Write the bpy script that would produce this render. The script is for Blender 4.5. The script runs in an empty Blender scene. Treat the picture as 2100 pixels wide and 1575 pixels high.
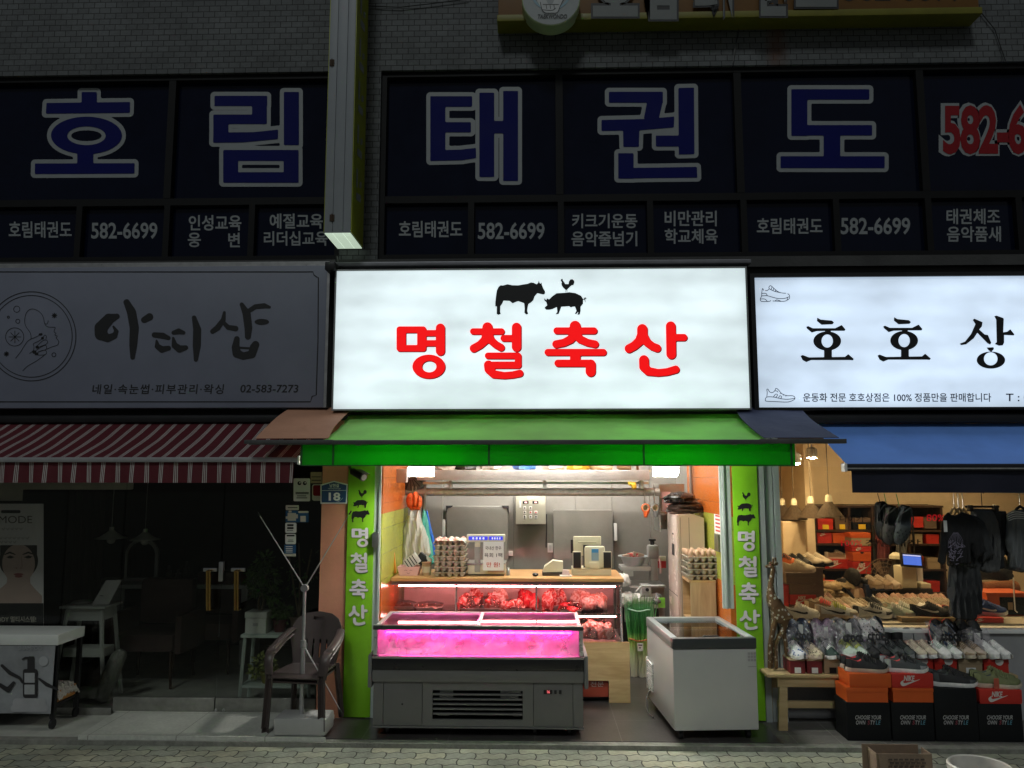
import bpy, bmesh, math, random
import numpy as np
from mathutils import Vector, Matrix
random.seed(7)
S = bpy.context.scene
C = S.collection
R_ = math.radians
# camera
F, PW, PH = 1600.0, 2100.0, 1575.0
CAMP = Vector((0.0, -6.1, 1.82))
PITCH = math.atan((975 - 787.5) / F)
YAW = math.atan(45 / F * math.cos(PITCH))
CR = Matrix.Rotation(YAW, 3, 'Z') @ Matrix.Rotation(math.pi / 2 + PITCH, 3, 'X')
cd = bpy.data.cameras.new('camera')
cam = bpy.data.objects.new('camera', cd)
C.objects.link(cam)
cam.location = CAMP
cam.rotation_euler = CR.to_euler()
cd.sensor_fit = 'HORIZONTAL'
cd.sensor_width = 36
cd.lens = F / PW * 36
cd.clip_start = 0.05
cd.clip_end = 2000
S.camera = cam
# world: night sky, last skylight
w = bpy.data.worlds.new('World')
S.world = w
w.use_nodes = True
nt = w.node_tree
nt.nodes.clear()
sky = nt.nodes.new('ShaderNodeTexSky')
sky.sky_type = 'NISHITA'
sky.sun_disc = False
sky.sun_elevation = R_(62.0)
sky.sun_rotation = R_(150)
hs = nt.nodes.new('ShaderNodeHueSaturation')
hs.inputs['Saturation'].default_value = 0.32
bg = nt.nodes.new('ShaderNodeBackground')
SKY = 0.0138
bg.inputs['Strength'].default_value = SKY
wo = nt.nodes.new('ShaderNodeOutputWorld')
nt.links.new(sky.outputs[0], hs.inputs['Color'])
tint = nt.nodes.new('ShaderNodeVectorMath')
tint.operation = 'MULTIPLY'
tint.inputs[1].default_value = (1.0, 1.0, .98)
nt.links.new(hs.outputs[0], tint.inputs[0])
nt.links.new(tint.outputs[0], bg.inputs[0])
nt.links.new(bg.outputs[0], wo.inputs[0])
sl = bpy.data.lights.new('street_fill_sun', 'SUN')  # weak lamp added to stand in for the street's light at night
sl.energy = 0.47
sl.angle = R_(10)
sl.color = (.93, 1.0, .98)
so_ = bpy.data.objects.new('street_fill_sun', sl)
C.objects.link(so_)
so_.rotation_euler = (R_(90 - 44), 0, R_(-10))
vs = S.view_settings
vs.view_transform = 'Standard'
vs.look = 'None'
vs.exposure = 0.0
vs.gamma = 1.0
vs.use_curve_mapping = False
S.cycles.use_denoising = True
S.cycles.max_bounces = 8
S.cycles.transparent_max_bounces = 16
S.cycles.sample_clamp_indirect = 6.0
S.cycles.caustics_reflective = False
S.cycles.caustics_refractive = False
# placing helpers
def ray(px, py):
 return CR @ Vector(((px - PW / 2) / F, (PH / 2 - py) / F, -1.0))
def at(px, py, Y):
 d = ray(px, py)
 return CAMP + d * ((Y - CAMP.y) / d.y)
def onz(px, py, z):
 d = ray(px, py)
 return CAMP + d * ((z - CAMP.z) / d.z)
def bx(x0, y0, x1, y1, Y):
 "pixel rectangle on plane Y -> X0, X1, Z0, Z1"
 a = at((x0 + x1) / 2, y1, Y)
 b = at((x0 + x1) / 2, y0, Y)
 m = (y0 + y1) / 2
 return at(x0, m, Y).x, at(x1, m, Y).x, a.z, b.z
def X(px, py, Y):
 return at(px, py, Y).x
def Z(py, Y, px=1095):
 return at(px, py, Y).z
# objects
def tag(o, label=None, cat=None, group=None, kind=None):
 if label:
  o['label'] = label
 if cat:
  o['category'] = cat
 if group:
  o['group'] = group
 if kind:
  o['kind'] = kind
 return o
def thing(name, label, cat, loc=(0, 0, 0), group=None):
 o = bpy.data.objects.new(name, None)
 o.empty_display_size = 0.1
 C.objects.link(o)
 o.location = loc
 return tag(o, label, cat, group)
def wloc(o):
 v = Vector((0, 0, 0))
 while o is not None:
  v += o.location
  o = o.parent
 return v
def copy_tree(o, parent=None):
 c = o.copy()
 C.objects.link(c)
 c.parent = parent
 for ch in KIDS.get(o.name, []):
  copy_tree(ch, c)
 return c
KIDS = {}
SPLIT = {'tiled_wall', 'orange_tiling', 'lime_tiling', 'pillar_core', 'cold_room_wall', 'aluminium_frame', 'shoe_shop_wall', 'beauty_shop_wall', 'outer_wall', 'sign_rail'}
class MB:
 part = False
 def __init__(s):
  s.bm = bmesh.new()
 def islands(s, name, m, parent):
  s.bm.verts.ensure_lookup_table()
  seen, o = set(), None
  for v0 in s.bm.verts:
   if v0 in seen:
    continue
   st, isl = [v0], []
   seen.add(v0)
   while st:
    v = st.pop()
    isl.append(v)
    for e in v.link_edges:
     w_ = e.other_vert(v)
     if w_ not in seen:
      seen.add(w_)
      st.append(w_)
   ix = {v: i for i, v in enumerate(isl)}
   k = MB()
   k.part = True
   k.raw([v.co.copy() for v in isl], [tuple(ix[q] for q in f.verts) for f in {f for v in isl for f in v.link_faces}])
   o = k.done(name, m, parent, smooth=False)
  s.bm.free()
  return o
 def raw(s, vs_, fs):
  v = [s.bm.verts.new(p) for p in vs_]
  out = []
  for f in fs:
   try:
    out.append(s.bm.faces.new([v[i] for i in f]))
   except ValueError:
    pass
  return v, out
 def box(s, x0, x1, y0, y1, z0, z1, bev=0, M=None):
  if x0 > x1: x0, x1 = x1, x0
  if y0 > y1: y0, y1 = y1, y0
  if z0 > z1: z0, z1 = z1, z0
  p = [Vector((x, y, z)) for z in (z0, z1) for y in (y0, y1) for x in (x0, x1)]
  if M is not None:
   p = [M @ q for q in p]
  v, f = s.raw(p, [(0, 2, 3, 1), (4, 5, 7, 6), (0, 1, 5, 4), (2, 6, 7, 3), (0, 4, 6, 2), (1, 3, 7, 5)])
  if bev:
   es = list({e for q in f for e in q.edges})
   bmesh.ops.bevel(s.bm, geom=es, offset=bev, segments=2, affect='EDGES', profile=0.6)
  return s
 def prism(s, pts, vec):
  vec = Vector(vec)
  n = len(pts)
  a = [Vector(p) for p in pts]
  s.raw(a + [p + vec for p in a], [tuple(range(n))[::-1], tuple(range(n, 2 * n))] +
    [(i, (i + 1) % n, n + (i + 1) % n, n + i) for i in range(n)])
  return s
 def tube(s, pts, r, n=8, closed=False, caps=True):
  pts = [Vector(p) for p in pts]
  k = len(pts)
  rs = r if isinstance(r, (list, tuple)) else [r] * k
  up = None
  vs_ = []
  for i, p in enumerate(pts):
   a = pts[(i - 1) % k] if (closed or i > 0) else p
   b = pts[(i + 1) % k] if (closed or i < k - 1) else p
   t = (b - a).normalized()
   if up is None:
    up = Vector((0, 0, 1)) if abs(t.z) < .9 else Vector((0, 1, 0))
   u = t.cross(up)
   if u.length < 1e-4:
    u = t.cross(Vector((1, 0, 0)))
   u.normalize()
   v = u.cross(t).normalized()
   up = v
   for j in range(n):
    an = 2 * math.pi * j / n
    vs_.append(p + (u * math.cos(an) + v * math.sin(an)) * rs[i])
  fs = []
  for i in range(k if closed else k - 1):
   i2 = (i + 1) % k
   for j in range(n):
    j2 = (j + 1) % n
    fs.append((i * n + j, i * n + j2, i2 * n + j2, i2 * n + j))
  if caps and not closed:
   fs.append(tuple(range(n))[::-1])
   fs.append(tuple(range((k - 1) * n, k * n)))
  s.raw(vs_, fs)
  return s
 def lathe(s, prof, c=(0, 0, 0), n=24, M=None, caps=True):
  c = Vector(c)
  vs_, fs = [], []
  for (r, z) in prof:
   for j in range(n):
    a = 2 * math.pi * j / n
    p = Vector((r * math.cos(a), r * math.sin(a), z))
    vs_.append(c + (M @ p if M is not None else p))
  for i in range(len(prof) - 1):
   for j in range(n):
    j2 = (j + 1) % n
    fs.append((i * n + j, i * n + j2, (i + 1) * n + j2, (i + 1) * n + j))
  if caps and prof[0][0] > 1e-6:
   fs.append(tuple(range(n))[::-1])
  if caps and prof[-1][0] > 1e-6:
   fs.append(tuple(range((len(prof) - 1) * n, len(prof) * n)))
  s.raw(vs_, fs)
  return s
 def grid(s, fn, nu, nv, cu=False, cv=False):
  vs_ = [fn(i / nu, j / nv) for i in range(nu + (0 if cu else 1)) for j in range(nv + (0 if cv else 1))]
  mv = nv + (0 if cv else 1)
  mu = nu + (0 if cu else 1)
  fs = []
  for i in range(nu):
   for j in range(nv):
    a, b, c, d = i % mu, (i + 1) % mu, j % mv, (j + 1) % mv
    fs.append((a * mv + c, b * mv + c, b * mv + d, a * mv + d))
  s.raw(vs_, fs)
  return s
 def ball(s, c, rx, ry=None, rz=None, n=14, M=None):
  ry = rx if ry is None else ry
  rz = rx if rz is None else rz
  c = Vector(c)
  def fn(u, v):
   a = 2 * math.pi * u
   b = math.pi * (v - .5)
   p = Vector((rx * math.cos(a) * math.cos(b), ry * math.sin(a) * math.cos(b), rz * math.sin(b)))
   return c + (M @ p if M is not None else p)
  return s.grid(fn, n, max(6, n * 2 // 3), cu=True)
 def done(s, name, m, parent=None, smooth=True, label=None, sharp=0.7, solid=0):
  bm = s.bm
  if name in SPLIT and not s.part:
   return s.islands(name, m, parent)
  bmesh.ops.remove_doubles(bm, verts=bm.verts, dist=1e-6)
  if solid:
   bmesh.ops.recalc_face_normals(bm, faces=bm.faces)
   bmesh.ops.solidify(bm, geom=list(bm.faces), thickness=solid)
  if smooth:
   for f in bm.faces:
    f.smooth = True
   for e in bm.edges:
    if len(e.link_faces) == 2 and e.calc_face_angle(0) > sharp:
     e.smooth = False
  bmesh.ops.recalc_face_normals(bm, faces=bm.faces)
  if parent is not None:
   off = wloc(parent)
  elif len(bm.verts):
   xs = [v.co.x for v in bm.verts]; ys = [v.co.y for v in bm.verts]; zs = [v.co.z for v in bm.verts]
   off = Vector(((min(xs) + max(xs)) / 2, (min(ys) + max(ys)) / 2, min(zs)))
  else:
   off = Vector((0, 0, 0))
  for v in bm.verts:
   v.co -= off
  me = bpy.data.meshes.new(name)
  bm.to_mesh(me)
  bm.free()
  o = bpy.data.objects.new(name, me)
  C.objects.link(o)
  if m is not None:
   me.materials.append(m)
  if parent is not None:
   o.parent = parent
   KIDS.setdefault(parent.name, []).append(o)
  else:
   o.location = off
  if label:
   o['label'] = label
  return o
# flat shapes: signed-distance glyphs
def sd_cap(x, y, a, b):
 (x0, y0, r0), (x1, y1, r1) = a, b
 dx, dy = x1 - x0, y1 - y0
 L = dx * dx + dy * dy + 1e-9
 t = np.clip(((x - x0) * dx + (y - y0) * dy) / L, 0, 1)
 return np.hypot(x - x0 - t * dx, y - y0 - t * dy) - (r0 + (r1 - r0) * t)
def sd_poly(x, y, P):
 d = np.full(x.shape, 1e18)
 sg = np.ones(x.shape)
 n = len(P)
 for i in range(n):
  ax, ay = P[i]
  bx_, by = P[i - 1]
  ex, ey = bx_ - ax, by - ay
  wx, wy = x - ax, y - ay
  t = np.clip((wx * ex + wy * ey) / (ex * ex + ey * ey + 1e-12), 0, 1)
  d = np.minimum(d, (wx - ex * t) ** 2 + (wy - ey * t) ** 2)
  c1, c2, c3 = y >= ay, y < by, ex * wy > ey * wx
  flip = (c1 & c2 & c3) | (~c1 & ~c2 & ~c3)
  sg = np.where(flip, -sg, sg)
 return sg * np.sqrt(d)
def sd_rect(x, y, x0, y0, x1, y1, r=0):
 qx = np.abs(x - (x0 + x1) / 2) - abs(x1 - x0) / 2 + r
 qy = np.abs(y - (y0 + y1) / 2) - abs(y1 - y0) / 2 + r
 return np.hypot(np.maximum(qx, 0), np.maximum(qy, 0)) + np.minimum(np.maximum(qx, qy), 0) - r
def sd_ell(x, y, cx, cy, rx, ry):
 px, py = (x - cx), (y - cy)
 k0 = np.hypot(px / rx, py / ry)
 k1 = np.hypot(px / rx ** 2, py / ry ** 2) + 1e-9
 return np.where(k0 < 1e-4, -min(rx, ry), k0 * (k0 - 1) / k1)
def sdf(shape, x, y):
 d = np.full(x.shape, 1e9)
 for it in shape:
  k = it[0]
  neg = k[0] == '-'
  k = k.lstrip('-')
  if k == 'r':
   e = sd_rect(x, y, *it[1:])
  elif k == 'e':
   e = sd_ell(x, y, *it[1:])
  elif k == 'p':
   e = sd_poly(x, y, it[1])
  else:
   P = it[1]
   e = np.full(x.shape, 1e9)
   for a, b in zip(P[:-1], P[1:]):
    e = np.minimum(e, sd_cap(x, y, a, b))
  d = np.maximum(d, -e) if neg else np.minimum(d, e)
 return d
def bounds(shape):
 xs, ys = [], []
 for it in shape:
  if it[0][0] == '-':
   continue
  k = it[0]
  if k == 'r':
   xs += [it[1], it[3]]; ys += [it[2], it[4]]
  elif k == 'e':
   xs += [it[1] - it[3], it[1] + it[3]]; ys += [it[2] - it[4], it[2] + it[4]]
  elif k == 'p':
   xs += [p[0] for p in it[1]]; ys += [p[1] for p in it[1]]
  else:
   for p in it[1]:
    xs += [p[0] - p[2], p[0] + p[2]]; ys += [p[1] - p[2], p[1] + p[2]]
 return min(xs), min(ys), max(xs), max(ys)
def contour(shape, n=80, grow=0.0, merge=True, bnd=None):
 "filled polygons of {sdf < grow}: verts (u, v, d), faces"
 x0, y0, x1, y1 = bnd or bounds(shape)
 pad = grow + (x1 - x0 + y1 - y0) * .01
 x0 -= pad; y0 -= pad; x1 += pad; y1 += pad
 h = max(x1 - x0, y1 - y0) / n
 nx, ny = int((x1 - x0) / h) + 2, int((y1 - y0) / h) + 2
 gx, gy = np.meshgrid(x0 + np.arange(nx) * h, y0 + np.arange(ny) * h, indexing='ij')
 D = sdf(shape, gx, gy) - grow
 D = np.where(np.abs(D) < h * 1e-3, h * 1e-3, D)
 V, Fs, key = [], [], {}
 def vid(k, p):
  if k not in key:
   key[k] = len(V)
   V.append(p)
  return key[k]
 def corner(i, j):
  return vid((i, j), (x0 + i * h, y0 + j * h, D[i, j]))
 def cross(i, j, i2, j2):
  k = ((i, j), (i2, j2)) if (i, j) < (i2, j2) else ((i2, j2), (i, j))
  a, b = D[i, j], D[i2, j2]
  t = a / (a - b)
  return vid(k, (x0 + (i + (i2 - i) * t) * h, y0 + (j + (j2 - j) * t) * h, 0.0))
 ins = D < 0
 for j in range(ny - 1):
  run = None
  for i in range(nx):
   full = i < nx - 1 and ins[i, j] and ins[i + 1, j] and ins[i, j + 1] and ins[i + 1, j + 1]
   if full and merge:
    if run is None:
     run = i
    continue
   if run is not None:
    Fs.append((corner(run, j), corner(i, j), corner(i, j + 1), corner(run, j + 1)))
    run = None
   if i == nx - 1:
    break
   cs = [(i, j), (i + 1, j), (i + 1, j + 1), (i, j + 1)]
   if not any(ins[c] for c in cs):
    continue
   f = []
   for q in range(4):
    a, b = cs[q], cs[(q + 1) % 4]
    if ins[a]:
     f.append(corner(*a))
    if ins[a] != ins[b]:
     f.append(cross(*a, *b))
   if len(f) >= 3:
    Fs.append(tuple(f))
 return V, Fs
def glyph(mb, shape, ox, oy, s, Y, n=80, grow=0, dx=0, dy=0):
 "shape in local pixels (scaled s, offset ox, oy) lying flat on plane Y"
 V, Fs = contour(shape, n, grow)
 mb.raw([at(ox + (u + dx) * s, oy + (v + dy) * s, Y) for u, v, d in V], Fs)
def glyph3(mb, shape, fn, n=60, grow=0):
 V, Fs = contour(shape, n, grow)
 mb.raw([fn(u, v) for u, v, d in V], Fs)
def puff(mb, shape, fn, depth, rnd, n=40, back=1.0):
 "a rounded body with this outline: fn(u, v, t) with t the thickness offset"
 V, Fs = contour(shape, n, merge=False)
 k = len(V)
 T = [depth * math.sqrt(min(1, max(0, -d / rnd))) for _, _, d in V]
 idx = []
 pts = [fn(u, v, t) for (u, v, d), t in zip(V, T)]
 for i, (u, v, d) in enumerate(V):
  if T[i] == 0:
   idx.append(i)
  else:
   idx.append(len(pts))
   pts.append(fn(u, v, -T[i] * back))
 mb.raw(pts, Fs + [tuple(idx[i] for i in f[::-1]) for f in Fs])
TXT = {}
def textmesh(body, off=0.0, shear=0.0, space=1.0):
 k = (body, off, shear, space)
 if k in TXT:
  return TXT[k]
 c = bpy.data.curves.new('lettering', 'FONT')
 c.body = body
 c.offset = off
 c.shear = shear
 c.space_character = space
 c.resolution_u = 3
 o = bpy.data.objects.new('lettering', c)
 C.objects.link(o)
 dg = bpy.context.evaluated_depsgraph_get()
 me = bpy.data.meshes.new_from_object(o.evaluated_get(dg))
 V = [(v.co.x, v.co.y) for v in me.vertices]
 Fs = [tuple(p.vertices) for p in me.polygons]
 bpy.data.objects.remove(o)
 bpy.data.curves.remove(c)
 bpy.data.meshes.remove(me)
 xs = [v[0] for v in V]; ys = [v[1] for v in V]
 a, b, e, d = min(xs), max(xs), min(ys), max(ys)
 out = ([((x - a) / (b - a), (y - e) / (d - e)) for x, y in V], Fs, (b - a) / (d - e))
 TXT[k] = out
 return out
def ptext(mb, body, O, U, V, off=0.0, shear=0.0, space=1.0):
 vs_, fs, asp = textmesh(body, off, shear, space)
 mb.raw([O + U * x + V * y for x, y in vs_], fs)
def pxtext(mb, body, x0, y0, x1, y1, Y, off=0.0, shear=0.0, space=1.0):
 O = at(x0, y1, Y)
 ptext(mb, body, O, at(x1, y1, Y) - O, at(x0, y0, Y) - O, off, shear, space)
def ribbon(mb, pts, wd, fn, closed=False):
 n = len(pts)
 vs_ = []
 for i in range(n):
  a = pts[(i - 1) % n] if closed or i > 0 else pts[i]
  b = pts[(i + 1) % n] if closed or i < n - 1 else pts[i]
  dx, dy = b[0] - a[0], b[1] - a[1]
  L = math.hypot(dx, dy) or 1
  nx_, ny_ = -dy / L * wd / 2, dx / L * wd / 2
  vs_ += [fn(pts[i][0] + nx_, pts[i][1] + ny_), fn(pts[i][0] - nx_, pts[i][1] - ny_)]
 fs = [(2 * i, 2 * i + 1, 2 * ((i + 1) % n) + 1, 2 * ((i + 1) % n)) for i in range(n if closed else n - 1)]
 mb.raw(vs_, fs)
def spline(P, k=4, closed=False):
 out = []
 n = len(P)
 for i in range(n if closed else n - 1):
  g = lambda q: P[q % n] if closed else P[max(0, min(n - 1, q))]
  p0, p1, p2, p3 = g(i - 1), g(i), g(i + 1), g(i + 2)
  for j in range(k):
   t = j / k
   out.append(tuple(.5 * (2 * b + (c - a) * t + (2 * a - 5 * b + 4 * c - d) * t * t + (3 * b - a - 3 * c + d) * t ** 3)
        for a, b, c, d in zip(p0, p1, p2, p3)))
 if not closed:
  out.append(tuple(P[-1]))
 return out
# materials
MC = {}
def _new(name):
 m = bpy.data.materials.new(name)
 m.use_nodes = True
 return m, m.node_tree, m.node_tree.nodes['Principled BSDF'], m.node_tree.links
def mat(name, col=(.5, .5, .5), rough=.6, metal=0.0, var=.12, scale=6.0, bump=.0, bscale=60, spec=.5, **kw):
 if name in MC:
  return MC[name]
 m, t, b, L = _new(name)
 b.inputs['Roughness'].default_value = rough
 b.inputs['Metallic'].default_value = metal
 b.inputs['Specular IOR Level'].default_value = spec
 tc = t.nodes.new('ShaderNodeTexCoord')
 if var:
  n = t.nodes.new('ShaderNodeTexNoise')
  n.inputs['Scale'].default_value = scale
  n.inputs['Detail'].default_value = 6
  n.inputs['Roughness'].default_value = .65
  L.new(tc.outputs['Object'], n.inputs['Vector'])
  r = t.nodes.new('ShaderNodeValToRGB')
  r.color_ramp.elements[0].position = .3
  r.color_ramp.elements[1].position = .7
  r.color_ramp.elements[0].color = tuple(c * (1 - var) for c in col) + (1,)
  r.color_ramp.elements[1].color = tuple(min(1, c * (1 + var)) for c in col) + (1,)
  L.new(n.outputs['Fac'], r.inputs[0])
  L.new(r.outputs[0], b.inputs['Base Color'])
  ma = t.nodes.new('ShaderNodeMapRange')
  ma.inputs['To Min'].default_value = max(.02, rough - .12)
  ma.inputs['To Max'].default_value = min(1, rough + .12)
  L.new(n.outputs['Fac'], ma.inputs['Value'])
  L.new(ma.outputs[0], b.inputs['Roughness'])
 else:
  b.inputs['Base Color'].default_value = (*col, 1)
 if bump:
  n2 = t.nodes.new('ShaderNodeTexNoise')
  n2.inputs['Scale'].default_value = bscale
  n2.inputs['Detail'].default_value = 4
  L.new(tc.outputs['Object'], n2.inputs['Vector'])
  bp = t.nodes.new('ShaderNodeBump')
  bp.inputs['Strength'].default_value = bump
  bp.inputs['Distance'].default_value = .02
  L.new(n2.outputs['Fac'], bp.inputs['Height'])
  L.new(bp.outputs[0], b.inputs['Normal'])
 for k, v in kw.items():
  b.inputs[k.replace('_', ' ')].default_value = v
 MC[name] = m
 return m
def emis(name, col, st, base=(.8, .8, .8)):
 if name in MC:
  return MC[name]
 m, t, b, L = _new(name)
 b.inputs['Base Color'].default_value = (*base, 1)
 b.inputs['Emission Color'].default_value = (*col, 1)
 b.inputs['Emission Strength'].default_value = st
 MC[name] = m
 return m
def glass(name, tint=(1, 1, 1), refl=1.0, rough=.02, bump=0, bscale=20):
 "thin pane: transparent body with Fresnel reflection"
 if name in MC:
  return MC[name]
 m = bpy.data.materials.new(name)
 m.use_nodes = True
 t = m.node_tree
 L = t.links
 t.nodes.clear()
 tr = t.nodes.new('ShaderNodeBsdfTransparent')
 tr.inputs[0].default_value = (*tint, 1)
 gl = t.nodes.new('ShaderNodeBsdfGlossy')
 gl.inputs['Roughness'].default_value = rough
 fr = t.nodes.new('ShaderNodeFresnel')
 fr.inputs[0].default_value = 1.5
 mu = t.nodes.new('ShaderNodeMath')
 mu.operation = 'MULTIPLY'
 mu.inputs[1].default_value = refl
 mx = t.nodes.new('ShaderNodeMixShader')
 o = t.nodes.new('ShaderNodeOutputMaterial')
 L.new(fr.outputs[0], mu.inputs[0])
 L.new(mu.outputs[0], mx.inputs[0])
 L.new(tr.outputs[0], mx.inputs[1])
 L.new(gl.outputs[0], mx.inputs[2])
 L.new(mx.outputs[0], o.inputs[0])
 if bump:
  tc = t.nodes.new('ShaderNodeTexCoord')
  n = t.nodes.new('ShaderNodeTexNoise')
  n.inputs['Scale'].default_value = bscale
  L.new(tc.outputs['Object'], n.inputs['Vector'])
  bp = t.nodes.new('ShaderNodeBump')
  bp.inputs['Strength'].default_value = bump
  bp.inputs['Distance'].default_value = .05
  L.new(n.outputs['Fac'], bp.inputs['Height'])
  L.new(bp.outputs[0], gl.inputs['Normal'])
  L.new(bp.outputs[0], fr.inputs['Normal'])
 MC[name] = m
 return m
def nodes_of(m):
 t = m.node_tree
 return t, t.nodes['Principled BSDF'], t.links
# setting materials
def brick_mat(name, bw, bh, mortar, c1, c2, cm, rough=.7, plane='XZ', wob=0.0, bump=.3, offset=.5, stain=.35, bias=0.0):
 m, t, b, L = _new(name)
 N = t.nodes.new
 tc = N('ShaderNodeTexCoord')
 sp = N('ShaderNodeSeparateXYZ')
 L.new(tc.outputs['Object'], sp.inputs[0])
 cb = N('ShaderNodeCombineXYZ')
 a, c = sp.outputs['X'], sp.outputs['Z' if plane == 'XZ' else 'Y']
 if wob:
  def wave(src, dst, per, amp):
   k = N('ShaderNodeMath'); k.operation = 'MULTIPLY'; k.inputs[1].default_value = 2 * math.pi / per
   s_ = N('ShaderNodeMath'); s_.operation = 'SINE'
   q = N('ShaderNodeMath'); q.operation = 'MULTIPLY_ADD'; q.inputs[1].default_value = amp
   L.new(src, k.inputs[0]); L.new(k.outputs[0], s_.inputs[0]); L.new(s_.outputs[0], q.inputs[0]); L.new(dst, q.inputs[2])
   return q.outputs[0]
  a2 = wave(c, a, bh * 2, wob * .8)
  c = wave(a, c, bw / 2, wob)
  a = a2
 L.new(a, cb.inputs['X'])
 L.new(c, cb.inputs['Y'])
 br = N('ShaderNodeTexBrick')
 br.offset = offset
 br.inputs['Scale'].default_value = 1
 br.inputs['Brick Width'].default_value = bw
 br.inputs['Row Height'].default_value = bh
 br.inputs['Mortar Size'].default_value = mortar
 br.inputs['Mortar Smooth'].default_value = .3
 br.inputs['Bias'].default_value = bias
 br.inputs['Color1'].default_value = (*c1, 1)
 br.inputs['Color2'].default_value = (*c2, 1)
 br.inputs['Mortar'].default_value = (*cm, 1)
 L.new(cb.outputs[0], br.inputs['Vector'])
 n = N('ShaderNodeTexNoise')
 n.inputs['Scale'].default_value = 1.3
 n.inputs['Detail'].default_value = 8
 n.inputs['Roughness'].default_value = .7
 L.new(tc.outputs['Object'], n.inputs['Vector'])
 r = N('ShaderNodeMapRange')
 r.inputs['From Min'].default_value = .3
 r.inputs['From Max'].default_value = .7
 r.inputs['To Min'].default_value = 1 - stain
 r.inputs['To Max'].default_value = 1 + stain * .4
 L.new(n.outputs['Fac'], r.inputs['Value'])
 n3 = N('ShaderNodeTexNoise')
 n3.inputs['Scale'].default_value = 45
 n3.inputs['Detail'].default_value = 5
 L.new(tc.outputs['Object'], n3.inputs['Vector'])
 r3 = N('ShaderNodeMapRange')
 r3.inputs['To Min'].default_value = .75
 r3.inputs['To Max'].default_value = 1.25
 L.new(n3.outputs['Fac'], r3.inputs['Value'])
 mm = N('ShaderNodeMath'); mm.operation = 'MULTIPLY'
 L.new(r.outputs[0], mm.inputs[0]); L.new(r3.outputs[0], mm.inputs[1])
 mx = N('ShaderNodeVectorMath'); mx.operation = 'SCALE'
 L.new(br.outputs['Color'], mx.inputs[0])
 L.new(mm.outputs[0], mx.inputs['Scale'])
 L.new(mx.outputs[0], b.inputs['Base Color'])
 b.inputs['Roughness'].default_value = rough
 ad = N('ShaderNodeMath'); ad.operation = 'MULTIPLY_ADD'; ad.inputs[1].default_value = -1.0
 L.new(br.outputs['Fac'], ad.inputs[0]); L.new(n3.outputs['Fac'], ad.inputs[2])
 bp = N('ShaderNodeBump')
 bp.inputs['Strength'].default_value = bump
 bp.inputs['Distance'].default_value = .008
 L.new(ad.outputs[0], bp.inputs['Height'])
 L.new(bp.outputs[0], b.inputs['Normal'])
 return m
def wood_mat(name, c1, c2, rough=.45, axis='X', scale=3.0):
 m, t, b, L = _new(name)
 N = t.nodes.new
 tc = N('ShaderNodeTexCoord')
 mp = N('ShaderNodeMapping')
 s = {'X': (1.2, 9, 9), 'Y': (9, 1.2, 9), 'Z': (9, 9, 1.2)}[axis]
 mp.inputs['Scale'].default_value = tuple(v * scale / 3 for v in s)
 n = N('ShaderNodeTexNoise')
 n.inputs['Scale'].default_value = 2.2
 n.inputs['Detail'].default_value = 8
 n.inputs['Roughness'].default_value = .6
 n.inputs['Distortion'].default_value = .6
 r = N('ShaderNodeValToRGB')
 r.color_ramp.elements[0].position = .34
 r.color_ramp.elements[1].position = .66
 r.color_ramp.elements[0].color = (*c1, 1)
 r.color_ramp.elements[1].color = (*c2, 1)
 L.new(tc.outputs['Object'], mp.inputs[0]); L.new(mp.outputs[0], n.inputs['Vector'])
 L.new(n.outputs['Fac'], r.inputs[0]); L.new(r.outputs[0], b.inputs['Base Color'])
 b.inputs['Roughness'].default_value = rough
 bp = N('ShaderNodeBump'); bp.inputs['Strength'].default_value = .12; bp.inputs['Distance'].default_value = .01
 L.new(n.outputs['Fac'], bp.inputs['Height']); L.new(bp.outputs[0], b.inputs['Normal'])
 return m
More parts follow.
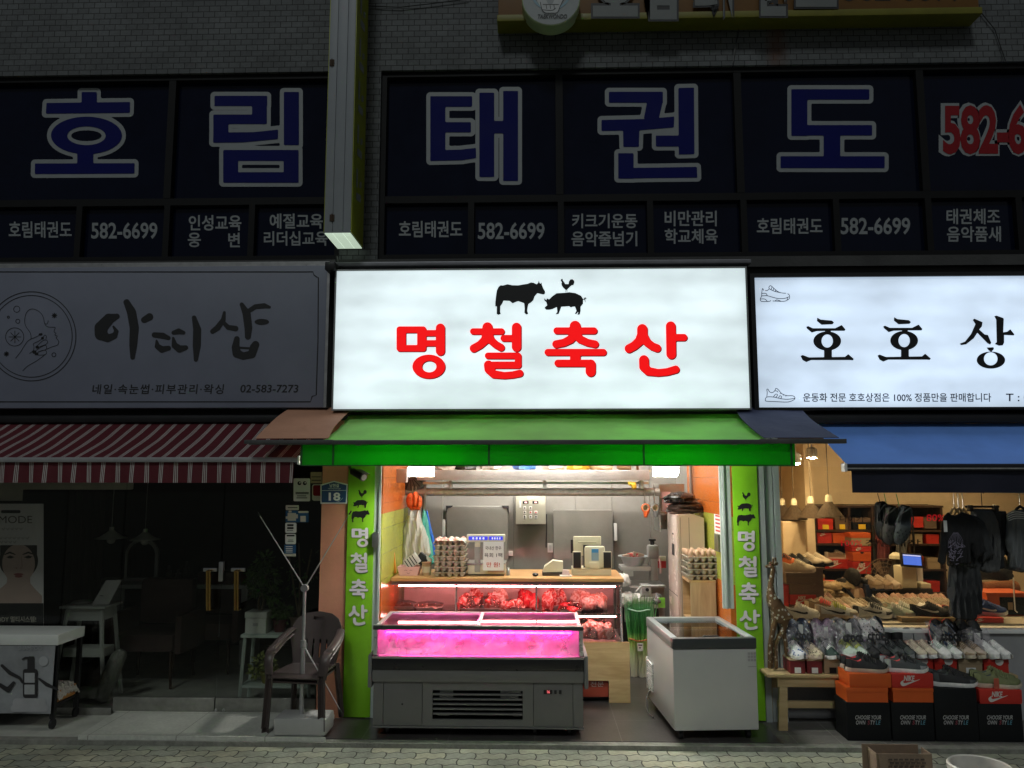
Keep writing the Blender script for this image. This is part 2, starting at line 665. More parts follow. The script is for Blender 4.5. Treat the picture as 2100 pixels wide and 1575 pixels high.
def backlit(name, col, lo, hi):
 "light-box face: the tubes behind it show as soft uneven bands"
 m, t, b, L = _new(name)
 N = t.nodes.new
 tc = N('ShaderNodeTexCoord')
 mp = N('ShaderNodeMapping')
 mp.inputs['Scale'].default_value = (1.1, 1, 2.0)
 n = N('ShaderNodeTexNoise')
 n.inputs['Scale'].default_value = 1.7
 n.inputs['Detail'].default_value = 3
 n.inputs['Roughness'].default_value = .5
 wv = N('ShaderNodeTexWave')
 wv.bands_direction = 'Z'
 wv.inputs['Scale'].default_value = 1.9
 wv.inputs['Distortion'].default_value = 1.2
 wv.inputs['Detail'].default_value = 1
 ad = N('ShaderNodeMath'); ad.operation = 'MULTIPLY_ADD'; ad.inputs[1].default_value = .10
 r = N('ShaderNodeMapRange')
 r.inputs['From Min'].default_value = .36
 r.inputs['From Max'].default_value = .74
 r.inputs['To Min'].default_value = lo
 r.inputs['To Max'].default_value = hi
 L.new(tc.outputs['Object'], mp.inputs[0]); L.new(mp.outputs[0], n.inputs['Vector'])
 L.new(tc.outputs['Object'], wv.inputs['Vector'])
 L.new(wv.outputs['Fac'], ad.inputs[0]); L.new(n.outputs['Fac'], ad.inputs[2])
 L.new(ad.outputs[0], r.inputs['Value'])
 b.inputs['Base Color'].default_value = (.7, .7, .7, 1)
 b.inputs['Emission Color'].default_value = (*col, 1)
 last = r.outputs[0]
 sp = N('ShaderNodeSeparateXYZ'); L.new(tc.outputs['Generated'], sp.inputs[0])
 for ax, pw, amt in (('X', 22, .22), ('Z', 7, .16)):
  a1 = N('ShaderNodeMath'); a1.operation = 'MULTIPLY_ADD'; a1.inputs[1].default_value = 2; a1.inputs[2].default_value = -1; L.new(sp.outputs[ax], a1.inputs[0])
  a2 = N('ShaderNodeMath'); a2.operation = 'ABSOLUTE'; L.new(a1.outputs[0], a2.inputs[0])
  a3 = N('ShaderNodeMath'); a3.operation = 'POWER'; a3.inputs[1].default_value = pw; L.new(a2.outputs[0], a3.inputs[0])
  a4 = N('ShaderNodeMath'); a4.operation = 'MULTIPLY_ADD'; a4.inputs[1].default_value = -amt; a4.inputs[2].default_value = 1; L.new(a3.outputs[0], a4.inputs[0])
  a5 = N('ShaderNodeMath'); a5.operation = 'MULTIPLY'; L.new(last, a5.inputs[0]); L.new(a4.outputs[0], a5.inputs[1]); last = a5.outputs[0]
 L.new(last, b.inputs['Emission Strength'])
 return m
BRICK = brick_mat('brick_tile', .094, .0505, .0035, (.122, .131, .138), (.093, .099, .105), (.012, .012, .012), plane='XZ', stain=.45)
def rust(m, x0, wd, z_top):
 t, b, L = nodes_of(m)
 N = t.nodes.new
 src = b.inputs['Base Color'].links[0].from_socket
 tc = N('ShaderNodeTexCoord'); sp = N('ShaderNodeSeparateXYZ'); L.new(tc.outputs['Object'], sp.inputs[0])
 n = N('ShaderNodeTexNoise'); n.inputs['Scale'].default_value = 9; n.inputs['Detail'].default_value = 5; L.new(tc.outputs['Object'], n.inputs['Vector'])
 a = N('ShaderNodeMath'); a.operation = 'SUBTRACT'; a.inputs[1].default_value = x0; L.new(sp.outputs['X'], a.inputs[0])
 c = N('ShaderNodeMath'); c.operation = 'ABSOLUTE'; L.new(a.outputs[0], c.inputs[0])
 r = N('ShaderNodeMapRange'); r.inputs['From Min'].default_value = wd; r.inputs['From Max'].default_value = wd * .2; L.new(c.outputs[0], r.inputs['Value'])
 k = N('ShaderNodeMath'); k.operation = 'MULTIPLY'; L.new(r.outputs[0], k.inputs[0]); L.new(n.outputs['Fac'], k.inputs[1])
 mx = N('ShaderNodeMix'); mx.data_type = 'RGBA'
 L.new(k.outputs[0], mx.inputs[0]); L.new(src, mx.inputs[6]); mx.inputs[7].default_value = (.11, .035, .012, 1); L.new(mx.outputs[2], b.inputs['Base Color'])
rust(BRICK, X(1592, 70, 0), .11, 0)
PAVE = brick_mat('paving_block', .2, .105, .005, (.30, .32, .26), (.50, .48, .34), (.05, .05, .04), rough=.85, plane='XY', wob=.012, bump=.6, stain=.6, bias=-.35)
FLOORT = brick_mat('floor_tile', .6, .6, .0035, (.085, .076, .074), (.07, .063, .062), (.17, .165, .16), rough=.28, plane='XY', bump=.06, offset=0, stain=.5)
WALKT = brick_mat('walkway_tile', .3, .3, .003, (.17, .165, .15), (.13, .125, .115), (.26, .25, .23), rough=.6, plane='XY', bump=.15, offset=0, stain=.4)
SLABT = brick_mat('step_tile', .62, .5, .003, (.60, .61, .55), (.55, .56, .50), (.2, .2, .17), rough=.45, plane='XY', bump=.05, offset=0, stain=.25)
TILEO = brick_mat('orange_tile', .2, .2, .002, (.62, .17, .03), (.55, .14, .025), (.35, .12, .04), rough=.15, plane='XZ', bump=.4, stain=.2)
TILEG = brick_mat('lime_tile', .2, .2, .002, (.45, .48, .08), (.38, .42, .06), (.3, .3, .1), rough=.2, plane='XZ', bump=.4, stain=.2)
OAK = wood_mat('oak_board', (.44, .29, .13), (.60, .43, .22))
OAKZ = wood_mat('oak_board_upright', (.40, .28, .15), (.55, .42, .24), axis='Z')
PINE = wood_mat('pine_wood', (.40, .29, .14), (.55, .41, .22))
DARKWOOD = wood_mat('dark_shelf_wood', (.035, .018, .012), (.06, .03, .02))
COUNTERWOOD = wood_mat('counter_top_wood', (.42, .22, .08), (.55, .32, .13))
BLACK = mat('black_plastic', (.012, .012, .013), .45)
DARKM = mat('dark_metal', (.03, .03, .032), .45, .6)
STEEL = mat('brushed_steel', (.55, .55, .54), .32, 1.0, var=.1, scale=20)
GALV = mat('galvanised_steel', (.45, .45, .44), .5, .8, var=.25, scale=25, bump=.15)
ALU = mat('painted_aluminium', (.50, .56, .52), .4, .2, var=.08)
WHITE = mat('white_plastic', (.78, .78, .76), .4, var=.05)
CREAM = mat('cream_plastic', (.66, .62, .47), .4, var=.06)
PAPER = mat('white_paper', (.8, .8, .78), .8, var=.03)
INK = mat('black_ink', (.012, .012, .014), .5, var=0)
REDINK = mat('red_ink', (.55, .03, .02), .5, var=0)
WINK = mat('white_ink', (.72, .72, .72), .5, var=0)
GRNVINYL = mat('green_vinyl', (.24, .58, .02), .35, var=.12, scale=3)
PLASTER = mat('warm_plaster', (.72, .58, .40), .8, var=.08, bump=.1)
SALMON = mat('salmon_paint', (.62, .27, .17), .6, var=.10, scale=4, bump=.08)
PANE = glass('clear_glass', (.93, .95, .93), 1.0)
DPANE = glass('shop_glass', (.93, .94, .92), .55)
# ground
def sheet(name, pts, z, m, thick=0, parent=None):
 mb = MB()
 P = [Vector((p[0], p[1], z)) for p in pts]
 if thick:
  mb.prism(P, (0, 0, -thick))
 else:
  mb.raw(P, [tuple(range(len(P)))])
 o = mb.done(name, m, parent, smooth=False)
 if o.parent is None:
  off = o.location.copy()
  for v in o.data.vertices:
   v.co += off
  o.location = (0, 0, 0)
 return o
g = sheet('pavement', [(-60, -80), (60, -80), (60, 1.5), (-60, 1.5)], -.03, PAVE)
tag(g, kind='structure')
def fy(py):
 return onz(1095, py, 0).y
YF = fy(1520)
k = sheet('kerb_strip', [(-9, YF - .075), (9, YF - .075), (9, YF), (-9, YF)], 0.0, mat('kerb_stone', (.23, .23, .2), .85, var=.3, scale=14, bump=.4), .1)
tag(k, kind='structure')
a, b = onz(690, 1470, 0).x, onz(1560, 1480, 0).x
bf = onz(1612, 1530, 0).x
f = sheet('shop_floor', [(a, YF + .002), (bf, YF + .002), (b, -.001), (b, 2.4), (a, 2.4)], .004, FLOORT, .1)
tag(f, kind='structure')
f = sheet('walkway', [(bf + .003, YF + .002), (9, YF + .002), (9, 3), (b + .003, 3), (b + .003, 0)], 0.0, WALKT, .1)
tag(f, kind='structure')
f = sheet('forecourt', [(-9, YF + .002), (a - .003, YF + .002), (a - .003, 3), (-9, 3)], -.004, mat('forecourt_concrete', (.42, .43, .38), .6, var=.2, scale=5, bump=.1), .1)
tag(f, kind='structure')
s0, s1 = onz(160, 1508, 0.028), onz(242, 1457, .028)
s = sheet('entrance_step', [(s0.x, s0.y), (onz(672, 1508, .028).x, s0.y), (a - .006, s0.y + .06), (a - .006, .045), (s1.x, .045)], .028, SLABT, .031)
tag(s, kind='structure')
# the building
BLD = thing('commercial_building', 'dark tiled commercial building with lettered upper windows over three shops', 'building')
zW1, zW0 = Z(140, 0), Z(529, 0)
xa, xb = X(700, 330, 0), X(745, 330, 0)   # pier between the two ribbon windows
xc = X(778, 330, 0)
mb = MB()
mb.box(-7, 7, 0, .25, zW1, 8.2)
mb.box(xa, xc, 0, .25, zW0, zW1)
mb.box(-7, -5.2, 0, .25, zW0, zW1)
mb.box(6.2, 7, 0, .25, zW0, zW1)
mb.done('tiled_wall', BRICK, BLD, smooth=False)
DKCON = mat('dark_concrete', (.06, .06, .06), .8, var=.3, scale=4, bump=.2)
mb = MB()
mb.box(-7, 7, 0.0, .25, 2.255, zW0)
mb.box(-7, 7, -.06, -.001, zW0 - .10, zW0 - .02)
mb.done('lintel_band', DKCON, BLD, smooth=False)
mb = MB()
mb.box(-7, 7, 2.9, 3.1, 0, 8.2).box(-7.1, -7.001, 0, 3, 0, 8.2).box(7.001, 7.1, 0, 3, 0, 8.2).box(-7, 7, .3, 2.85, 8.0, 8.1)
mb.done('outer_wall', DKCON, BLD, smooth=False)
mb = MB()
mb.box(-6.9, 6.9, .02, 2.88, 2.62, 2.75)
mb.done('upper_floor', DKCON, BLD, smooth=False)
WFRAME = mat('window_frame_paint', (.0065, .0065, .007), .6, var=.25, spec=.2)
WPANE = mat('film_backed_glass', (.003, .0052, .016), .07, var=.15, spec=.25)
BLUE = mat('blue_vinyl', (.0016, .004, .095), .65, var=0.05, spec=.15)
SILVER = mat('silver_vinyl', (.25, .27, .285), .5, var=0.05)
REDV = mat('red_vinyl', (.23, .009, .014), .6, var=0.05, spec=.2)
YW = .085
def ribbon_window(px0, px1, splits, rows, label):
 "frame with panes behind: big row above, small row below"
 x0 = px0 if px0 < -3 else X(px0, 330, YW)
 mb = MB()
 fr = .045
 X0, X1 = px0, px1
 mb.box(X0, X1, .03, .11, zW1 - fr, zW1).box(X0, X1, .03, .11, zW0, zW0 + fr)
 zs = Z(410, YW)
 mb.box(X0 + fr, X1 - fr, .035, .105, zs - .035, zs + .025)
 mb.box(X0, X0 + fr, .03, .11, zW0 + fr, zW1 - fr).box(X1 - fr, X1, .03, .11, zW0 + fr, zW1 - fr)
 for p in splits:
  if X0 + .1 < p < X1 - .1:
   mb.box(p - .03, p + .03, .032, .108, zs + .025, zW1 - fr)
 for p in rows:
  if X0 + .1 < p < X1 - .1:
   mb.box(p - .025, p + .025, .032, .108, zW0 + fr, zs - .035)
 o = mb.done('window', WFRAME, BLD, smooth=False, label=label)
 pn = MB()
 pn.box(X0 + .02, X1 - .02, YW, YW + .01, zW0 + .02, zW1 - .02)
 pn.done('pane', WPANE, o, smooth=False)
 return o
xw = lambda p: X(p, 330, YW)
xs = lambda p: X(p, 470, YW)
WL = ribbon_window(-5.2, xa, [xw(352)], [xs(168), xs(347), xs(520)], 'ribbon window lettered with two large blue syllables')
WR = ribbon_window(xc, 6.2, [xw(1147), xw(1514), xw(1890)], [xs(967), xs(1150), xs(1332), xs(1523), xs(1712), xs(1900), xs(2085)], 'ribbon window lettered with three large blue syllables')
Z1 = 700 / 2042
Z2 = 760 / 2100
Z3 = 750 / 2100
HO = [('r', 488, 550, 579, 625), ('p', [(278, 616), (778, 610), (776, 675), (274, 680)]), ('e', 517, 810, 212, 112),
  ('-e', 517, 812, 115, 56), ('r', 462, 905, 558, 985), ('p', [(209, 978), (805, 976), (804, 1038), (208, 1041)])]
RIM = [('r', 1283, 573, 1598, 634), ('r', 1508, 573, 1596, 742), ('r', 1278, 685, 1596, 742), ('r', 1276, 685, 1366, 850),
  ('p', [(1276, 792), (1366, 792), (1520, 790), (1664, 775), (1662, 832), (1450, 852), (1275, 854)]), ('r', 1698, 550, 1788, 868),
  ('r', 1335, 897, 1786, 1093), ('-r', 1424, 962, 1697, 1030)]
TAE = [('r', 670, 547, 755, 910), ('r', 670, 545, 907, 605), ('r', 755, 692, 900, 750), ('p', [(755, 850), (840, 848), (928, 838), (930, 895), (850, 908), (670, 912)]),
  ('r', 948, 525, 1032, 1003), ('r', 1083, 515, 1167, 1025), ('r', 1032, 685, 1083, 755)]
_q = lambda x, y: ((1350 + x * Z3 - 640) / Z2, y * Z3 / Z2)
KWON = [('r', 1682, 520, 1988, 582), ('p', [(1898, 580), (1988, 520), (1984, 590), (1965, 670), (1880, 672)]),
  ('p', [(1640, 680), (1880, 674), (1965, 668), (2053, 660), (2050, 722), (1855, 738), (1640, 742)]), ('p', [(1762, 735), (1855, 735), (1852, 832), (1764, 832)]),
  ('r', 1948, 768, 2085, 830), ('p', [_q(115, 505), _q(205, 503), _q(208, 885), _q(118, 887)]),
  ('r', 1735, 868, 1822, 1012), ('p', [(1735, 952), _q(0, 962), _q(222, 958), _q(224, 1020), _q(0, 1022), (1737, 1012)])]
DO = [('r', 764, 512, 1212, 572), ('r', 764, 512, 856, 780), ('r', 768, 718, 1228, 778), ('r', 950, 775, 1045, 900), ('r', 702, 897, 1300, 965)]
YL = YW - .003
def big(win, items):
 a, b = MB(), MB()
 for sh, ox, s in items:
  glyph(a, sh, ox, 0, s, YL - .003, 90)
  glyph(b, sh, ox, 0, s, YL, 90, grow=8.2 / s)
 a.done('large_lettering', BLUE, win, smooth=False)
 b.done('lettering_outline', SILVER, win, smooth=False)
big(WL, [(HO, 0, Z1), (RIM, 0, Z1)])
big(WR, [(TAE, 640, Z2), (KWON, 640, Z2), (DO, 1350, Z3)])
mb = MB(); pxtext(mb, '582-6699', 1934, 214, 2220, 318, YL - .003, .03, space=.92)
mb.done('phone_lettering', REDV, WR, smooth=False)
mb = MB(); pxtext(mb, '582-6699', 1925, 206, 2229, 325, YL, .075, space=.92)
mb.done('phone_outline', SILVER, WR, smooth=False)
mb = MB()
T = lambda *a: pxtext(mb, *a, YL, .02)
T('호림태권도', 18, 454, 147, 488); T('582-6699', 187, 456, 323, 490)
T('인성교육', 387, 441, 495, 473); T('웅', 385, 477, 412, 507); T('변', 468, 477, 492, 507)
T('예절교육', 553, 438, 662, 469); T('리더십교육', 541, 474, 672, 504)
mb.done('small_lettering', SILVER, WL, smooth=False)
mb = MB()
T('호림태권도', 818, 453, 948, 487); T('582-6699', 980, 456, 1117, 491)
T('키크기운동', 1173, 438, 1307, 468); T('음악줄넘기', 1172, 474, 1307, 505)
T('비만관리', 1363, 432, 1470, 464); T('학교체육', 1363, 469, 1472, 500)
T('호림태권도', 1552, 447, 1687, 480); T('582-6699', 1724, 446, 1867, 481)
T('태권체조', 1941, 428, 2051, 460); T('음악품새', 1942, 464, 2053, 496)
mb.done('small_lettering', SILVER, WR, smooth=False)
# ground floor shells
XL0 = X(784, 1100, .1)      # butcher shop inner left wall
XR0 = X(1494, 1100, .1)     # inner right wall
YB = 2.3
mb = MB()
zt = 1.52
mb.box(XL0 - .05, XL0, .1, 1.35, zt, 2.45)
mb.box(XR0, XR0 + .05, .1, 1.7, 1.5, 2.45)
mb.box(XR0, XR0 + .05, .1, 1.7, 0.004, .98)
mb.box(XL0 - .05, XL0, .1, 1.35, 0.004, .95)
mb.done('orange_tiling', TILEO, BLD, smooth=False)
mb = MB()
mb.box(XL0 - .05, XL0, .1, 1.35, .951, zt - .001)
mb.box(XR0, XR0 + .05, .1, 1.7, .981, 1.499)
mb.done('lime_tiling', TILEG, BLD, smooth=False)
GREYP = mat('grey_cold_room_panel', (.25, .24, .22), .38, .1, var=.14, scale=3, bump=.03)
mb = MB()
mb.box(XL0 - .05, XL0, 1.351, YB, 0.004, 2.45)
mb.box(XR0, XR0 + .05, 1.701, YB, 0.004, 2.45)
x = XL0 - .05
for q in (907, 1053, 1180, 1256, 1334, 1420, 1530):
 x2 = min(X(q, 1100, YB), XR0 + .05)
 mb.box(x + .002, x2 - .002, YB, YB + .06, .004, 2.45)
 x = x2
mb.box(X(873, 1100, YB - .08), X(907, 1100, YB - .08), YB - .09, YB - .001, .004, 2.45)
mb.done('cold_room_wall', GREYP, BLD, smooth=False)
mb = MB()
mb.box(XL0 - .05, XR0 + .05, .14, YB + .05, 2.46, 2.5)
mb.done('ceiling', mat('ceiling_panel', (.7, .69, .66), .6, var=.06), BLD, smooth=False)
def cold_door(x0, y0, x1, y1, hinge_right, label):
 a, b, z0, z1 = bx(x0, y0, x1, y1, YB - .07)
 o = MB().box(a, b, YB - .07, YB - .002, .25, z1, .012).done('cold_room_door', mat('cold_room_door_skin', (.22, .21, .19), .36, .15, var=.12, scale=4, bump=.05), BLD, label=label)
 m_ = MB()
 hx = b + .01 if hinge_right else a - .045
 for zz in (z1 - .22, .7):
  m_.box(hx, hx + .035, YB - .06, YB - .004, zz - .1, zz + .08, .006)
 m_.done('hinge', WHITE, o)
 if not hinge_right:
  m_ = MB()
  for (c, sgn) in ((a, 1), (b, -1)):
   m_.prism([(c - .008 * sgn, YB - .078, z1 + .006), (c + .07 * sgn, YB - .078, z1 + .006), (c + .05 * sgn, YB - .078, z1 - .015), (c + .015 * sgn, YB - .078, z1 - .02), (c - .008 * sgn, YB - .078, z1 - .09)], (0, .007, 0))
  m_.done('corner_guard', BLACK, o, smooth=False)
cold_door(915, 1038, 1042, 1250, False, 'grey cold room door with black corner guards')
cold_door(1135, 1046, 1258, 1250, True, 'grey cold room door hinged on its far right edge')
zH = 2.25
mb = MB()
mb.box(X(655, 1200, 0), X(708, 1200, 0), 0.0, .3, .0, zH)
mb.done('salmon_pillar', SALMON, BLD, smooth=False)
mb = MB()
mb.box(X(708, 1200, .02), XL0 - .051, .02, .3, 0, zH)
mb.box(XR0 + .051, X(1560, 1200, .02), .02, .3, 0, zH)
mb.done('pillar_core', mat('pillar_render', (.4, .4, .38), .8), BLD, smooth=False)
mb = MB()
mb.box(X(757, 1100, -.0), XL0 + .0, -.004, .018, .004, zH - .12, .004)
mb.box(X(1478, 1100, 0), X(1501, 1100, 0), -.004, .018, .82, zH - .12, .004)
mb.box(X(1484, 1100, -.02), X(1489, 1100, -.02), -.02, -.005, .82, zH - .12, .003)
mb.box(X(775, 1100, -.02), X(780, 1100, -.02), -.02, -.005, .004, zH - .12, .003)
mb.box(XL0 - .04, XR0 + .04, .02, .12, zH - .12, zH - .001)
mb.done('aluminium_frame', ALU, BLD)
lb = MB()
lx = X(771, 1110, -.03)
lb.box(lx - .028, lx + .022, -.045, -.006, Z(1122, 0), Z(1092, 0), .006)
lb.done('door_latch', STEEL, BLD)
PIL = mat('pale_metal_cladding', (.42, .47, .46), .4, .2, var=.08)
mb = MB()
p0, p1 = X(1562, 1200, 0), X(1606, 1200, 0)
mb.box(p0, p0 + .045, -.005, .28, 0, zH).box(p0 + .055, p1 - .05, .01, .28, 0, zH).box(p1 - .042, p1, -.002, .28, 0, zH)
mb.done('pilaster', PIL, BLD, smooth=False)
XS0 = p1 + .001
mb = MB()
mb.box(XS0 - .001, XS0 + .05, .285, 2.88, 0, 2.6)
mb.box(6.85, 6.9, .1, 2.88, 0, 2.6)
mb.box(XS0 + .051, 6.84, 2.82, 2.88, 0, 2.6)
mb.box(X(1606, 1100, 1.6), X(1652, 1100, 1.6), 1.6, 2.8, 0, Z(1068, 1.6))
mb.box(X(1655, 1100, 2.0), X(1672, 1100, 2.0), 2.0, 2.8, 0, 2.59)
mb.done('shoe_shop_wall', PLASTER, BLD, smooth=False)
mb = MB()
mb.box(XS0 - .001, 6.9, .25, 2.88, 2.52, 2.56)
mb.done('shoe_shop_ceiling', mat('shop_ceiling', (.75, .68, .55), .8), BLD, smooth=False)
mb = MB()
zs0 = Z(1290, .1, 2050)
mb.box(XS0, 6.9, .1, .2, 0, zs0 - .03)
mb.done('window_wall', mat('grey_wall_paint', (.34, .34, .35), .6, var=.1), BLD, smooth=False)
mb = MB()
mb.box(XS0, 6.9, .07, .24, zs0 - .029, zs0, .005)
mb.done('window_ledge', WHITE, BLD)
mb = MB()
mb.box(XS0, 6.9, .11, .18, 2.15, 2.25).box(XS0 + .0, XS0 + .03, .11, .17, zs0, 2.15)
mb.done('shop_window_frame', DARKM, BLD)
shopwin = MB().box(XS0 + .03, 6.9, .14, .146, zs0 + .001, 2.15).done('shop_window', PANE, BLD, smooth=False)
mb = MB()
pxtext(mb, '나이키', 1722, 1056, 1770, 1071, .137, .01)
pxtext(mb, '정품매장', 1775, 1106, 1888, 1121, .137, .01)
mb.done('window_lettering', INK, shopwin, smooth=False)
mb = MB()
pxtext(mb, '80%', 1900, 1055, 1938, 1069, .137, .01)
pxtext(mb, '100%', 1725, 1108, 1768, 1120, .137, .01)
mb.done('red_window_lettering', emis('red_sticker_painted_glow', (.9, .02, .03), .25, (.6, .02, .03)), shopwin, smooth=False)  # faint glow put into the red vinyl; the letters are no lamp
XB1 = X(655, 1200, .05)
mb = MB()
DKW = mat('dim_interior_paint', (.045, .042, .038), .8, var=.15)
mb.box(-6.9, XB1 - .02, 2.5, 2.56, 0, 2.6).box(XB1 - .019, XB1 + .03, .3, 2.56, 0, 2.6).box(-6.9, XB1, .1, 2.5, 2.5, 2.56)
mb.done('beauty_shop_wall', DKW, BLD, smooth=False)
mb = MB()
xj = [X(q, 1200, .05) for q in (-160, 128, 247, 452, 655)]
zb = Z(1457, .05)
for a_, b_ in zip(xj[:-1], xj[1:]):
 mb.box(a_ + .004, b_ - .004, .05, .06, .11, 2.2)
sf = mb.done('glass_front', DPANE, BLD, smooth=False)
mb = MB()
mb.box(-6.9, xj[0], .04, .3, 0, 2.25)
mb.box(-6.9, XB1, .03, .1, 2.201, 2.25)
mb.done('shop_front_frame', DARKM, BLD, smooth=False)
mb = MB()
mb.box(xj[2], xj[3] - .004, .035, .075, .030, .13, .004)
mb.box(xj[3] + .004, xj[4], .035, .075, .030, .13, .004)
mb.box(xj[0], xj[2] - .01, .035, .075, -.003, .05, .004)
mb.done('door_rail', mat('worn_steel', (.30, .30, .27), .45, .7, var=.2, scale=12), BLD)
for q in (443, 459):
 c = at(q, 1456, .034)
 MB().tube([c, c + Vector((0, -.006, 0))], .012, 16).done('lock', STEEL, BLD)
BRASS = mat('brass', (.55, .36, .12), .2, 1.0, var=.1)
for q in (430, 487):
 c = at(q, 1169, .03)
 c2 = at(q, 1249, .03)
 t_ = MB().tube([c + Vector((0, .0, 0)), c + Vector((0, -.05, 0)), c2 + Vector((0, -.05, 0)), c2], .009, 10)
 t_.tube([c + Vector((.02, 0, 0)), c + Vector((.02, -.05, 0)), c2 + Vector((.02, -.05, 0)), c2 + Vector((.02, 0, 0))], .009, 10)
 hn = t_.done('door_handle', BRASS, BLD)
 MB().box(c.x - .05, c.x + .06, .022, .048, c.z - .012, c.z + .016, .005).done('handle_plate', STEEL, hn)
c = at(454, 1172, .03)
MB().box(c.x - .018, c.x + .018, .015, .049, c.z - .075, c.z + .075, .005).done('door_lock_case', STEEL, BLD)
# signs
def box_thing(name, label, cat, base, group=None):
 return thing(name, label, cat, base, group)
SIGNW = mat('pale_sign_paint', (.26, .28, .31), .45, var=.06, scale=3)
x0, x1 = X(665, 470, -.42), X(719, 470, -.42)
zb_ = Z(477, -.42, 690)
bs = thing('projecting_sign', 'tall pale box sign with yellow sides projecting from the wall above the shops', 'sign', ((x0 + x1) / 2, -.2, zb_))
mb = MB()
wd = (x1 - x0)
for a_, b_ in ((0, .31), (.32, .70), (.71, 1)):
 mb.box(x0 + wd * a_, x0 + wd * b_, -.42, -.012, zb_, 7.6, .003)
mb.done('cabinet', SIGNW, bs)
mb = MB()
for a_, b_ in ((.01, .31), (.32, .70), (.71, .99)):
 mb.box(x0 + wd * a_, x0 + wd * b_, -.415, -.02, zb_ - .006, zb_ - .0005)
mb.done('glow_painted_underside', emis('pale_green_painted_glow', (.80, 1.0, .78), .55), bs, smooth=False)  # no lamp here: emission stands in for light from the sign below
YEL = mat('yellow_sign_film', (.28, .31, .012), .4, var=.2, scale=3)
for sx, xx in ((1, x1 + .001), (-1, x0 - .006)):
 fa = MB().box(xx, xx + .005, -.415, -.02, zb_ + .005, 7.6).done('yellow_face', YEL, bs, smooth=False)
 st = MB()
 zz = zb_ + .3
 while zz < 5.8:
  xo = xx + .0075 if sx > 0 else xx - .0025
  st.raw([(xo, -.30, zz), (xo, -.14, zz + .03), (xo, -.14, zz + .09), (xo, -.30, zz + .06)], [(0, 1, 2, 3)])
  st.raw([(xo, -.31, zz + .1), (xo, -.26, zz + .11), (xo, -.26, zz + .26), (xo, -.31, zz + .25)], [(0, 1, 2, 3)])
  st.raw([(xo, -.2, zz + .13), (xo, -.13, zz + .16), (xo, -.13, zz + .21), (xo, -.2, zz + .18)], [(0, 1, 2, 3)])
  zz += .36
 st.done('side_lettering', SILVER, fa, smooth=False)
for py in (129, 447):
 c = at(681, py, -.421)
 h = MB().box(c.x - .018, c.x + .018, -.427, -.4205, c.z - .026, c.z + .026, .002)
 h.tube([c + Vector((0, -.006, -.03)), c + Vector((0, -.006, .03))], .005, 6)
 h.done('hinge', mat('rusty_iron', (.07, .045, .03), .8, .4, var=.4, scale=60), bs)
zt0 = Z(40, -.16, 1500)
gx0, gx1 = X(1022, 20, -.16), X(2008, 20, -.16)
gs = thing('gym_sign', 'long orange and yellow board sign with white lettering high on the wall', 'sign', ((gx0 + gx1) / 2, -.08, zt0))
MB().box(gx0, gx1, -.16, -.003, zt0 + .06, zt0 + .95, .004).done('board', mat('orange_board', (.15, .065, .006), .5, var=.15), gs)
MB().box(gx0 - .01, gx1 + .01, -.19, -.003, zt0, zt0 + .058, .01).done('lower_rim', mat('olive_rim', (.15, .14, .008), .5, var=.15), gs)
mb, mo = MB(), MB()
for ch, p0_, p1_, yb in (('호', 1216, 1308, 34), ('림', 1324, 1388, 40), ('태', 1425, 1502, 38), ('권', 1550, 1612, 33), ('도', 1632, 1716, 14)):
 pxtext(mb, ch, p0_, yb - 118, p1_, yb, -.2, .05)
 pxtext(mo, ch, p0_ - 4, yb - 122, p1_ + 4, yb + 4, -.197, .085)
mb.done('lettering', mat('gym_letter_paint', (.14, .15, .15), .5), gs, smooth=False)
mo.done('lettering_outline', INK, gs, smooth=False)
mb = MB(); pxtext(mb, '582-6699', 1730, -60, 1978, 3, -.163, .03)
mb.done('phone_lettering', INK, gs, smooth=False)
c = at(1130, -4, -.3)
r0 = at(1190, -4, -.3).x - c.x
es = thing('round_emblem_sign', 'round white gym emblem sign with martial arts lettering overlapping the orange board', 'sign', (c.x, -.15, c.z - r0))
ry = Matrix.Rotation(math.pi / 2, 3, 'X')
MB().lathe([(r0, 0.0), (r0, .13), (r0 * .97, .138)], (c.x, -.16, c.z), 48, ry).done('drum', mat('emblem_rim', (.42, .5, .30), .4, var=.15), es)
MB().lathe([(0, .1385), (r0 * .965, .1385)], (c.x, -.1605, c.z), 48, ry, False).done('disc', mat('emblem_white', (.28, .30, .31), .5), es)
mb = MB(); MB.lathe(mb, [(r0 * .62, .0), (r0 * .70, .0)], (c.x, -.3015, c.z + r0 * .25), 40, ry, False)
mb.done('blue_ring', mat('pale_blue_print', (.22, .34, .42), .5), es, smooth=False)
mb = MB(); pxtext(mb, 'TAEKWONDO', 1103, 29, 1163, 38, -.3035, .02, .2)
mb.done('lettering', INK, es, smooth=False)
mb = MB()
fist = [('r', 1112, 8, 1146, 26, 8), ('c', [(1106, -8, 9), (1118, 14, 8)]), ('c', [(1150, -10, 8), (1140, 12, 8)])]
V_, F_ = contour(fist, 40)
mb.raw([at(u, v, -.3025) for u, v, d in V_], F_)
fo = mb.done('fist_drawing', mat('fist_print', (.45, .46, .47), .5), es, smooth=False)
mb = MB()
for q in (1120, 1128, 1136):
 ribbon(mb, [(q, 10), (q + 1, 18)], 1.2, lambda u, v: at(u, v, -.304))
for pl in ([(1108, 4), (1113, 22), (1126, 28), (1142, 26), (1149, 12), (1158, -6)], [(1113, 9), (1146, 9)], [(1112, 20), (1132, 21), (1140, 16)]):
 ribbon(mb, spline(pl, 4), 1.2, lambda u, v: at(u, v, -.304))
mb.done('drawing_line', INK, fo, smooth=False)
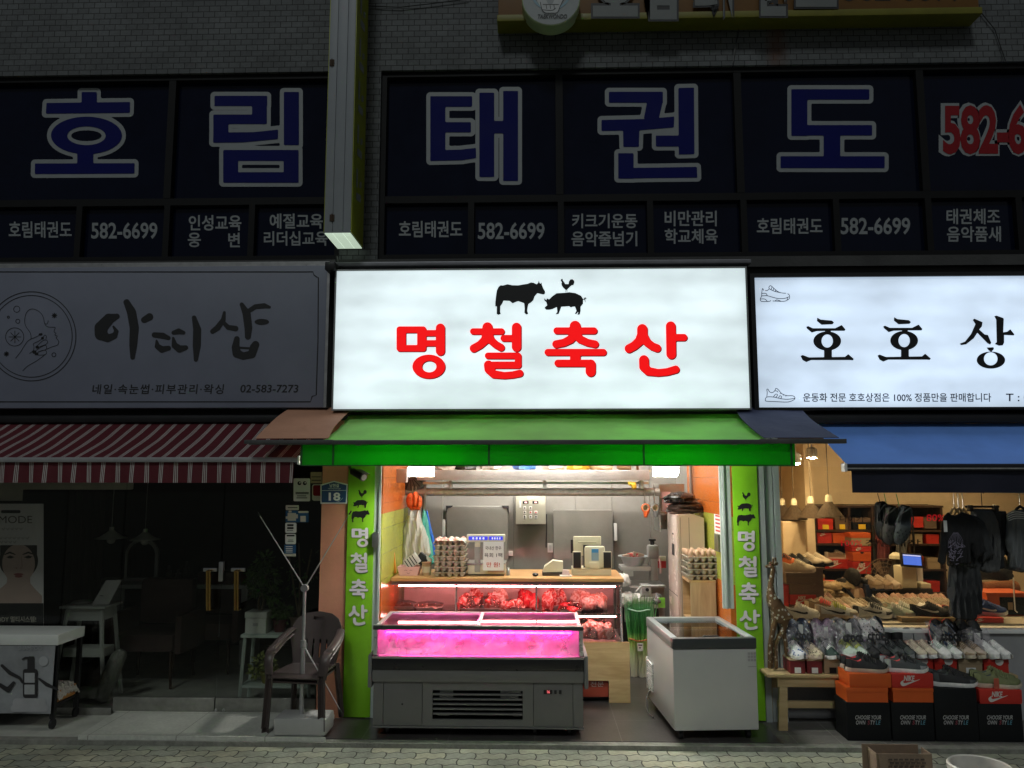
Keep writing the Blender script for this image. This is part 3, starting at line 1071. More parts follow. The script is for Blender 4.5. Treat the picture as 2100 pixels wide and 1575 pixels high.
# animal silhouettes and shop name shared by sign and pillars
COW = [('p', [(165, 440), (180, 340), (215, 270), (255, 238), (300, 243), (390, 218), (480, 238), (600, 240), (700, 222), (780, 210), (850, 183), (900, 190), (960, 220), (990, 190), (1003, 145), (1015, 190), (1040, 210), (1055, 175), (1062, 230), (1090, 300), (1128, 365), (1120, 405), (1095, 420), (1040, 410), (975, 393), (920, 455), (895, 530), (850, 575), (800, 605), (785, 660), (775, 740), (795, 800), (755, 812), (720, 775), (725, 690), (715, 590), (660, 570), (600, 550), (540, 570), (490, 592), (430, 545), (310, 540), (285, 600), (250, 645), (245, 760), (258, 798), (210, 818), (178, 800), (180, 650), (150, 655), (150, 580)])]
PIG = [('p', [(1108, 490), (1150, 535), (1160, 495), (1205, 515), (1265, 455), (1350, 395), (1520, 385), (1600, 375), (1720, 392), (1830, 445), (1870, 510), (1868, 600), (1820, 660), (1820, 740), (1805, 810), (1755, 818), (1775, 770), (1765, 765), (1745, 795), (1705, 802), (1740, 740), (1710, 655), (1660, 660), (1630, 675), (1600, 650), (1440, 660), (1425, 710), (1390, 800), (1330, 808), (1365, 760), (1355, 665), (1270, 705), (1215, 718), (1150, 718), (1115, 685), (1120, 670), (1165, 630), (1150, 570), (1112, 535)]),
  ('c', [(1865, 512, 7), (1900, 515, 7), (1930, 495, 7), (1910, 482, 7), (1890, 495, 7), (1915, 560, 5)])]
HEN = [('p', [(1432, 130), (1460, 108), (1472, 125), (1470, 140), (1500, 180), (1520, 215), (1585, 215), (1590, 170), (1620, 125), (1660, 120), (1695, 150), (1698, 190), (1672, 245), (1655, 232), (1620, 260), (1590, 290), (1560, 320), (1558, 372), (1551, 372), (1548, 330), (1535, 330), (1531, 375), (1523, 375), (1528, 330), (1480, 285), (1450, 240), (1445, 200), (1455, 180), (1432, 150)])]
MYEONG = [('r', 92, 135, 520, 495, 45), ('-r', 228, 228, 388, 402, 6), ('r', 500, 187, 680, 275), ('r', 500, 332, 680, 420), ('c', [(722, 160, 66), (722, 488, 66)]),
   ('e', 556, 712, 236, 172), ('-e', 562, 712, 102, 82)]
CHEOL = [('c', [(1398, 150, 74), (1398, 260, 74)]), ('c', [(1192, 207, 45), (1600, 207, 45)]), ('c', [(1385, 250, 66), (1365, 330, 62), (1290, 400, 58), (1200, 450, 58)]),
   ('c', [(1410, 250, 62), (1450, 335, 56), (1520, 398, 54), (1592, 438, 54)]), ('c', [(1632, 305, 48), (1780, 305, 48)]), ('c', [(1815, 150, 68), (1815, 430, 68)]),
   ('c', [(1405, 556, 46), (1835, 556, 46)]), ('c', [(1838, 560, 48), (1838, 690, 48)]), ('c', [(1400, 690, 50), (1838, 690, 50)]),
   ('c', [(1412, 690, 66), (1420, 750, 66), (1490, 822, 58), (1640, 840, 50), (1760, 830, 50), (1862, 808, 52)])]
CHUK = [('c', [(522, 125, 74), (522, 220, 74)]), ('c', [(275, 185, 46), (775, 185, 46)]), ('c', [(510, 230, 60), (460, 300, 56), (370, 345, 52), (265, 365, 52)]),
  ('c', [(530, 230, 60), (590, 300, 54), (690, 345, 50), (790, 365, 50)]), ('c', [(155, 475, 46), (900, 475, 46)]), ('r', 452, 475, 592, 622),
  ('c', [(290, 622, 48), (740, 622, 48)]), ('c', [(730, 640, 68), (730, 735, 68)])]
SAN = [('c', [(1425, 165, 70), (1425, 240, 70), (1385, 325, 62), (1315, 388, 58), (1245, 425, 58)]), ('c', [(1428, 240, 66), (1490, 340, 56), (1560, 395, 54), (1625, 420, 54)]),
  ('c', [(1808, 125, 66), (1815, 500, 66)]), ('c', [(1840, 275, 47), (1985, 275, 47)]), ('c', [(1447, 580, 66), (1450, 670, 66), (1505, 730, 58), (1640, 750, 50), (1760, 738, 50), (1875, 705, 52)])]
# butcher's light box
YS = -.30
sx0, sx1 = X(687, 700, YS), X(1533, 700, YS)
sz0, sz1 = Z(838, YS), Z(553, YS)
bs2 = thing('butcher_sign', 'glowing white light box sign with red lettering and black animal silhouettes', 'sign', ((sx0 + sx1) / 2, -.15, sz0))
mb = MB()
t_ = .012
mb.box(sx0 - t_, sx1 + t_, YS - .006, -.005, sz0 - t_, sz0).box(sx0 - t_, sx1 + t_, YS - .006, -.005, sz1, sz1 + t_)
mb.box(sx0 - t_, sx0, YS - .006, -.005, sz0, sz1).box(sx1, sx1 + t_, YS - .006, -.005, sz0, sz1)
mb.done('cabinet', mat('grey_sign_metal', (.30, .31, .31), .4, .3, var=.15), bs2, smooth=False)
fm = MB().box(sx0, sx1, YS, YS + .02, sz0, sz1).done('lit_face', backlit('white_sign_glow', (.77, .91, .95), .72, 1.02), bs2, smooth=False)
REDG = emis('red_film', (1.0, .002, .004), .80, (.6, .01, .01))
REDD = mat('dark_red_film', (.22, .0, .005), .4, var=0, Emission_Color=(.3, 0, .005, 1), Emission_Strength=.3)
ma, mbb = MB(), MB()
for sh, ox, s in ((MYEONG, 800, 1 / 7), (CHEOL, 800, 1 / 7), (CHUK, 1100, 320 / 2100), (SAN, 1100, 320 / 2100)):
 glyph(ma, sh, ox, 650, s, YS - .005, 100)
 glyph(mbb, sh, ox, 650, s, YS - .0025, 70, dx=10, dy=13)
ma.done('lettering', REDG, bs2, smooth=False)
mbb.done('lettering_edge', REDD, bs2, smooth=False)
for nm, sh in (('cow_silhouette', COW), ('pig_silhouette', PIG), ('rooster_silhouette', HEN)):
 m_ = MB(); glyph(m_, sh, 1000, 560, 220 / 2100, YS - .004, 150)
 m_.done(nm, INK, bs2, smooth=False)
# beauty shop sign (unlit)
YB_ = -.22
ax1 = X(667, 700, YB_)
az0, az1 = Z(836, YB_, 500), Z(546, YB_, 400)
bsg = thing('beauty_sign', 'unlit grey white beauty shop sign with black brush lettering and line drawing', 'sign', (-3.5, -.11, az0))
MB().box(-6.8, ax1, YB_, -.003, az0, az1, .004).done('cabinet', mat('unlit_sign_film', (.185, .20, .265), .5, var=.08, scale=2), bsg)
mb = MB()
mb.box(-6.8, ax1 + .012, YB_ + .01, -.003, az1 + .001, az1 + .035).box(ax1 + .001, ax1 + .022, YB_ - .004, -.003, az0, az1)
mb.done('edge_trim', STEEL, bsg, smooth=False)
pl = lambda u, v: at(u, v, YB_ - .002)
mb = MB()
ribbon(mb, [(-200, 557.5), (642, 557.5), (644, 564), (650, 568.5), (653, 569), (652, 700), (648.5, 810), (640, 813), (636.5, 824), (400, 824), (-200, 824)], 2.2, pl)
for lp in [(0, 0)]:
 pass
mb.done('border_line', INK, bsg, smooth=False)
BR = [('c', [(330, 270, 32), (240, 300, 62), (150, 400, 74), (150, 470, 72), (225, 520, 44), (300, 490, 36), (325, 440, 24), (290, 385, 12)]),
  ('c', [(440, 110, 36), (495, 220, 52), (527, 400, 52), (515, 600, 45), (508, 735, 26)]), ('c', [(640, 310, 36), (700, 275, 42)]),
  ('c', [(755, 480, 30), (850, 490, 36), (915, 515, 24)]), ('c', [(780, 545, 12), (790, 610, 32), (840, 645, 38), (915, 630, 28)]),
  ('c', [(972, 455, 24), (1030, 440, 34), (1085, 455, 22)]), ('c', [(968, 515, 14), (985, 600, 36), (1040, 640, 42), (1110, 625, 28)]),
  ('c', [(1205, 285, 26), (1240, 420, 46), (1235, 600, 46), (1225, 760, 24)]),
  ('c', [(1548, 225, 16), (1535, 310, 28), (1470, 400, 34), (1415, 440, 28)]), ('c', [(1540, 340, 22), (1590, 395, 28), (1675, 408, 32)]),
  ('c', [(1745, 135, 24), (1800, 240, 46), (1820, 400, 44), (1815, 500, 34)]), ('c', [(1830, 205, 26), (1900, 160, 28), (2000, 150, 30), (2060, 165, 16)]), ('e', 1972, 332, 82, 34),
  ('c', [(1690, 525, 32), (1675, 620, 44), (1690, 690, 50), (1760, 720, 42), (1860, 700, 45), (1885, 620, 48), (1902, 590, 42)]), ('c', [(1725, 625, 12), (1845, 632, 12)])]
mb = MB(); glyph(mb, BR, 180, 600, 380 / 2100, YB_ - .002, 260)
mb.done('brush_lettering', INK, bsg, smooth=False)
mb = MB()
pxtext(mb, '네일·속눈썹·피부관리·왁싱', 189, 788, 460, 808, YB_ - .002, .012, .12, 1.15)
pxtext(mb, '02-583-7273', 493, 789, 612, 805, YB_ - .002, .012, .12)
mb.done('small_lettering', INK, bsg, smooth=False)
mb = MB()
k5 = 200 / 1575
P5 = lambda u, v: at(u * k5, 590 + v * k5, YB_ - .002)
def circ(cx, cy, r, wd_=10, n=40):
 ribbon(mb, [(cx + r * math.cos(2 * math.pi * i / n), cy + r * math.sin(2 * math.pi * i / n)) for i in range(n)], wd_, P5, True)
circ(505, 785, 720, 14, 90); circ(505, 785, 660, 12, 90)
circ(270, 347, 50); circ(134, 475, 16, 14); circ(287, 542, 33); circ(237, 795, 147); circ(870, 1083, 32, 11)
for (cx, cy, r) in ((240, 795, 100), (878, 450, 44), (103, 1070, 42)):
 for q in range(4):
  a_ = math.pi * q / 4
  ribbon(mb, [(cx - r * math.cos(a_), cy - r * math.sin(a_)), (cx + r * math.cos(a_), cy + r * math.sin(a_))], 10 if r > 60 else 16, P5)
for pts in ([(250, 1140), (330, 1040), (380, 960), (440, 870), (500, 830), (560, 805), (640, 765), (680, 730)],
   [(500, 830), (500, 770), (480, 715), (430, 645), (402, 580), (400, 500), (420, 420), (455, 370), (500, 345), (560, 350), (630, 385), (680, 440), (705, 500), (715, 560), (735, 605), (780, 635), (880, 640), (890, 655), (872, 710), (905, 735), (885, 765), (925, 780), (908, 812), (945, 860), (945, 900), (920, 930), (840, 955), (750, 995)],
   [(720, 575), (750, 588), (770, 565), (780, 530)],
   [(475, 1065), (540, 1010), (548, 950), (540, 905), (600, 875), (650, 845), (690, 815), (720, 765), (748, 785), (740, 830)],
   [(575, 965), (640, 900), (700, 850), (750, 845), (770, 880), (740, 915), (660, 945), (585, 980)], [(560, 1030), (660, 960), (730, 930), (752, 960), (735, 1000), (620, 1035)],
   [(590, 1060), (660, 1020), (730, 1010), (750, 1045), (730, 1080), (640, 1090), (560, 1085)], [(365, 1345), (440, 1270), (560, 1200), (650, 1140), (720, 1085)]):
 ribbon(mb, spline(pts, 3), 9, P5)
for (cx, cy, rx_, ry_) in ((655, 755, 32, 20), (685, 815, 24, 22), (600, 960, 28, 24), (555, 1040, 34, 28), (590, 1070, 32, 22)):
 V_, F_ = contour([('e', cx, cy, rx_, ry_)], 12)
 mb.raw([P5(u, v) for u, v, d in V_], F_)
mb.done('line_drawing', INK, bsg, smooth=False)
mb = MB()
mb.box(-6.8, X(668, 545, -.1), -.14, -.061, Z(548, -.1), Z(538, -.1), .01)
mb.box(X(672, 545, -.1), X(1534, 545, -.1), -.2, -.061, Z(550, -.1), Z(541, -.1), .01)
mb.done('sign_rail', mat('sign_rail_paint', (.20, .20, .22), .5, .3, var=.2), BLD)
cb = MB()
c0 = at(683, 548, -.3)
cb.box(c0.x - .05, c0.x + .03, -.36, -.07, c0.z - .035, c0.z + .03, .012)
cb.tube([at(690, 527, -.1), at(692, 540, -.15), at(684, 552, -.2)], .012, 8)
cb.done('junction_box', DARKM, BLD)
# shoe shop light box
YR = -.22
rx0 = X(1551, 700, YR)
rz0, rz1 = Z(837, YR), Z(573, YR)
rs = thing('shoe_shop_sign', 'glowing bluish white light box sign with black serif lettering and shoe drawings', 'sign', (4, -.11, rz0))
mb = MB()
mb.box(rx0 - .035, rx0 - .001, YR - .02, -.003, rz0 - .02, rz1 + .03).box(rx0 - .001, 6.8, YR - .02, -.003, rz1, rz1 + .03).box(rx0 - .001, 6.8, YR - .02, -.003, rz0 - .02, rz0)
mb.done('cabinet', DARKM, rs, smooth=False)
MB().box(rx0, 6.8, YR, YR + .02, rz0, rz1).done('lit_face', backlit('blue_white_sign_glow', (.63, .78, .97), .72, 1.02), rs, smooth=False)
H1 = [('p', [(205, 50), (235, 68), (340, 78), (360, 95), (345, 112), (245, 116), (203, 82)]), ('p', [(105, 135), (122, 128), (165, 148), (370, 148), (430, 118), (465, 160), (455, 172), (330, 172), (200, 175), (155, 188), (110, 150)]),
  ('e', 297, 265, 127, 88), ('-e', 297, 265, 52, 60), ('r', 278, 160, 330, 190), ('r', 268, 340, 340, 425),
  ('p', [(52, 402), (72, 393), (130, 415), (460, 410), (490, 385), (542, 430), (530, 442), (500, 440), (150, 440), (105, 458), (72, 440)])]
SG = [('p', [(1630, 72), (1645, 60), (1720, 92), (1715, 130), (1690, 160), (1740, 205), (1770, 210), (1800, 280), (1790, 298), (1765, 285), (1672, 190), (1640, 240), (1570, 295), (1525, 303), (1510, 290), (1560, 270), (1615, 200), (1655, 110)]),
  ('p', [(1828, 38), (1848, 32), (1905, 52), (1915, 60), (1910, 185), (1945, 180), (1975, 157), (2013, 205), (2005, 214), (1918, 210), (1918, 280), (1905, 305), (1870, 308), (1832, 292), (1850, 275), (1845, 70)]),
  ('e', 1797, 440, 130, 78), ('-e', 1795, 428, 62, 60), ('p', [(1757, 325), (1820, 322), (1825, 338), (1800, 365), (1775, 350)])]
mb = MB()
k6 = 470 / 2100
glyph(mb, H1, 1630, 640, k6, YR - .003, 120)
glyph(mb, H1, 1630 + 705 * k6, 640 - 4 * k6, k6, YR - .003, 120)
glyph(mb, SG, 1630, 640, k6, YR - .003, 330)
pxtext(mb, '점', 2130, 650, 2230, 765, YR - .003, .03)
mb.done('lettering', INK, rs, smooth=False)
NAVYINK = mat('navy_ink', (.02, .02, .05), .5, var=0)
mb = MB()
pxtext(mb, '운동화 전문 호호상점은 100% 정품만을 판매합니다', 1647, 806, 2033, 824, YR - .003, .012)
pxtext(mb, 'T : 0', 2063, 807, 2112, 823, YR - .003, .01)
mb.done('small_lettering', NAVYINK, rs, smooth=False)
mb = MB()
k8 = 140 / 817
P8 = lambda u, v: at(1540 + u * k8, 570 + v * k8, YR - .003)
for pts in ([(152, 150), (140, 125), (130, 170), (128, 215), (112, 250), (118, 275), (150, 282), (220, 280), (238, 268)], [(168, 148), (195, 150), (218, 130), (215, 110), (235, 92), (270, 120), (310, 155), (360, 178), (420, 183)],
   [(438, 188), (460, 205), (462, 240), (440, 262), (390, 280), (260, 275)], [(130, 215), (190, 212), (240, 225), (320, 245), (400, 245), (455, 225)], [(130, 185), (180, 185), (195, 212)], [(115, 252), (165, 252), (195, 278)], [(290, 275), (310, 262), (360, 278)],
   [(220, 130), (260, 150), (300, 165), (350, 175)], [(250, 112), (240, 145)], [(275, 122), (262, 155)], [(300, 140), (290, 165)], [(440, 230), (432, 262)],
   [(190, 1425), (195, 1370), (190, 1335), (205, 1332), (225, 1365), (260, 1370), (285, 1350), (300, 1320), (330, 1340), (370, 1385), (430, 1408), (500, 1410), (528, 1435), (510, 1460), (440, 1485), (300, 1480), (190, 1475), (172, 1460), (190, 1425), (270, 1425), (360, 1445), (440, 1452), (525, 1440)],
   [(270, 1425), (295, 1390), (320, 1400), (295, 1430)], [(330, 1440), (345, 1410), (368, 1420), (355, 1445)], [(285, 1350), (320, 1355)], [(325, 1370), (318, 1358)], [(345, 1385), (365, 1378)], [(385, 1405), (400, 1395)], [(415, 1418), (425, 1405)]):
 ribbon(mb, spline(pts, 3), 7.5, P8)
mb.done('shoe_drawing', NAVYINK, rs, smooth=False)
# awnings
def cloth(name, col, trans=.0, rough=.75, stripes=None, bump=.1):
 m, t, b, L = _new(name)
 N = t.nodes.new
 b.inputs['Roughness'].default_value = rough
 tc = N('ShaderNodeTexCoord')
 n = N('ShaderNodeTexNoise'); n.inputs['Scale'].default_value = 3; n.inputs['Detail'].default_value = 6
 L.new(tc.outputs['Object'], n.inputs['Vector'])
 mr = N('ShaderNodeMapRange'); mr.inputs['To Min'].default_value = .72; mr.inputs['To Max'].default_value = 1.22
 L.new(n.outputs['Fac'], mr.inputs['Value'])
 sc = N('ShaderNodeVectorMath'); sc.operation = 'SCALE'
 L.new(mr.outputs[0], sc.inputs['Scale'])
 if stripes:
  per, lines, c2, x00 = stripes
  sp = N('ShaderNodeSeparateXYZ'); L.new(tc.outputs['Object'], sp.inputs[0])
  dv = N('ShaderNodeMath'); dv.operation = 'MULTIPLY_ADD'; dv.inputs[1].default_value = 1 / per; dv.inputs[2].default_value = x00
  fr = N('ShaderNodeMath'); fr.operation = 'FRACT'
  L.new(sp.outputs['X'], dv.inputs[0]); L.new(dv.outputs[0], fr.inputs[0])
  r = N('ShaderNodeValToRGB'); r.color_ramp.interpolation = 'CONSTANT'
  el = r.color_ramp.elements
  el[0].position = 0; el[0].color = (*col, 1)
  el[1].position = lines[0][0]; el[1].color = (*c2, 1)
  for i, (a_, b_) in enumerate(lines):
   if i:
    e = el.new(a_); e.color = (*c2, 1)
   e = el.new(b_); e.color = (*col, 1)
  L.new(fr.outputs[0], r.inputs[0]); L.new(r.outputs[0], sc.inputs[0])
 else:
  sc.inputs[0].default_value = col
 L.new(sc.outputs[0], b.inputs['Base Color'])
 n2 = N('ShaderNodeTexNoise'); n2.inputs['Scale'].default_value = 7; n2.inputs['Detail'].default_value = 3
 L.new(tc.outputs['Object'], n2.inputs['Vector'])
 bp = N('ShaderNodeBump'); bp.inputs['Strength'].default_value = bump; bp.inputs['Distance'].default_value = .1
 L.new(n2.outputs['Fac'], bp.inputs['Height']); L.new(bp.outputs[0], b.inputs['Normal'])
 if trans:
  tl = N('ShaderNodeBsdfTranslucent'); L.new(sc.outputs[0], tl.inputs[0])
  mx = N('ShaderNodeMixShader'); mx.inputs[0].default_value = trans
  o = t.nodes['Material Output']
  L.new(b.outputs[0], mx.inputs[1]); L.new(tl.outputs[0], mx.inputs[2]); L.new(mx.outputs[0], o.inputs[0])
 return m
rnd = random.Random(3)
def slope(name, m, parent, x0, x1, ya, za, yb, zb, lift=0.0, sag=.02, nu=24, edge=0.0):
 mb = MB()
 def fn(u, v):
  x = x0 + (x1 - x0) * u
  y = ya + (yb - ya) * v
  z = za + (zb - za) * v + lift - sag * math.sin(math.pi * v) + (.004 * math.sin(x * 5 + v * 3) + .003 * math.sin(x * 13 - v * 6 + math.sin(x * 2.3) * 2) + .0014 * math.sin(x * 31 + v * 9)) * math.sin(math.pi * min(1, v * 1.02))
  if edge:
   x += edge * math.sin(math.pi * v) * (1 if u > .5 else 1) * .5
  return Vector((x, y, z))
 mb.grid(fn, nu * 4, 14)
 return mb.done(name, m, parent, solid=.003)
YA, YF2 = -.14, -.86
za, zf = Z(850, YA), Z(903, YF2)
ga = thing('green_awning', 'bright green fabric awning with brown and navy end pieces over the butcher shop', 'awning', (0.1, -.5, zf - .2))
GRN = cloth('lime_canvas', (.42, .86, .24), .28)
slope('canopy', GRN, ga, -1.42, 1.55, YA, za, YF2, zf)
slope('brown_end_piece', cloth('brown_canvas', (.58, .30, .19)), ga, -1.88, -1.385, YA, za + .045, YF2 - .01, zf + .004, .012, .0, 8, -.05)
slope('navy_end_piece', cloth('navy_canvas', (.05, .06, .12)), ga, 1.525, 2.02, YA, za + .045, YF2 - .01, zf + .004, .012, .0, 8, -.06)
mb = MB()
mb.box(-1.92, 1.53, YF2 - .03, YF2 + .01, zf - .028, zf + .002, .004).box(-1.95, -1.35, YF2 - .034, YF2 + .012, zf - .022, zf + .004, .003).box(1.5, 2.06, YF2 - .034, YF2 + .012, zf - .024, zf + .006, .003)
mb.done('front_bar', mat('awning_bar_paint', (.10, .10, .10), .45, .4, var=.2), ga)
MB().box(-1.55, 1.6, -.17, -.004, za + .0, za + .055, .01).done('roller_box', DARKM, ga)
vz0, vz1 = Z(955, YF2 + .02), zf - .02
vx0, vx1 = X(618, 930, YF2 + .02), X(1630, 930, YF2 + .02)
GV = cloth('translucent_green_canvas', (.012, .42, .012), .55, .6)
mb = MB()
def vf(u, v):
 x = vx0 + (vx1 - vx0) * u
 return Vector((x, YF2 + .02 + .008 * math.sin(x * 9) * v, vz1 + (vz0 - vz1) * v + .004 * math.sin(x * 3)))
mb.grid(vf, 60, 4)
mb.raw([(vx1, YF2 + .021, vz1), (vx1 + .015, YF2 + .25, vz1), (vx1 + .015, YF2 + .25, vz0 + .012), (vx1, YF2 + .021, vz0)], [(0, 1, 2, 3)])
val = mb.done('valance', GV, ga, solid=.002)
mb = MB()
for q in (619, 684, 1003, 1320, 1622):
 x_ = X(q, 930, YF2 + .02)
 mb.box(x_ - .007, x_ + .007, YF2 + .0095, YF2 + .0115, vz0 + .004, vz1)
mb.box(vx0, vx1, YF2 + .008, YF2 + .010, vz0 - .002, vz0 + .006)
mb.done('valance_hem', mat('dark_green_hem', (.012, .10, .018), .6), val, smooth=False)
for x_ in (-1.2, 1.35):
 MB().tube([(x_, -.02, zf + .03), (x_ + (.5 if x_ < 0 else -.5), -.42, zf + .0), (x_, YF2, zf - .015)], .018, 8).done('folding_arm', mat('arm_paint', (.35, .36, .35), .4, .3), ga)
YA2, YF3 = -.12, -.75
zr0, zr1 = Z(868, YA2, 400), Z(939, YF3, 400)
xr1 = X(603, 940, YF3)
ra = thing('striped_awning', 'burgundy awning with white triple stripes over the beauty shop', 'awning', (-3.5, -.45, zr1 - .2))
per = .1015
LN = [(.36, .42), (.47, .53), (.58, .64)]
STR = cloth('striped_canvas', (.11, .010, .018), .1, .75, (per, LN, (.52, .50, .48), .35))
slope('canopy', STR, ra, -6.8, xr1 + .02, YA2, zr0, YF3, zr1, 0, .015, 60)
MB().box(-6.8, xr1 + .03, YF3 - .03, YF3 + .02, zr1 - .03, zr1 + .004, .008).done('front_bar', mat('grey_bar_paint', (.33, .33, .34), .5, .3, var=.15), ra)
MB().box(xr1 + .031, xr1 + .045, YF3 - .034, YF3 + .024, zr1 - .045, zr1 + .014, .004).done('bar_end_cap', WHITE, ra)
mb = MB()
zv = Z(990, YF3, 400)
mb.grid(lambda u, v: Vector((-6.8 + (xr1 + 6.8) * u, YF3 - .005 + .012 * v * math.sin(u * 150), zr1 - .03 + (zv - zr1 + .03) * v)), 240, 4)
mb.done('valance', STR, ra, solid=.002)
MB().box(-6.8, xr1 - .05, -.16, -.01, zr0 + .002, zr0 + .07, .02).done('roller_box', DARKM, ra)
YF4 = -.69
zb0, zb1 = Z(870, YA2), Z(951, YF4)
xb0 = 2.13
ba = thing('blue_awning', 'plain blue fabric awning with dark front valance over the shoe shop', 'awning', (4.2, -.4, zb1 - .2))
slope('canopy', cloth('blue_canvas', (.15, .33, .85)), ba, xb0, 6.8, YA2, zb0, YF4, zb1, 0, .02, 40)
MB().box(xb0 - .01, 6.8, YF4 - .035, YF4 + .01, zb1 - .05, zb1 - .002, .01).done('front_bar', mat('navy_bar', (.018, .018, .024), .4, .3), ba)
MB().box(xb0 - .03, xb0 - .011, YF4 - .045, YF4 + .02, zb1 - .055, zb1 + .002, .004).done('bar_end_cap', WHITE, ba)
MB().box(xb0 - .01, 6.8, YF4 - .0385, YF4 - .0355, zb1 - .038, zb1 - .028).done('bar_groove', GALV, ba, smooth=False)
mb = MB()
zv4 = Z(1010, YF4)
mb.grid(lambda u, v: Vector((xb0 + .03 + (6.8 - xb0) * u, YF4 - .004 + .012 * v * math.sin(u * 60), zb1 - .05 + (zv4 - zb1 + .05) * v)), 100, 4)
mb.done('valance', cloth('dark_navy_canvas', (.010, .012, .03)), ba, solid=.002)
MB().box(xb0 - .1, 6.8, -.2, -.01, zb0 + .002, zb0 + .07, .015).done('roller_box', DARKM, ba)
# lamps under the awning
LENS = emis("lamp_lens", (1.0, .98, .93), 300)
for i, q in enumerate((864, 1366)):
 c = at(q, 966, -.3)
 lt = thing('floodlight', 'white floodlight glowing under the awning, %s' % ('nearest the pink pillar' if i == 0 else 'above the tall air conditioner'), 'lamp', (c.x, -.3, c.z - .05), 'two floodlights behind the green valance')
 hb = MB().box(c.x - .097, c.x + .097, -.345, -.255, c.z + .028, c.z + .045, .006)
 if i == 0:
  hb.box(c.x - .1, c.x - .0905, -.345, -.255, c.z - .04, c.z + .0275)  # side skirt added to keep this lamp's light off the neighbouring sign
 hb.box(c.x - .0904, c.x + .0904, -.2575, -.25, c.z - .04, c.z + .0275).done('housing', WHITE, lt)
 ln = MB()
 ln.box(c.x - .09, c.x + .09, -.342, -.258, c.z - .030, c.z + .0275, .027)
 ln.done('lens', LENS, lt)
 b_ = MB().tube([(c.x + .08, -.26, c.z + .04), (c.x + .11, -.22, c.z + .1), (c.x + .11, -.02, c.z + .16)], .009, 8)
 b_.done('bracket', GALV, lt)
TUBE = emis('tube_light', (1.0, .96, .88), 210)
for i, y_ in enumerate((.75, 1.75)):
 tl = thing('ceiling_tube', 'fluorescent tube fixed to the shop ceiling, %s' % ('nearer the street' if i == 0 else 'nearer the cold room'), 'lamp', (.2, y_, 2.42), 'ceiling tubes of the butcher shop')
 MB().box(-.55, 1.0, y_ - .04, y_ + .04, 2.43, 2.458, .004).done('batten', WHITE, tl)
 MB().tube([(-.53, y_, 2.405), (.98, y_, 2.405)], .018, 10).done('tube', TUBE, tl)
# pillar banners
PINKW = mat('pale_letter_vinyl', (.74, .70, .74), .45, var=.05)
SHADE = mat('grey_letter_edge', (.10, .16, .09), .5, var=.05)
def fit(mb, shape, box, Y, n=50, grow=0.0, dx=0, dy=0):
 x0, y0, x1, y1 = bounds(shape)
 sx, sy = (box[2] - box[0]) / (x1 - x0), (box[3] - box[1]) / (y1 - y0)
 V_, F_ = contour(shape, n, grow)
 mb.raw([at(box[0] + (u - x0) * sx + dx, box[1] + (v - y0) * sy + dy, Y) for u, v, d in V_], F_)
def banner(px0, px1, boxes, animals, label):
 a, b = X(px0, 1200, -.012), X(px1, 1200, -.012)
 t = thing('pillar_banner', label, 'banner', ((a + b) / 2, -.006, .01), 'green pillar banners')
 MB().box(a, b, -.012, -.0005, .012, zH - .1, .002).done('panel', GRNVINYL, t)
 m1, m2 = MB(), MB()
 for sh, bx_ in zip((MYEONG, CHEOL, CHUK, SAN), boxes):
  fit(m1, sh, bx_, -.017, 60)
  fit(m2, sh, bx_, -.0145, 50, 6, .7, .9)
 m1.done('lettering', PINKW, t, smooth=False)
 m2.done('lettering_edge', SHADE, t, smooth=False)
 for nm, sh, bx_ in zip(('rooster_silhouette', 'pig_silhouette', 'cow_silhouette'), (HEN, PIG, COW), animals):
  m_ = MB(); fit(m_, sh, bx_, -.0145, 90)
  m_.done(nm, INK, t, smooth=False)
 return t
banner(709, 764, [(721, 1082, 755, 1122), (719, 1133, 754, 1175), (716, 1187, 755, 1228), (715, 1240, 754, 1283)],
  [(735, 1004, 752, 1022), (724, 1025, 755, 1042), (721, 1045, 758, 1071)], 'tall green banner with white syllables on the pillar beside the pink wall')
banner(1509, 1561, [(1513, 1088, 1548, 1130), (1515, 1140, 1553, 1184), (1515, 1194, 1556, 1238), (1517, 1250, 1559, 1292)],
  [(1522, 1009, 1539, 1027), (1512, 1032, 1544, 1049), (1511, 1053, 1549, 1078)], 'tall green banner with white syllables on the pillar beside the giraffe')
PB = lambda u, v: at(u, v, -.022)
t = thing('address_plate', 'navy house shaped street number plate reading 18 on the pink pillar', 'plate', tuple(at(684, 1033, -.01)))
MB().prism([at(657, 1033, -.012), at(711, 1033, -.012), at(713, 993, -.012), at(685, 986, -.012), at(657, 994, -.012)], (0, .011, 0)).done('plate', WHITE, t, smooth=False)
MB().prism([at(659.5, 1030.5, -.0145), at(709, 1030.5, -.0145), at(710.5, 995, -.0145), at(685, 988.5, -.0145), at(659.5, 996, -.0145)], (0, .002, 0)).done('navy_field', mat('navy_enamel', (.02, .065, .17), .35, var=.05), t, smooth=False)
mb = MB()
pxtext(mb, '남현길', 676, 992, 695, 999.5, -.0165, .02)
pxtext(mb, 'Namhyeon-gil', 673, 1001, 698, 1003.5, -.0165, .01)
pxtext(mb, '18', 674, 1010, 698, 1027, -.0165, .03)
ribbon(mb, [(660, 1006), (710, 1005.7)], .7, lambda u, v: at(u, v, -.0165))
ribbon(mb, spline([(690, 1030), (697, 1027), (703, 1021)], 4), .6, lambda u, v: at(u, v, -.0165))
mb.done('lettering', WHITE, t, smooth=False)
c = at(733, 971, -.10)
t = thing('security_camera', 'small black bullet security camera above the green banner', 'camera', tuple(c))
d = (at(748, 980, -.16) - at(720, 965, -.06)).normalized()
c0, c1 = at(720, 965, -.06), at(746, 979, -.15)
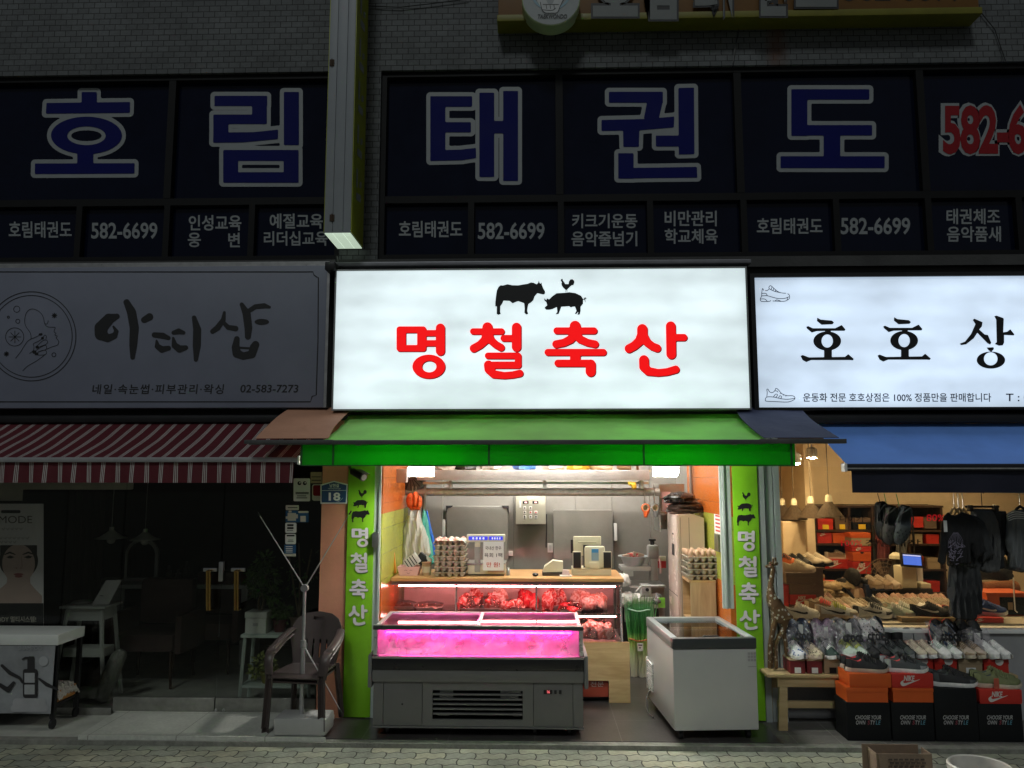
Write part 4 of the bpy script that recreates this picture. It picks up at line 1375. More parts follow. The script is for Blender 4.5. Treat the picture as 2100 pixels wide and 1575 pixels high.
MB().tube([c0, c0 + d * .02, c1 - d * .03, c1], [.014, .028, .030, .032], 14).done('body', BLACK, t)
MB().tube([c1 + d * .001, c1 + d * .004], .024, 14).done('lens_ring', mat('camera_lens', (.35, .35, .36), .2), t)
MB().box(-.036, .036, -.05, .06, .03, .036, .004, Matrix.Translation(c1 - d * .03) @ d.to_track_quat('-Y', 'Z').to_matrix().to_4x4()).done('sun_visor', BLACK, t)
MB().tube([c0, c0 + Vector((-.02, .04, .03)), c0 + Vector((-.02, .055, .05))], .011, 8).done('bracket', BLACK, t)
# stickers on the beauty shop glass
YG = .047
TANP = mat('tan_sticker', (.5, .34, .22), .6)
NAVYS = mat('blue_sticker', (.02, .11, .25), .5)
CREAMS = mat('cream_sticker', (.6, .56, .47), .6)
def sticker(label, x0, y0, x1, y1, m, marks=(), name='sticker', rad=.3):
 c = at((x0 + x1) / 2, y1, YG)
 t = thing(name, label, 'sticker', tuple(c))
 m_ = MB()
 V_, F_ = contour([('r', x0, y0, x1, y1, min(x1 - x0, y1 - y0) * rad)], 24)
 m_.raw([at(u, v, YG) for u, v, d in V_], F_)
 m_.done('backing', m, t, smooth=False, solid=.001)
 by = {}
 for (nm, mm, sh) in marks:
  k_ = MB()
  V_, F_ = contour(sh, 60)
  k_.raw([at(u, v, YG - .003) for u, v, d in V_], F_)
  k_.done(nm, mm, t, smooth=False)
 return t
ln = lambda x0, x1, *ys: [('r', x0, y - .8, x1, y + .8) for y in ys]
sticker('white notice plate with two dark round eyes on the dark glass', 602, 981, 636, 1028, PAPER,
  [('eye_marks', INK, [('e', 614, 991, 4, 4), ('-e', 615, 990, 1.6, 1.6), ('e', 625, 991, 4, 4), ('-e', 626, 990, 1.6, 1.6)]), ('text_lines', INK, ln(606, 633, 1010, 1012.5) + ln(609, 628, 1017) + ln(608, 630, 1021))], 'notice_plate', .06)
sticker('small tan label above the red sticker on the dark glass', 637, 968, 660, 991, TANP, [('text_lines', INK, ln(639, 658, 978, 985))], 'label_plate', .05)
sticker('red square sticker with wave arcs half hidden by the street number plate', 640, 993, 664, 1027, CREAMS,
  [('red_square', REDV, [('r', 642, 995, 664, 1017, 4)]), ('arc_marks', mat('pink_print', (.55, .3, .3), .5), [('c', [(646, 1005, .8), (652, 1001, .8), (660, 1004, .8)]), ('c', [(648, 1009, .8), (653, 1006, .8), (660, 1009, .8)]), ('e', 653, 1013, 1.6, 1.6)]), ('text_lines', INK, ln(644, 662, 1021))][:1] , rad=.2)
sticker('pale grey tag at the top of the sticker column', 586, 1036, 613, 1046, CREAMS, [('text_lines', INK, ln(590, 610, 1041))], rad=.15)
sticker('blue and cream collage sticker under the grey tag', 586, 1047, 611, 1071, NAVYS,
  [('cream_panels', CREAMS, [('r', 590, 1052, 607, 1068), ('r', 586, 1059, 590, 1064), ('r', 607, 1055, 611, 1063), ('r', 592, 1047, 598, 1051)])], rad=.02)
sticker('blue sticker with a pale square to the right of the collage sticker', 611.5, 1048, 633, 1071, NAVYS, [('pale_square', CREAMS, [('r', 616, 1058, 627, 1070), ('r', 611.5, 1048, 633, 1052, 2)])], rad=.02)
sticker('rounded white sticker with two bold black lines', 585, 1072, 608, 1093, PAPER, [('text_lines', INK, [('r', 589, 1075, 602, 1079), ('r', 589, 1081, 602, 1085), ('e', 590.5, 1088, 1.2, 1.2), ('r', 593, 1087.5, 601, 1088.5)])], rad=.15)
sticker('rounded white sticker with one bold line above the blue card', 585, 1095, 607, 1116, PAPER, [('text_lines', INK, [('r', 588, 1097, 604, 1100), ('r', 591, 1107, 601, 1108), ('r', 590, 1110, 602, 1111)])], rad=.15)
sticker('blue card with pale foot at the bottom of the sticker column', 583, 1117, 607, 1141, NAVYS, [('pale_foot', CREAMS, [('r', 583, 1135.5, 607, 1141)]), ('text_lines', PAPER, ln(586, 600, 1121, 1125, 1128.5, 1132))], rad=.02)
# beauty shop window display
YP = .068
t = thing('poster', 'pale portrait poster of a woman with sleek dark hair behind the glass', 'poster', tuple(at(20, 1285, YP)))
q = lambda x0, y0, x1, y1, Y=YP: [at(x0, y1, Y), at(x1, y1, Y), at(x1, y0, Y), at(x0, y0, Y)]
MB().prism(q(-75, 1033, 89, 1285), (0, .003, 0)).done('sheet', mat('poster_paper', (.84, .80, .81), .5, var=.03), t, smooth=False)
def pm(nm, shape, m, k, n=70):
 m_ = MB()
 V_, F_ = contour(shape, n)
 m_.raw([at(u, v, YP - .0012 * k) for u, v, d in V_], F_)
 return m_.done(nm, m, t, smooth=False)
pm('black_band', [('r', -75, 1237, 89, 1285)], INK, 1)
HAIRP = mat('poster_hair', (.03, .02, .018), .5)
SKINP = mat('poster_skin', (.60, .44, .39), .5, var=.06)
pm('hair', [('e', 38, 1150, 40, 38), ('r', 0, 1118, 76, 1150), ('-r', -99, 1000, 200, 1118)], HAIRP, 1)
pm('shoulders', [('p', [(-40, 1237), (-38, 1222), (2, 1206), (14, 1195), (15, 1180), (62, 1180), (62, 1196), (72, 1208), (86, 1222), (86, 1237)])], SKINP, 1.6)
pm('face', [('e', 38, 1156, 33.5, 40), ('p', [(6, 1165), (22, 1194), (38, 1201), (54, 1194), (70, 1165)]), ('-r', -99, 1000, 200, 1118)], SKINP, 2.2)
pm('brows', [('c', [(10, 1137, 1.2), (20, 1133, 1.8), (31, 1137, 1)]), ('c', [(47, 1137, 1), (58, 1133, 1.8), (67, 1136, 1.2)])], HAIRP, 3)
pm('eyes', [('e', 21, 1143, 6, 2.2), ('e', 58, 1143, 6, 2.2), ('c', [(14, 1143, .7), (21, 1140, 1), (29, 1143, .7)]), ('c', [(50, 1143, .7), (58, 1140, 1), (66, 1142, .7)])], HAIRP, 3)
pm('lips', [('e', 38, 1178, 10, 2.6), ('e', 38, 1182, 8, 2.6)], mat('poster_lips', (.32, .09, .09), .5), 3)
pm('nose_line', [('e', 33.5, 1165, 1.6, 1), ('e', 43, 1165, 1.6, 1), ('c', [(44, 1142, .4), (45, 1156, .5), (46, 1163, .5)])], mat('poster_shadow', (.30, .17, .14), .5), 3)
pm('pill_mark', [('r', 2, 1046, 42, 1052.5, 3)], INK, 1)
m_ = MB()
pxtext(m_, 'PMODE', -15, 1058, 66, 1073, YP - .0015, -.005)
m_.done('title_lettering', mat('brown_print', (.10, .07, .05), .5), t, smooth=False)
m_ = MB()
for y_, a_, b_ in ((1085, 4, 52), (1104, -10, 64), (1112, 0, 42)):
 for w_ in range(int((b_ - a_) / 9)):
  ribbon(m_, [(a_ + w_ * 9, y_ - 2), (a_ + w_ * 9 + 3, y_ + 2), (a_ + w_ * 9 + 6, y_ - 3)], .9, lambda u, v: at(u, v, YP - .0015))
m_.done('text_lines', mat('brown_print', (.1, .07, .05), .5), t, smooth=False)
m_ = MB(); pxtext(m_, 'BODY 멀티시스템!', -12, 1264, 74, 1276, YP - .003, .015)
m_.done('footer_lettering', CREAMS, t, smooth=False)
t = thing('roller_blind', 'rolled up pale blind along the top of the left glass', 'blind', tuple(at(100, 1004, .14)))
a_, b_, z0_, z1_ = bx(-60, 990, 271, 1004, .14)
MB().box(a_, b_, .11, .17, z0_, z1_ + .02, .012).done('cassette', mat('blind_fabric', (.6, .57, .48), .7), t)
MB().box(a_, b_ - .9, .15, .155, z0_ - .09, z0_).done('fabric', mat('blind_fabric', (.36, .34, .28), .7), t)
mb = MB()
ca, cb = X(128, 1200, 1.3), X(205, 1200, 1.3)
mb.grid(lambda u, v: Vector((ca + (cb - ca) * u, 1.3 + .035 * math.sin(u * 38), .25 + 1.9 * v)), 60, 2)
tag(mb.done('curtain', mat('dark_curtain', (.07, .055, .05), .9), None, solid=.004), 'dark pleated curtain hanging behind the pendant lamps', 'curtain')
for i, (px, py, Y_) in enumerate(((228, 1104, .9), (297, 1107, 1.15))):
 c = at(px, py, Y_)
 t = thing('pendant_lamp', ('nearer' if i == 0 else 'dimmer farther') + ' unlit flared pale pendant lamp in the dark beauty shop', 'lamp', tuple(c), 'flared pendant lamps')
 MB().lathe([(.135, 0), (.13, .006), (.085, .022), (.05, .045), (.022, .07), (.018, .1), (.0, .102)], c, 28).done('lamp_shade', mat('pale_green_enamel', (.7, .74, .64), .35), t)
 MB().tube([c + Vector((0, 0, .1)), (c.x, c.y, 2.49)], .004, 6).done('cord', mat('lamp_cord', (.3, .3, .28), .6), t)
 MB().ball(c + Vector((0, 0, -.012)), .038).done('bulb', mat('dull_bulb', (.45, .44, .4), .2), t)
PALEW = mat('pale_painted_wood', (.62, .64, .60), .6, var=.12)
zt_ = at(188, 1238, .5).z
c = at(188, 1238, .5)
t = thing('stand_table', 'tall narrow white stand with splayed legs just behind the glass', 'table', (c.x, .5, .0))
MB().box(c.x - .19, c.x + .19, .36, .64, zt_ - .02, zt_, .004).done('table_top', PALEW, t)
MB().box(c.x - .15, c.x + .15, .40, .6, zt_ - .12, zt_ - .021).done('apron', PALEW, t)
for sx in (-1, 1):
 for y_ in (.4, .6):
  MB().tube([(c.x + sx * .14, y_, zt_ - .03), (c.x + sx * .22, y_ + (y_ - .5) * .4, 0)], .018, 6).done('leg', PALEW, t)
MB().box(c.x - .17, c.x + .17, .42, .58, zt_ * .45, zt_ * .45 + .07).done('lower_shelf', PALEW, t)
t = thing('open_folder_board', 'pale tilted board propped on the tall white stand', 'board', (c.x + .1, .5, zt_))
MB().prism([(c.x + .03, .45, zt_ + .002), (c.x + .17, .45, zt_ + .002), (c.x + .23, .52, zt_ + .19), (c.x + .10, .52, zt_ + .19)], (0, .008, 0)).done('panel', mat('board_white', (.8, .8, .78), .5), t, smooth=False)
MB().prism([(c.x + .09, .451, zt_ + .07), (c.x + .12, .451, zt_ + .07), (c.x + .121, .452, zt_ + .074), (c.x + .091, .452, zt_ + .074)], (0, .002, 0)).done('dark_mark', INK, t, smooth=False)
mb = MB()
mb.ball((c.x - .08, .5, zt_ + .012), .09, .07, .018)
tag(mb.done('folded_cloth', mat('folded_towel', (.3, .3, .28), .9, bump=.4), None), 'flat folded cloth lying on the tall white stand', 'cloth')
mb = MB()
c = at(215, 1435, .35)
mb.tube([(c.x - .03, .35, .02), (c.x + .02, .37, .2), (c.x + .07, .40, .36), (c.x + .09, .41, .40)], [.05, .07, .06, .035], 12)
tag(mb.done('wrapped_roll', mat('cloudy_film', (.22, .23, .2), .3, bump=.6, bscale=30), None), 'cloudy plastic wrapped roll leaning under the white stand', 'roll')
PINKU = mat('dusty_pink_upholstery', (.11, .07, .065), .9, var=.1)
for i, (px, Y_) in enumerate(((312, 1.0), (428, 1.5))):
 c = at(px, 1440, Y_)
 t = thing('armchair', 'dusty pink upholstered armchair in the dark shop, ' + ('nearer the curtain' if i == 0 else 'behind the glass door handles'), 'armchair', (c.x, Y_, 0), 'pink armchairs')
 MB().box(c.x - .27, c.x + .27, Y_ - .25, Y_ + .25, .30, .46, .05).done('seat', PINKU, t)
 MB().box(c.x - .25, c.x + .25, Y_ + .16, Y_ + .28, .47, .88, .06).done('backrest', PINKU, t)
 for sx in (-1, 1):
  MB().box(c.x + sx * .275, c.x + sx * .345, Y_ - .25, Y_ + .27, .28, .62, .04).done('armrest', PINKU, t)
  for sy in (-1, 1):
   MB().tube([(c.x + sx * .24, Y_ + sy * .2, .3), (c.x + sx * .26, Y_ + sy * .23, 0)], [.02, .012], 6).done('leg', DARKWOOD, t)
c = at(288, 1240, 1.9)
t = thing('vanity_table', 'long pale vanity table at the back of the dark beauty shop', 'table', (c.x, 1.9, 0))
MB().box(c.x - .5, c.x + 1.2, 1.6, 2.1, .72, .76, .005).done('table_top', PALEW, t)
for xx in (c.x - .45, c.x + 1.15):
 MB().box(xx - .03, xx + .03, 1.65, 2.05, 0, .719).done('leg', PALEW, t)
MB().box(c.x - .5, c.x - .02, 1.595, 1.62, .5, .715).done('drawer', PALEW, t)
t = thing('arched_mirror', 'arched pale mirror standing on the vanity table', 'mirror', (c.x, 1.9, .76))
V_, F_ = contour([('e', 0, .25, .17, .17), ('r', -.17, 0, .17, .25)], 40)
m_ = MB(); m_.raw([(c.x + u, 1.9, .76 + v) for u, v, d in V_], F_)
m_.done('frame', PALEW, t, smooth=False, solid=.03)
V_, F_ = contour([('e', 0, .25, .14, .14), ('r', -.14, .03, .14, .25)], 40)
m_ = MB(); m_.raw([(c.x + u, 1.865, .76 + v) for u, v, d in V_], F_)
m_.done('mirror_glass', mat('mirror_silver', (.5, .5, .5), .05, 1.0, var=0), t, smooth=False)
for i, (dx, hh) in enumerate(((.32, .16), (.42, .12), (.5, .2), (.66, .14))):
 m_ = MB().lathe([(.025, 0), (.027, hh * .7), (.012, hh * .75), (.012, hh), (0, hh)], (c.x + dx, 1.8, .76), 12)
 tag(m_.done('cosmetic_bottle', mat('cosmetic_bottle_dark', (.10, .09, .08), .3), None), 'dark cosmetic bottle on the vanity table, ' + ('closest to the mirror', 'second from the mirror', 'tallest of the row', 'set apart at the end')[i], 'bottle', 'cosmetic bottles on the vanity')
# trolley table with printed sheet
TX = -3.47
t = thing('trolley_table', 'white topped trolley table on casters in front of the beauty shop', 'table', (-4.3, -.15, 0))
WL_ = mat('white_laminate', (.72, .74, .70), .35, var=.05)
MB().box(-5.3, TX, -.33, .01, .59, .665, .003).done('table_top', WL_, t)
for x_ in (-5.2, TX - .035):
 for y_ in (-.315, -.03):
  lg = MB().box(x_, x_ + .03, y_, y_ + .03, .07, .589).done('leg', BLACK, t)
  MB().tube([(x_ + .006, y_ + .015, .035), (x_ + .024, y_ + .015, .035)], .035, 16).done('caster', DARKM, lg)
MB().box(-5.2, TX - .01, -.31, -.005, .15, .17).done('lower_shelf', BLACK, t, smooth=False)
t = thing('printed_sheet', 'grey printed sheet showing a pump bottle, hanging on the trolley front', 'sheet', (-4.3, -.34, .1))
YQ = -.336
MB().grid(lambda u, v: Vector((-5.25 + (TX - .015 + 5.25) * u, YQ - .004 * math.sin(u * 20) * (1 - v), .115 + (.588 - .115) * v)), 40, 6).done('sheet', mat('grey_print_sheet', (.30, .31, .32), .5, var=.35, scale=2.2), t, solid=.002)
def ps(nm, shape, m, k, n=70):
 m_ = MB()
 V_, F_ = contour(shape, n)
 m_.raw([at(u, v, YQ - .006 - .0015 * k) for u, v, d in V_], F_)
 return m_.done(nm, m, t, smooth=False)
ps('bottle_print', [('r', 47, 1372, 77, 1431, 5), ('r', 56, 1352, 70, 1374, 2), ('c', [(62, 1350, 3), (52, 1349, 2), (46, 1352, 1.6)]), ('r', 58, 1346, 70, 1354, 2)], mat('dark_print', (.03, .028, .03), .5), 1)
ps('bottle_label_print', [('r', 50, 1380, 71, 1400), ('r', 50, 1404, 71, 1424)], mat('pale_print', (.42, .43, .44), .5), 2)
ps('towel_print', [('r', 26, 1432, 94, 1452, 8), ('r', 22, 1446, 98, 1460, 6)], mat('mid_print', (.40, .40, .41), .5), .5)
ps('leaf_print', [('c', [(4, 1365, 3), (20, 1380, 4), (40, 1390, 3), (46, 1400, 2)]), ('c', [(0, 1405, 4), (16, 1415, 5), (28, 1400, 3)]), ('c', [(80, 1392, 2), (96, 1404, 4), (118, 1414, 2)])], mat('dark_print', (.03, .028, .03), .5), .8)
ps('disc_print', [('e', 89, 1356, 9.5, 10)], mat('pale_print', (.42, .43, .44), .5), .8)
m_ = MB(); pxtext(m_, 'SHAMPOO', 37, 1325, 86, 1333, YQ - .008, .0)
m_.done('faint_lettering', mat('pale_print2', (.36, .37, .38), .5), t, smooth=False)
t = thing('wooden_tray', 'orange wooden tray on the lower shelf of the trolley', 'tray', (-3.6, -.15, .171))
m_ = MB()
m_.box(-3.78, -3.50, -.29, -.02, .172, .182).box(-3.78, -3.50, -.30, -.29, .172, .25).box(-3.78, -3.50, -.02, -.01, .172, .25).box(-3.50, -3.49, -.30, -.01, .172, .25).box(-3.79, -3.78, -.30, -.01, .172, .25)
m_.done('tray_body', wood_mat('orange_tray_wood', (.38, .17, .04), (.5, .25, .08)), t, smooth=False)
mb = MB()
rnd = random.Random(5)
mb.grid(lambda u, v: Vector((-3.77 + .31 * u, -.28 + .26 * v, .252 + .03 * math.sin(math.pi * v) + .012 * math.sin(u * 40) * math.sin(v * 37) - (.06 * max(0, u - .85) / .15))), 50, 40)
tag(mb.done('knitted_cloth', mat('cream_knit', (.55, .53, .47), .95, bump=.8, bscale=120), None, solid=.008), 'cream knitted cloth draped over the orange tray', 'cloth')
# plants behind the glass
LEAF = mat('dim_leaf', (.09, .17, .045), .5, var=.5, scale=14)
LEAF2 = mat('yellow_green_leaf', (.26, .31, .08), .5, var=.5, scale=14)
TRUNK = mat('pale_trunk', (.16, .13, .08), .8, bump=.4)
def leaves(mb, centers, n, size, rnd, droop=.4):
 for _ in range(n):
  c, r = rnd.choice(centers)
  v = Vector((rnd.gauss(0, 1), rnd.gauss(0, 1), rnd.gauss(0, 1)))
  v.normalize()
  p = Vector(c) + v * r * rnd.random() ** .4
  dr = (v + Vector((0, 0, -droop)) + Vector((rnd.uniform(-.5, .5), rnd.uniform(-.5, .5), rnd.uniform(-.5, .5)))).normalized()
  sd = dr.cross(Vector((rnd.uniform(-1, 1), rnd.uniform(-1, 1), 1))).normalized()
  L_ = size * rnd.uniform(.6, 1.3)
  W_ = L_ * .28
  up = dr.cross(sd) * L_ * .12
  mb.raw([p, p + dr * L_ * .45 + sd * W_ + up, p + dr * L_, p + dr * L_ * .45 - sd * W_ + up], [(0, 1, 2), (0, 2, 3)])
c = at(575, 1296, .38)
zs_ = c.z
t = thing('plant_stand', 'pale green two tier plant stand with splayed legs', 'stand', (c.x, .38, 0))
PGR = mat('pale_green_paint', (.62, .72, .66), .5, var=.1)
xl, xr = X(497, 1296, .3), X(645, 1296, .3)
MB().box(xl, xr, .26, .52, zs_ - .025, zs_, .004).done('shelf', PGR, t)
MB().box(xl + .0, xr - .02, .28, .50, .14, .16, .003).done('lower_shelf', PGR, t)
for x_ in (xl + .03, xr - .05):
 for y_ in (.28, .49):
  MB().tube([(x_, y_, zs_ - .02), (x_ + (-.03 if x_ < (xl + xr) / 2 else .03), y_, 0)], .014, 4).done('leg', PGR, t)
def pot_plant(px, py, Y, w_, h_, label, crowns, n, leaf, m, pm_, stems, square=False, zb=None):
 c = at(px, py, Y)
 if zb is not None:
  c.z = zb
 t = thing('potted_plant', label, 'plant', tuple(c))
 if square:
  m_ = MB().box(c.x - w_ / 2, c.x + w_ / 2, Y - w_ / 2, Y + w_ / 2, c.z, c.z + h_ * .72, .006)
  m_.box(c.x - w_ * .53, c.x + w_ * .53, Y - w_ * .53, Y + w_ * .53, c.z + h_ * .721, c.z + h_, .006)
  pt = m_.done('pot', pm_, t)
  MB().box(c.x - .02, c.x + .02, Y - w_ / 2 - .004, Y - w_ / 2 - .0005, c.z + h_ * .36, c.z + h_ * .5).done('tag', mat('pot_tag', (.5, .5, .5), .4), pt)
 else:
  MB().lathe([(w_ * .36, 0), (w_ * .48, h_ * .9), (w_ * .52, h_ * .9), (w_ * .52, h_), (w_ * .46, h_), (0, h_ * .9)], c, 20).done('pot', pm_, t)
 rnd = random.Random(int(px))
 m_ = MB()
 C_ = [(Vector((c.x + a_, Y + b_, c.z + h_ + e_)), r_) for a_, b_, e_, r_ in crowns]
 leaves(m_, C_, n, leaf, rnd)
 m_.done('foliage', m, t, smooth=False)
 m_ = MB()
 for st in stems:
  m_.tube([(c.x + a_, Y + b_, c.z + h_ * .9 + e_) for a_, b_, e_ in st], [.009 - .004 * i / len(st) for i in range(len(st))], 6)
 m_.done('stem', TRUNK, t)
pot_plant(531, 1293, .38, .17, .17, 'leafy small tree with braided stem in a square white pot on the stand', [(0, 0, .33, .09), (-.06, 0, .27, .07), (.08, 0, .26, .07), (.02, 0, .41, .06), (.1, 0, .12, .05), (-.03, 0, .18, .05)], 420, .055, LEAF, mat('white_ceramic', (.78, .79, .74), .35), [[(0, 0, 0), (-.015, 0, .08), (.01, 0, .17), (-.02, 0, .3)], [(.01, 0, 0), (.03, 0, .1), (.0, 0, .2), (.05, 0, .31)]], True, zb=zs_)
pot_plant(574, 1294, .40, .12, .10, 'low dark foliage plant in a dark red pot beside the white pot', [(0, 0, .04, .06), (.03, 0, .06, .05)], 160, .05, LEAF, mat('dark_red_pot', (.10, .02, .025), .4), [[(0, 0, 0), (0, 0, .05)]], zb=zs_)
pot_plant(612, 1294, .42, .15, .12, 'thin twiggy plant in a brown pot behind the plastic chairs', [(-.06, 0, .35, .10), (.06, 0, .4, .12), (.0, 0, .25, .1)], 70, .04, LEAF, mat('brown_pot', (.14, .10, .07), .5), [[(0, 0, 0), (-.05, 0, .25), (-.1, 0, .5)], [(0, 0, 0), (.04, 0, .25), (.09, 0, .55)], [(0, 0, 0), (0, 0, .3), (-.02, 0, .6)]], zb=zs_)
pot_plant(549, 1422, .38, .13, .09, 'yellow green trailing plant in a yellow pot on the lower shelf', [(-.07, 0, .06, .06), (0, 0, .06, .05), (.04, -.03, .02, .04), (-.1, 0, 0, .05)], 240, .045, LEAF2, mat('yellow_pot', (.20, .18, .04), .5), [[(0, 0, 0), (-.04, 0, .05)]], zb=.161)
# plastic chairs
CHP = mat('brown_grey_plastic', (.062, .047, .045), .38, var=.06)
def make_chair(name, label, group):
 t = thing(name, label, 'chair', (0, 0, 0), group)
 W_ = .215
 m_ = MB()
 m_.grid(lambda u, v: Vector(((u - .5) * 2 * (W_ - .02 * v), -.235 + .44 * v, .425 - .018 * math.sin(math.pi * min(1, v * 1.15)) * (1 - (2 * u - 1) ** 2) - .03 * max(0, .12 - v) / .12)), 16, 14)
 m_.done('seat', CHP, t, solid=.012)
 sh = [('p', [(-.185, 0), (.185, 0), (.215, .14), (.235, .22), (.225, .31), (.19, .37), (.12, .41), (0, .425), (-.12, .41), (-.19, .37), (-.225, .31), (-.235, .22), (-.215, .14)])]
 for i in range(-2, 2):
  sh.append(('-r', (i + .5) * .062 - .009, .05, (i + .5) * .062 + .009, .20, .009))
 sh.append(('-r', -.05, .352, .05, .385, .013))
 V_, F_ = contour(sh, 70, merge=False)
 m_ = MB(); m_.raw([(u, .19 + v * .20 - .7 * u * u, .415 + v) for u, v, d in V_], F_)
 m_.done('backrest', CHP, t, solid=.012)
 for sx in (-1, 1):
  pts = spline([(sx * .222, .20, .70), (sx * .245, .08, .665), (sx * .252, -.06, .62), (sx * .250, -.17, .59), (sx * .240, -.225, .53), (sx * .225, -.235, .42)], 4)
  m_ = MB()
  n_ = len(pts)
  def af(u, v, pts=pts, n_=n_, sx=sx):
   p = Vector(pts[min(n_ - 1, int(round(u * (n_ - 1))))])
   a_ = 2 * math.pi * v
   tt = u
   nrm = Vector((1, 0, 0))
   z_ = Vector((0, 0, 1)) if tt < .6 else Vector((0, 1, 0))
   return p + nrm * .036 * math.cos(a_) + z_ * .012 * math.sin(a_)
  m_.grid(af, n_ - 1, 12, cv=True)
  m_.done('armrest', CHP, t)
  lm = MB()
  lm.grid(lambda u, v, sx=sx: Vector((sx * (.222 + .02 * u) + (v - .5) * .06 * (1 if True else 0), -.235 - .015 * u, .43 * (1 - u))) + Vector((0, .035 * math.sin(math.pi * v), 0)), 6, 8)
  lm.done('leg', CHP, t, solid=.008)
  lm = MB()
  lm.grid(lambda u, v, sx=sx: Vector((sx * (.19 + .03 * u) + (v - .5) * .05, .20 + .07 * u, .43 * (1 - u))) + Vector((0, -.03 * math.sin(math.pi * v), 0)), 6, 8)
  lm.done('leg', CHP, t, solid=.008)
 return t
ch = make_chair('plastic_chair', 'brown grey plastic armchair with slotted back, upper one of the stack', 'stacked plastic chairs')
ch2 = copy_tree(ch)
cx_ = X(634, 1390, -.2)
ch.location = (cx_, -.275, .063)
ch.scale = ch2.scale = (.86, .84, .87)
ch2.location = (cx_ - .004, -.255, .029)
tag(ch2, 'brown grey plastic armchair nested underneath, lower one of the stack')
ch.rotation_euler = (0, 0, R_(-7))
ch2.rotation_euler = (0, 0, R_(-6))
# banner stand
c = at(617, 1509, -.47)
xb = c.x
yb_ = -.45
t = thing('banner_stand', 'empty banner stand with grey weighted foot and thin spread arms', 'stand', (xb, yb_, .029))
FT = mat('grey_weight_plastic', (.40, .40, .39), .5, var=.08)
m_ = MB().box(xb - .185, xb + .185, yb_ - .06, yb_ + .17, .030, .148, .022)
m_.done('foot', FT, t)
m_ = MB()
for i in range(14):
 m_.box(xb + .02 + i * .009, xb + .024 + i * .009, yb_ - .03, yb_ + .03, .1485, .152)
m_.done('foot_ribs', FT, t, smooth=False)
j = at(625, 1206, yb_ + .05)
PB_ = at(618, 1470, yb_ + .05)
POLE = mat('grey_pole', (.42, .42, .43), .35, .6)
mid = at(622, 1322, yb_ + .05)
MB().tube([(PB_.x, PB_.y, .146), mid], .016, 12).done('lower_pole', POLE, t)
MB().tube([mid, j], .012, 12).done('upper_pole', POLE, t)
MB().tube([mid + Vector((0, 0, -.02)), mid + Vector((0, 0, .03))], .021, 12).done('clamp', mat('grey_clamp', (.22, .22, .22), .5), t)
MB().tube([j + Vector((0, -.02, 0)), j + Vector((0, .02, 0))], .026, 16).done('joint', mat('grey_clamp', (.22, .22, .22), .5), t)
for (p_, q_) in ((j, at(533, 1058, yb_ + .02)), (j, at(716, 1055, yb_ + .02)), (mid, at(697, 1455, yb_ - .02))):
 am = MB().tube([p_, q_], [.005, .003], 6).done('arm', mat('pale_rod', (.5, .5, .5), .35, .5), t)
 MB().tube([q_, q_ + (q_ - p_).normalized() * .03], .0055, 8).done('rod_tip', BLACK, am)
def fogged(name, amt, kind='ShaderNodeBsdfTranslucent'):
 "pane misted over: part clear, part scattering"
 if name in MC:
  return MC[name]
 m = glass(name, (1, .95, .98), 1.0, .05)
 t_ = m.node_tree
 N = t_.nodes.new
 tl = N(kind); tl.inputs[0].default_value = (.92, .9, .92, 1)
 tc = N('ShaderNodeTexCoord'); n = N('ShaderNodeTexNoise'); n.inputs['Scale'].default_value = 7; n.inputs['Detail'].default_value = 6
 mr = N('ShaderNodeMapRange'); mr.inputs['From Min'].default_value = .35; mr.inputs['From Max'].default_value = .65
 mr.inputs['To Min'].default_value = max(.03, amt - .3); mr.inputs['To Max'].default_value = min(.95, amt + .2)
 mx = N('ShaderNodeMixShader')
 top = [q for q in t_.nodes if q.type == 'MIX_SHADER' and q != mx][0]
 tr = [q for q in t_.nodes if q.type == 'BSDF_TRANSPARENT'][0]
 t_.links.new(tc.outputs['Object'], n.inputs['Vector']); t_.links.new(n.outputs['Fac'], mr.inputs['Value'])
 t_.links.new(mr.outputs[0], mx.inputs[0]); t_.links.new(tr.outputs[0], mx.inputs[1]); t_.links.new(tl.outputs[0], mx.inputs[2])
 t_.links.new(mx.outputs[0], top.inputs[1])
 return m
# butcher shop: pink display case
PC = mat('case_grey_paint', (.16, .16, .155), .4, .2, var=.06)
PCD = mat('case_dark_band', (.012, .012, .014), .3, var=.05)
PCL = mat('case_bumper', (.16, .165, .165), .5, var=.06)
Yc = -.42
cx0, cx1 = X(764, 1400, Yc), X(1197, 1400, Yc)
zz = lambda p: Z(p, Yc)
dc = thing('display_case', 'grey refrigerated island case glowing magenta, in the middle of the shop front', 'display case', ((cx0 + cx1) / 2, -.12, .004))
Yr = .16
zt1, zg0, zg1 = zz(1287), zz(1344), zz(1293)
gx0, gx1, gy0, gy1 = 887, 1072, 1416, 1476
a0, a1, b0, b1 = bx(gx0, gy0, gx1, gy1, Yc)
zlo, zmid = zz(1494), zz(1399)
m_ = MB()
xp = [cx0 + .005, X(786, 1440, Yc), X(866, 1440, Yc), X(1094, 1440, Yc), X(1175, 1440, Yc), cx1 - .005]
for i in (0, 1, 3, 4):
 m_.box(xp[i] + .0015, xp[i + 1] - .0015, Yc, Yc + .02, zlo + .012, zmid - .002, .003)
m_.box(xp[2] + .0015, a0, Yc, Yc + .02, zlo + .012, zmid - .002).box(a1, xp[3] - .0015, Yc, Yc + .02, zlo + .012, zmid - .002)
m_.box(a0, a1, Yc, Yc + .02, zlo + .012, b0).box(a0, a1, Yc, Yc + .02, b1, zmid - .002)
m_.box(cx0, cx1, Yc - .006, Yc + .03, zlo - .004, zlo + .010, .003)
m_.done('front_panel', PC, dc)
m_ = MB()
m_.box(cx0 + .01, cx1 - .01, Yc + .06, Yr, zlo, zlo + .02)
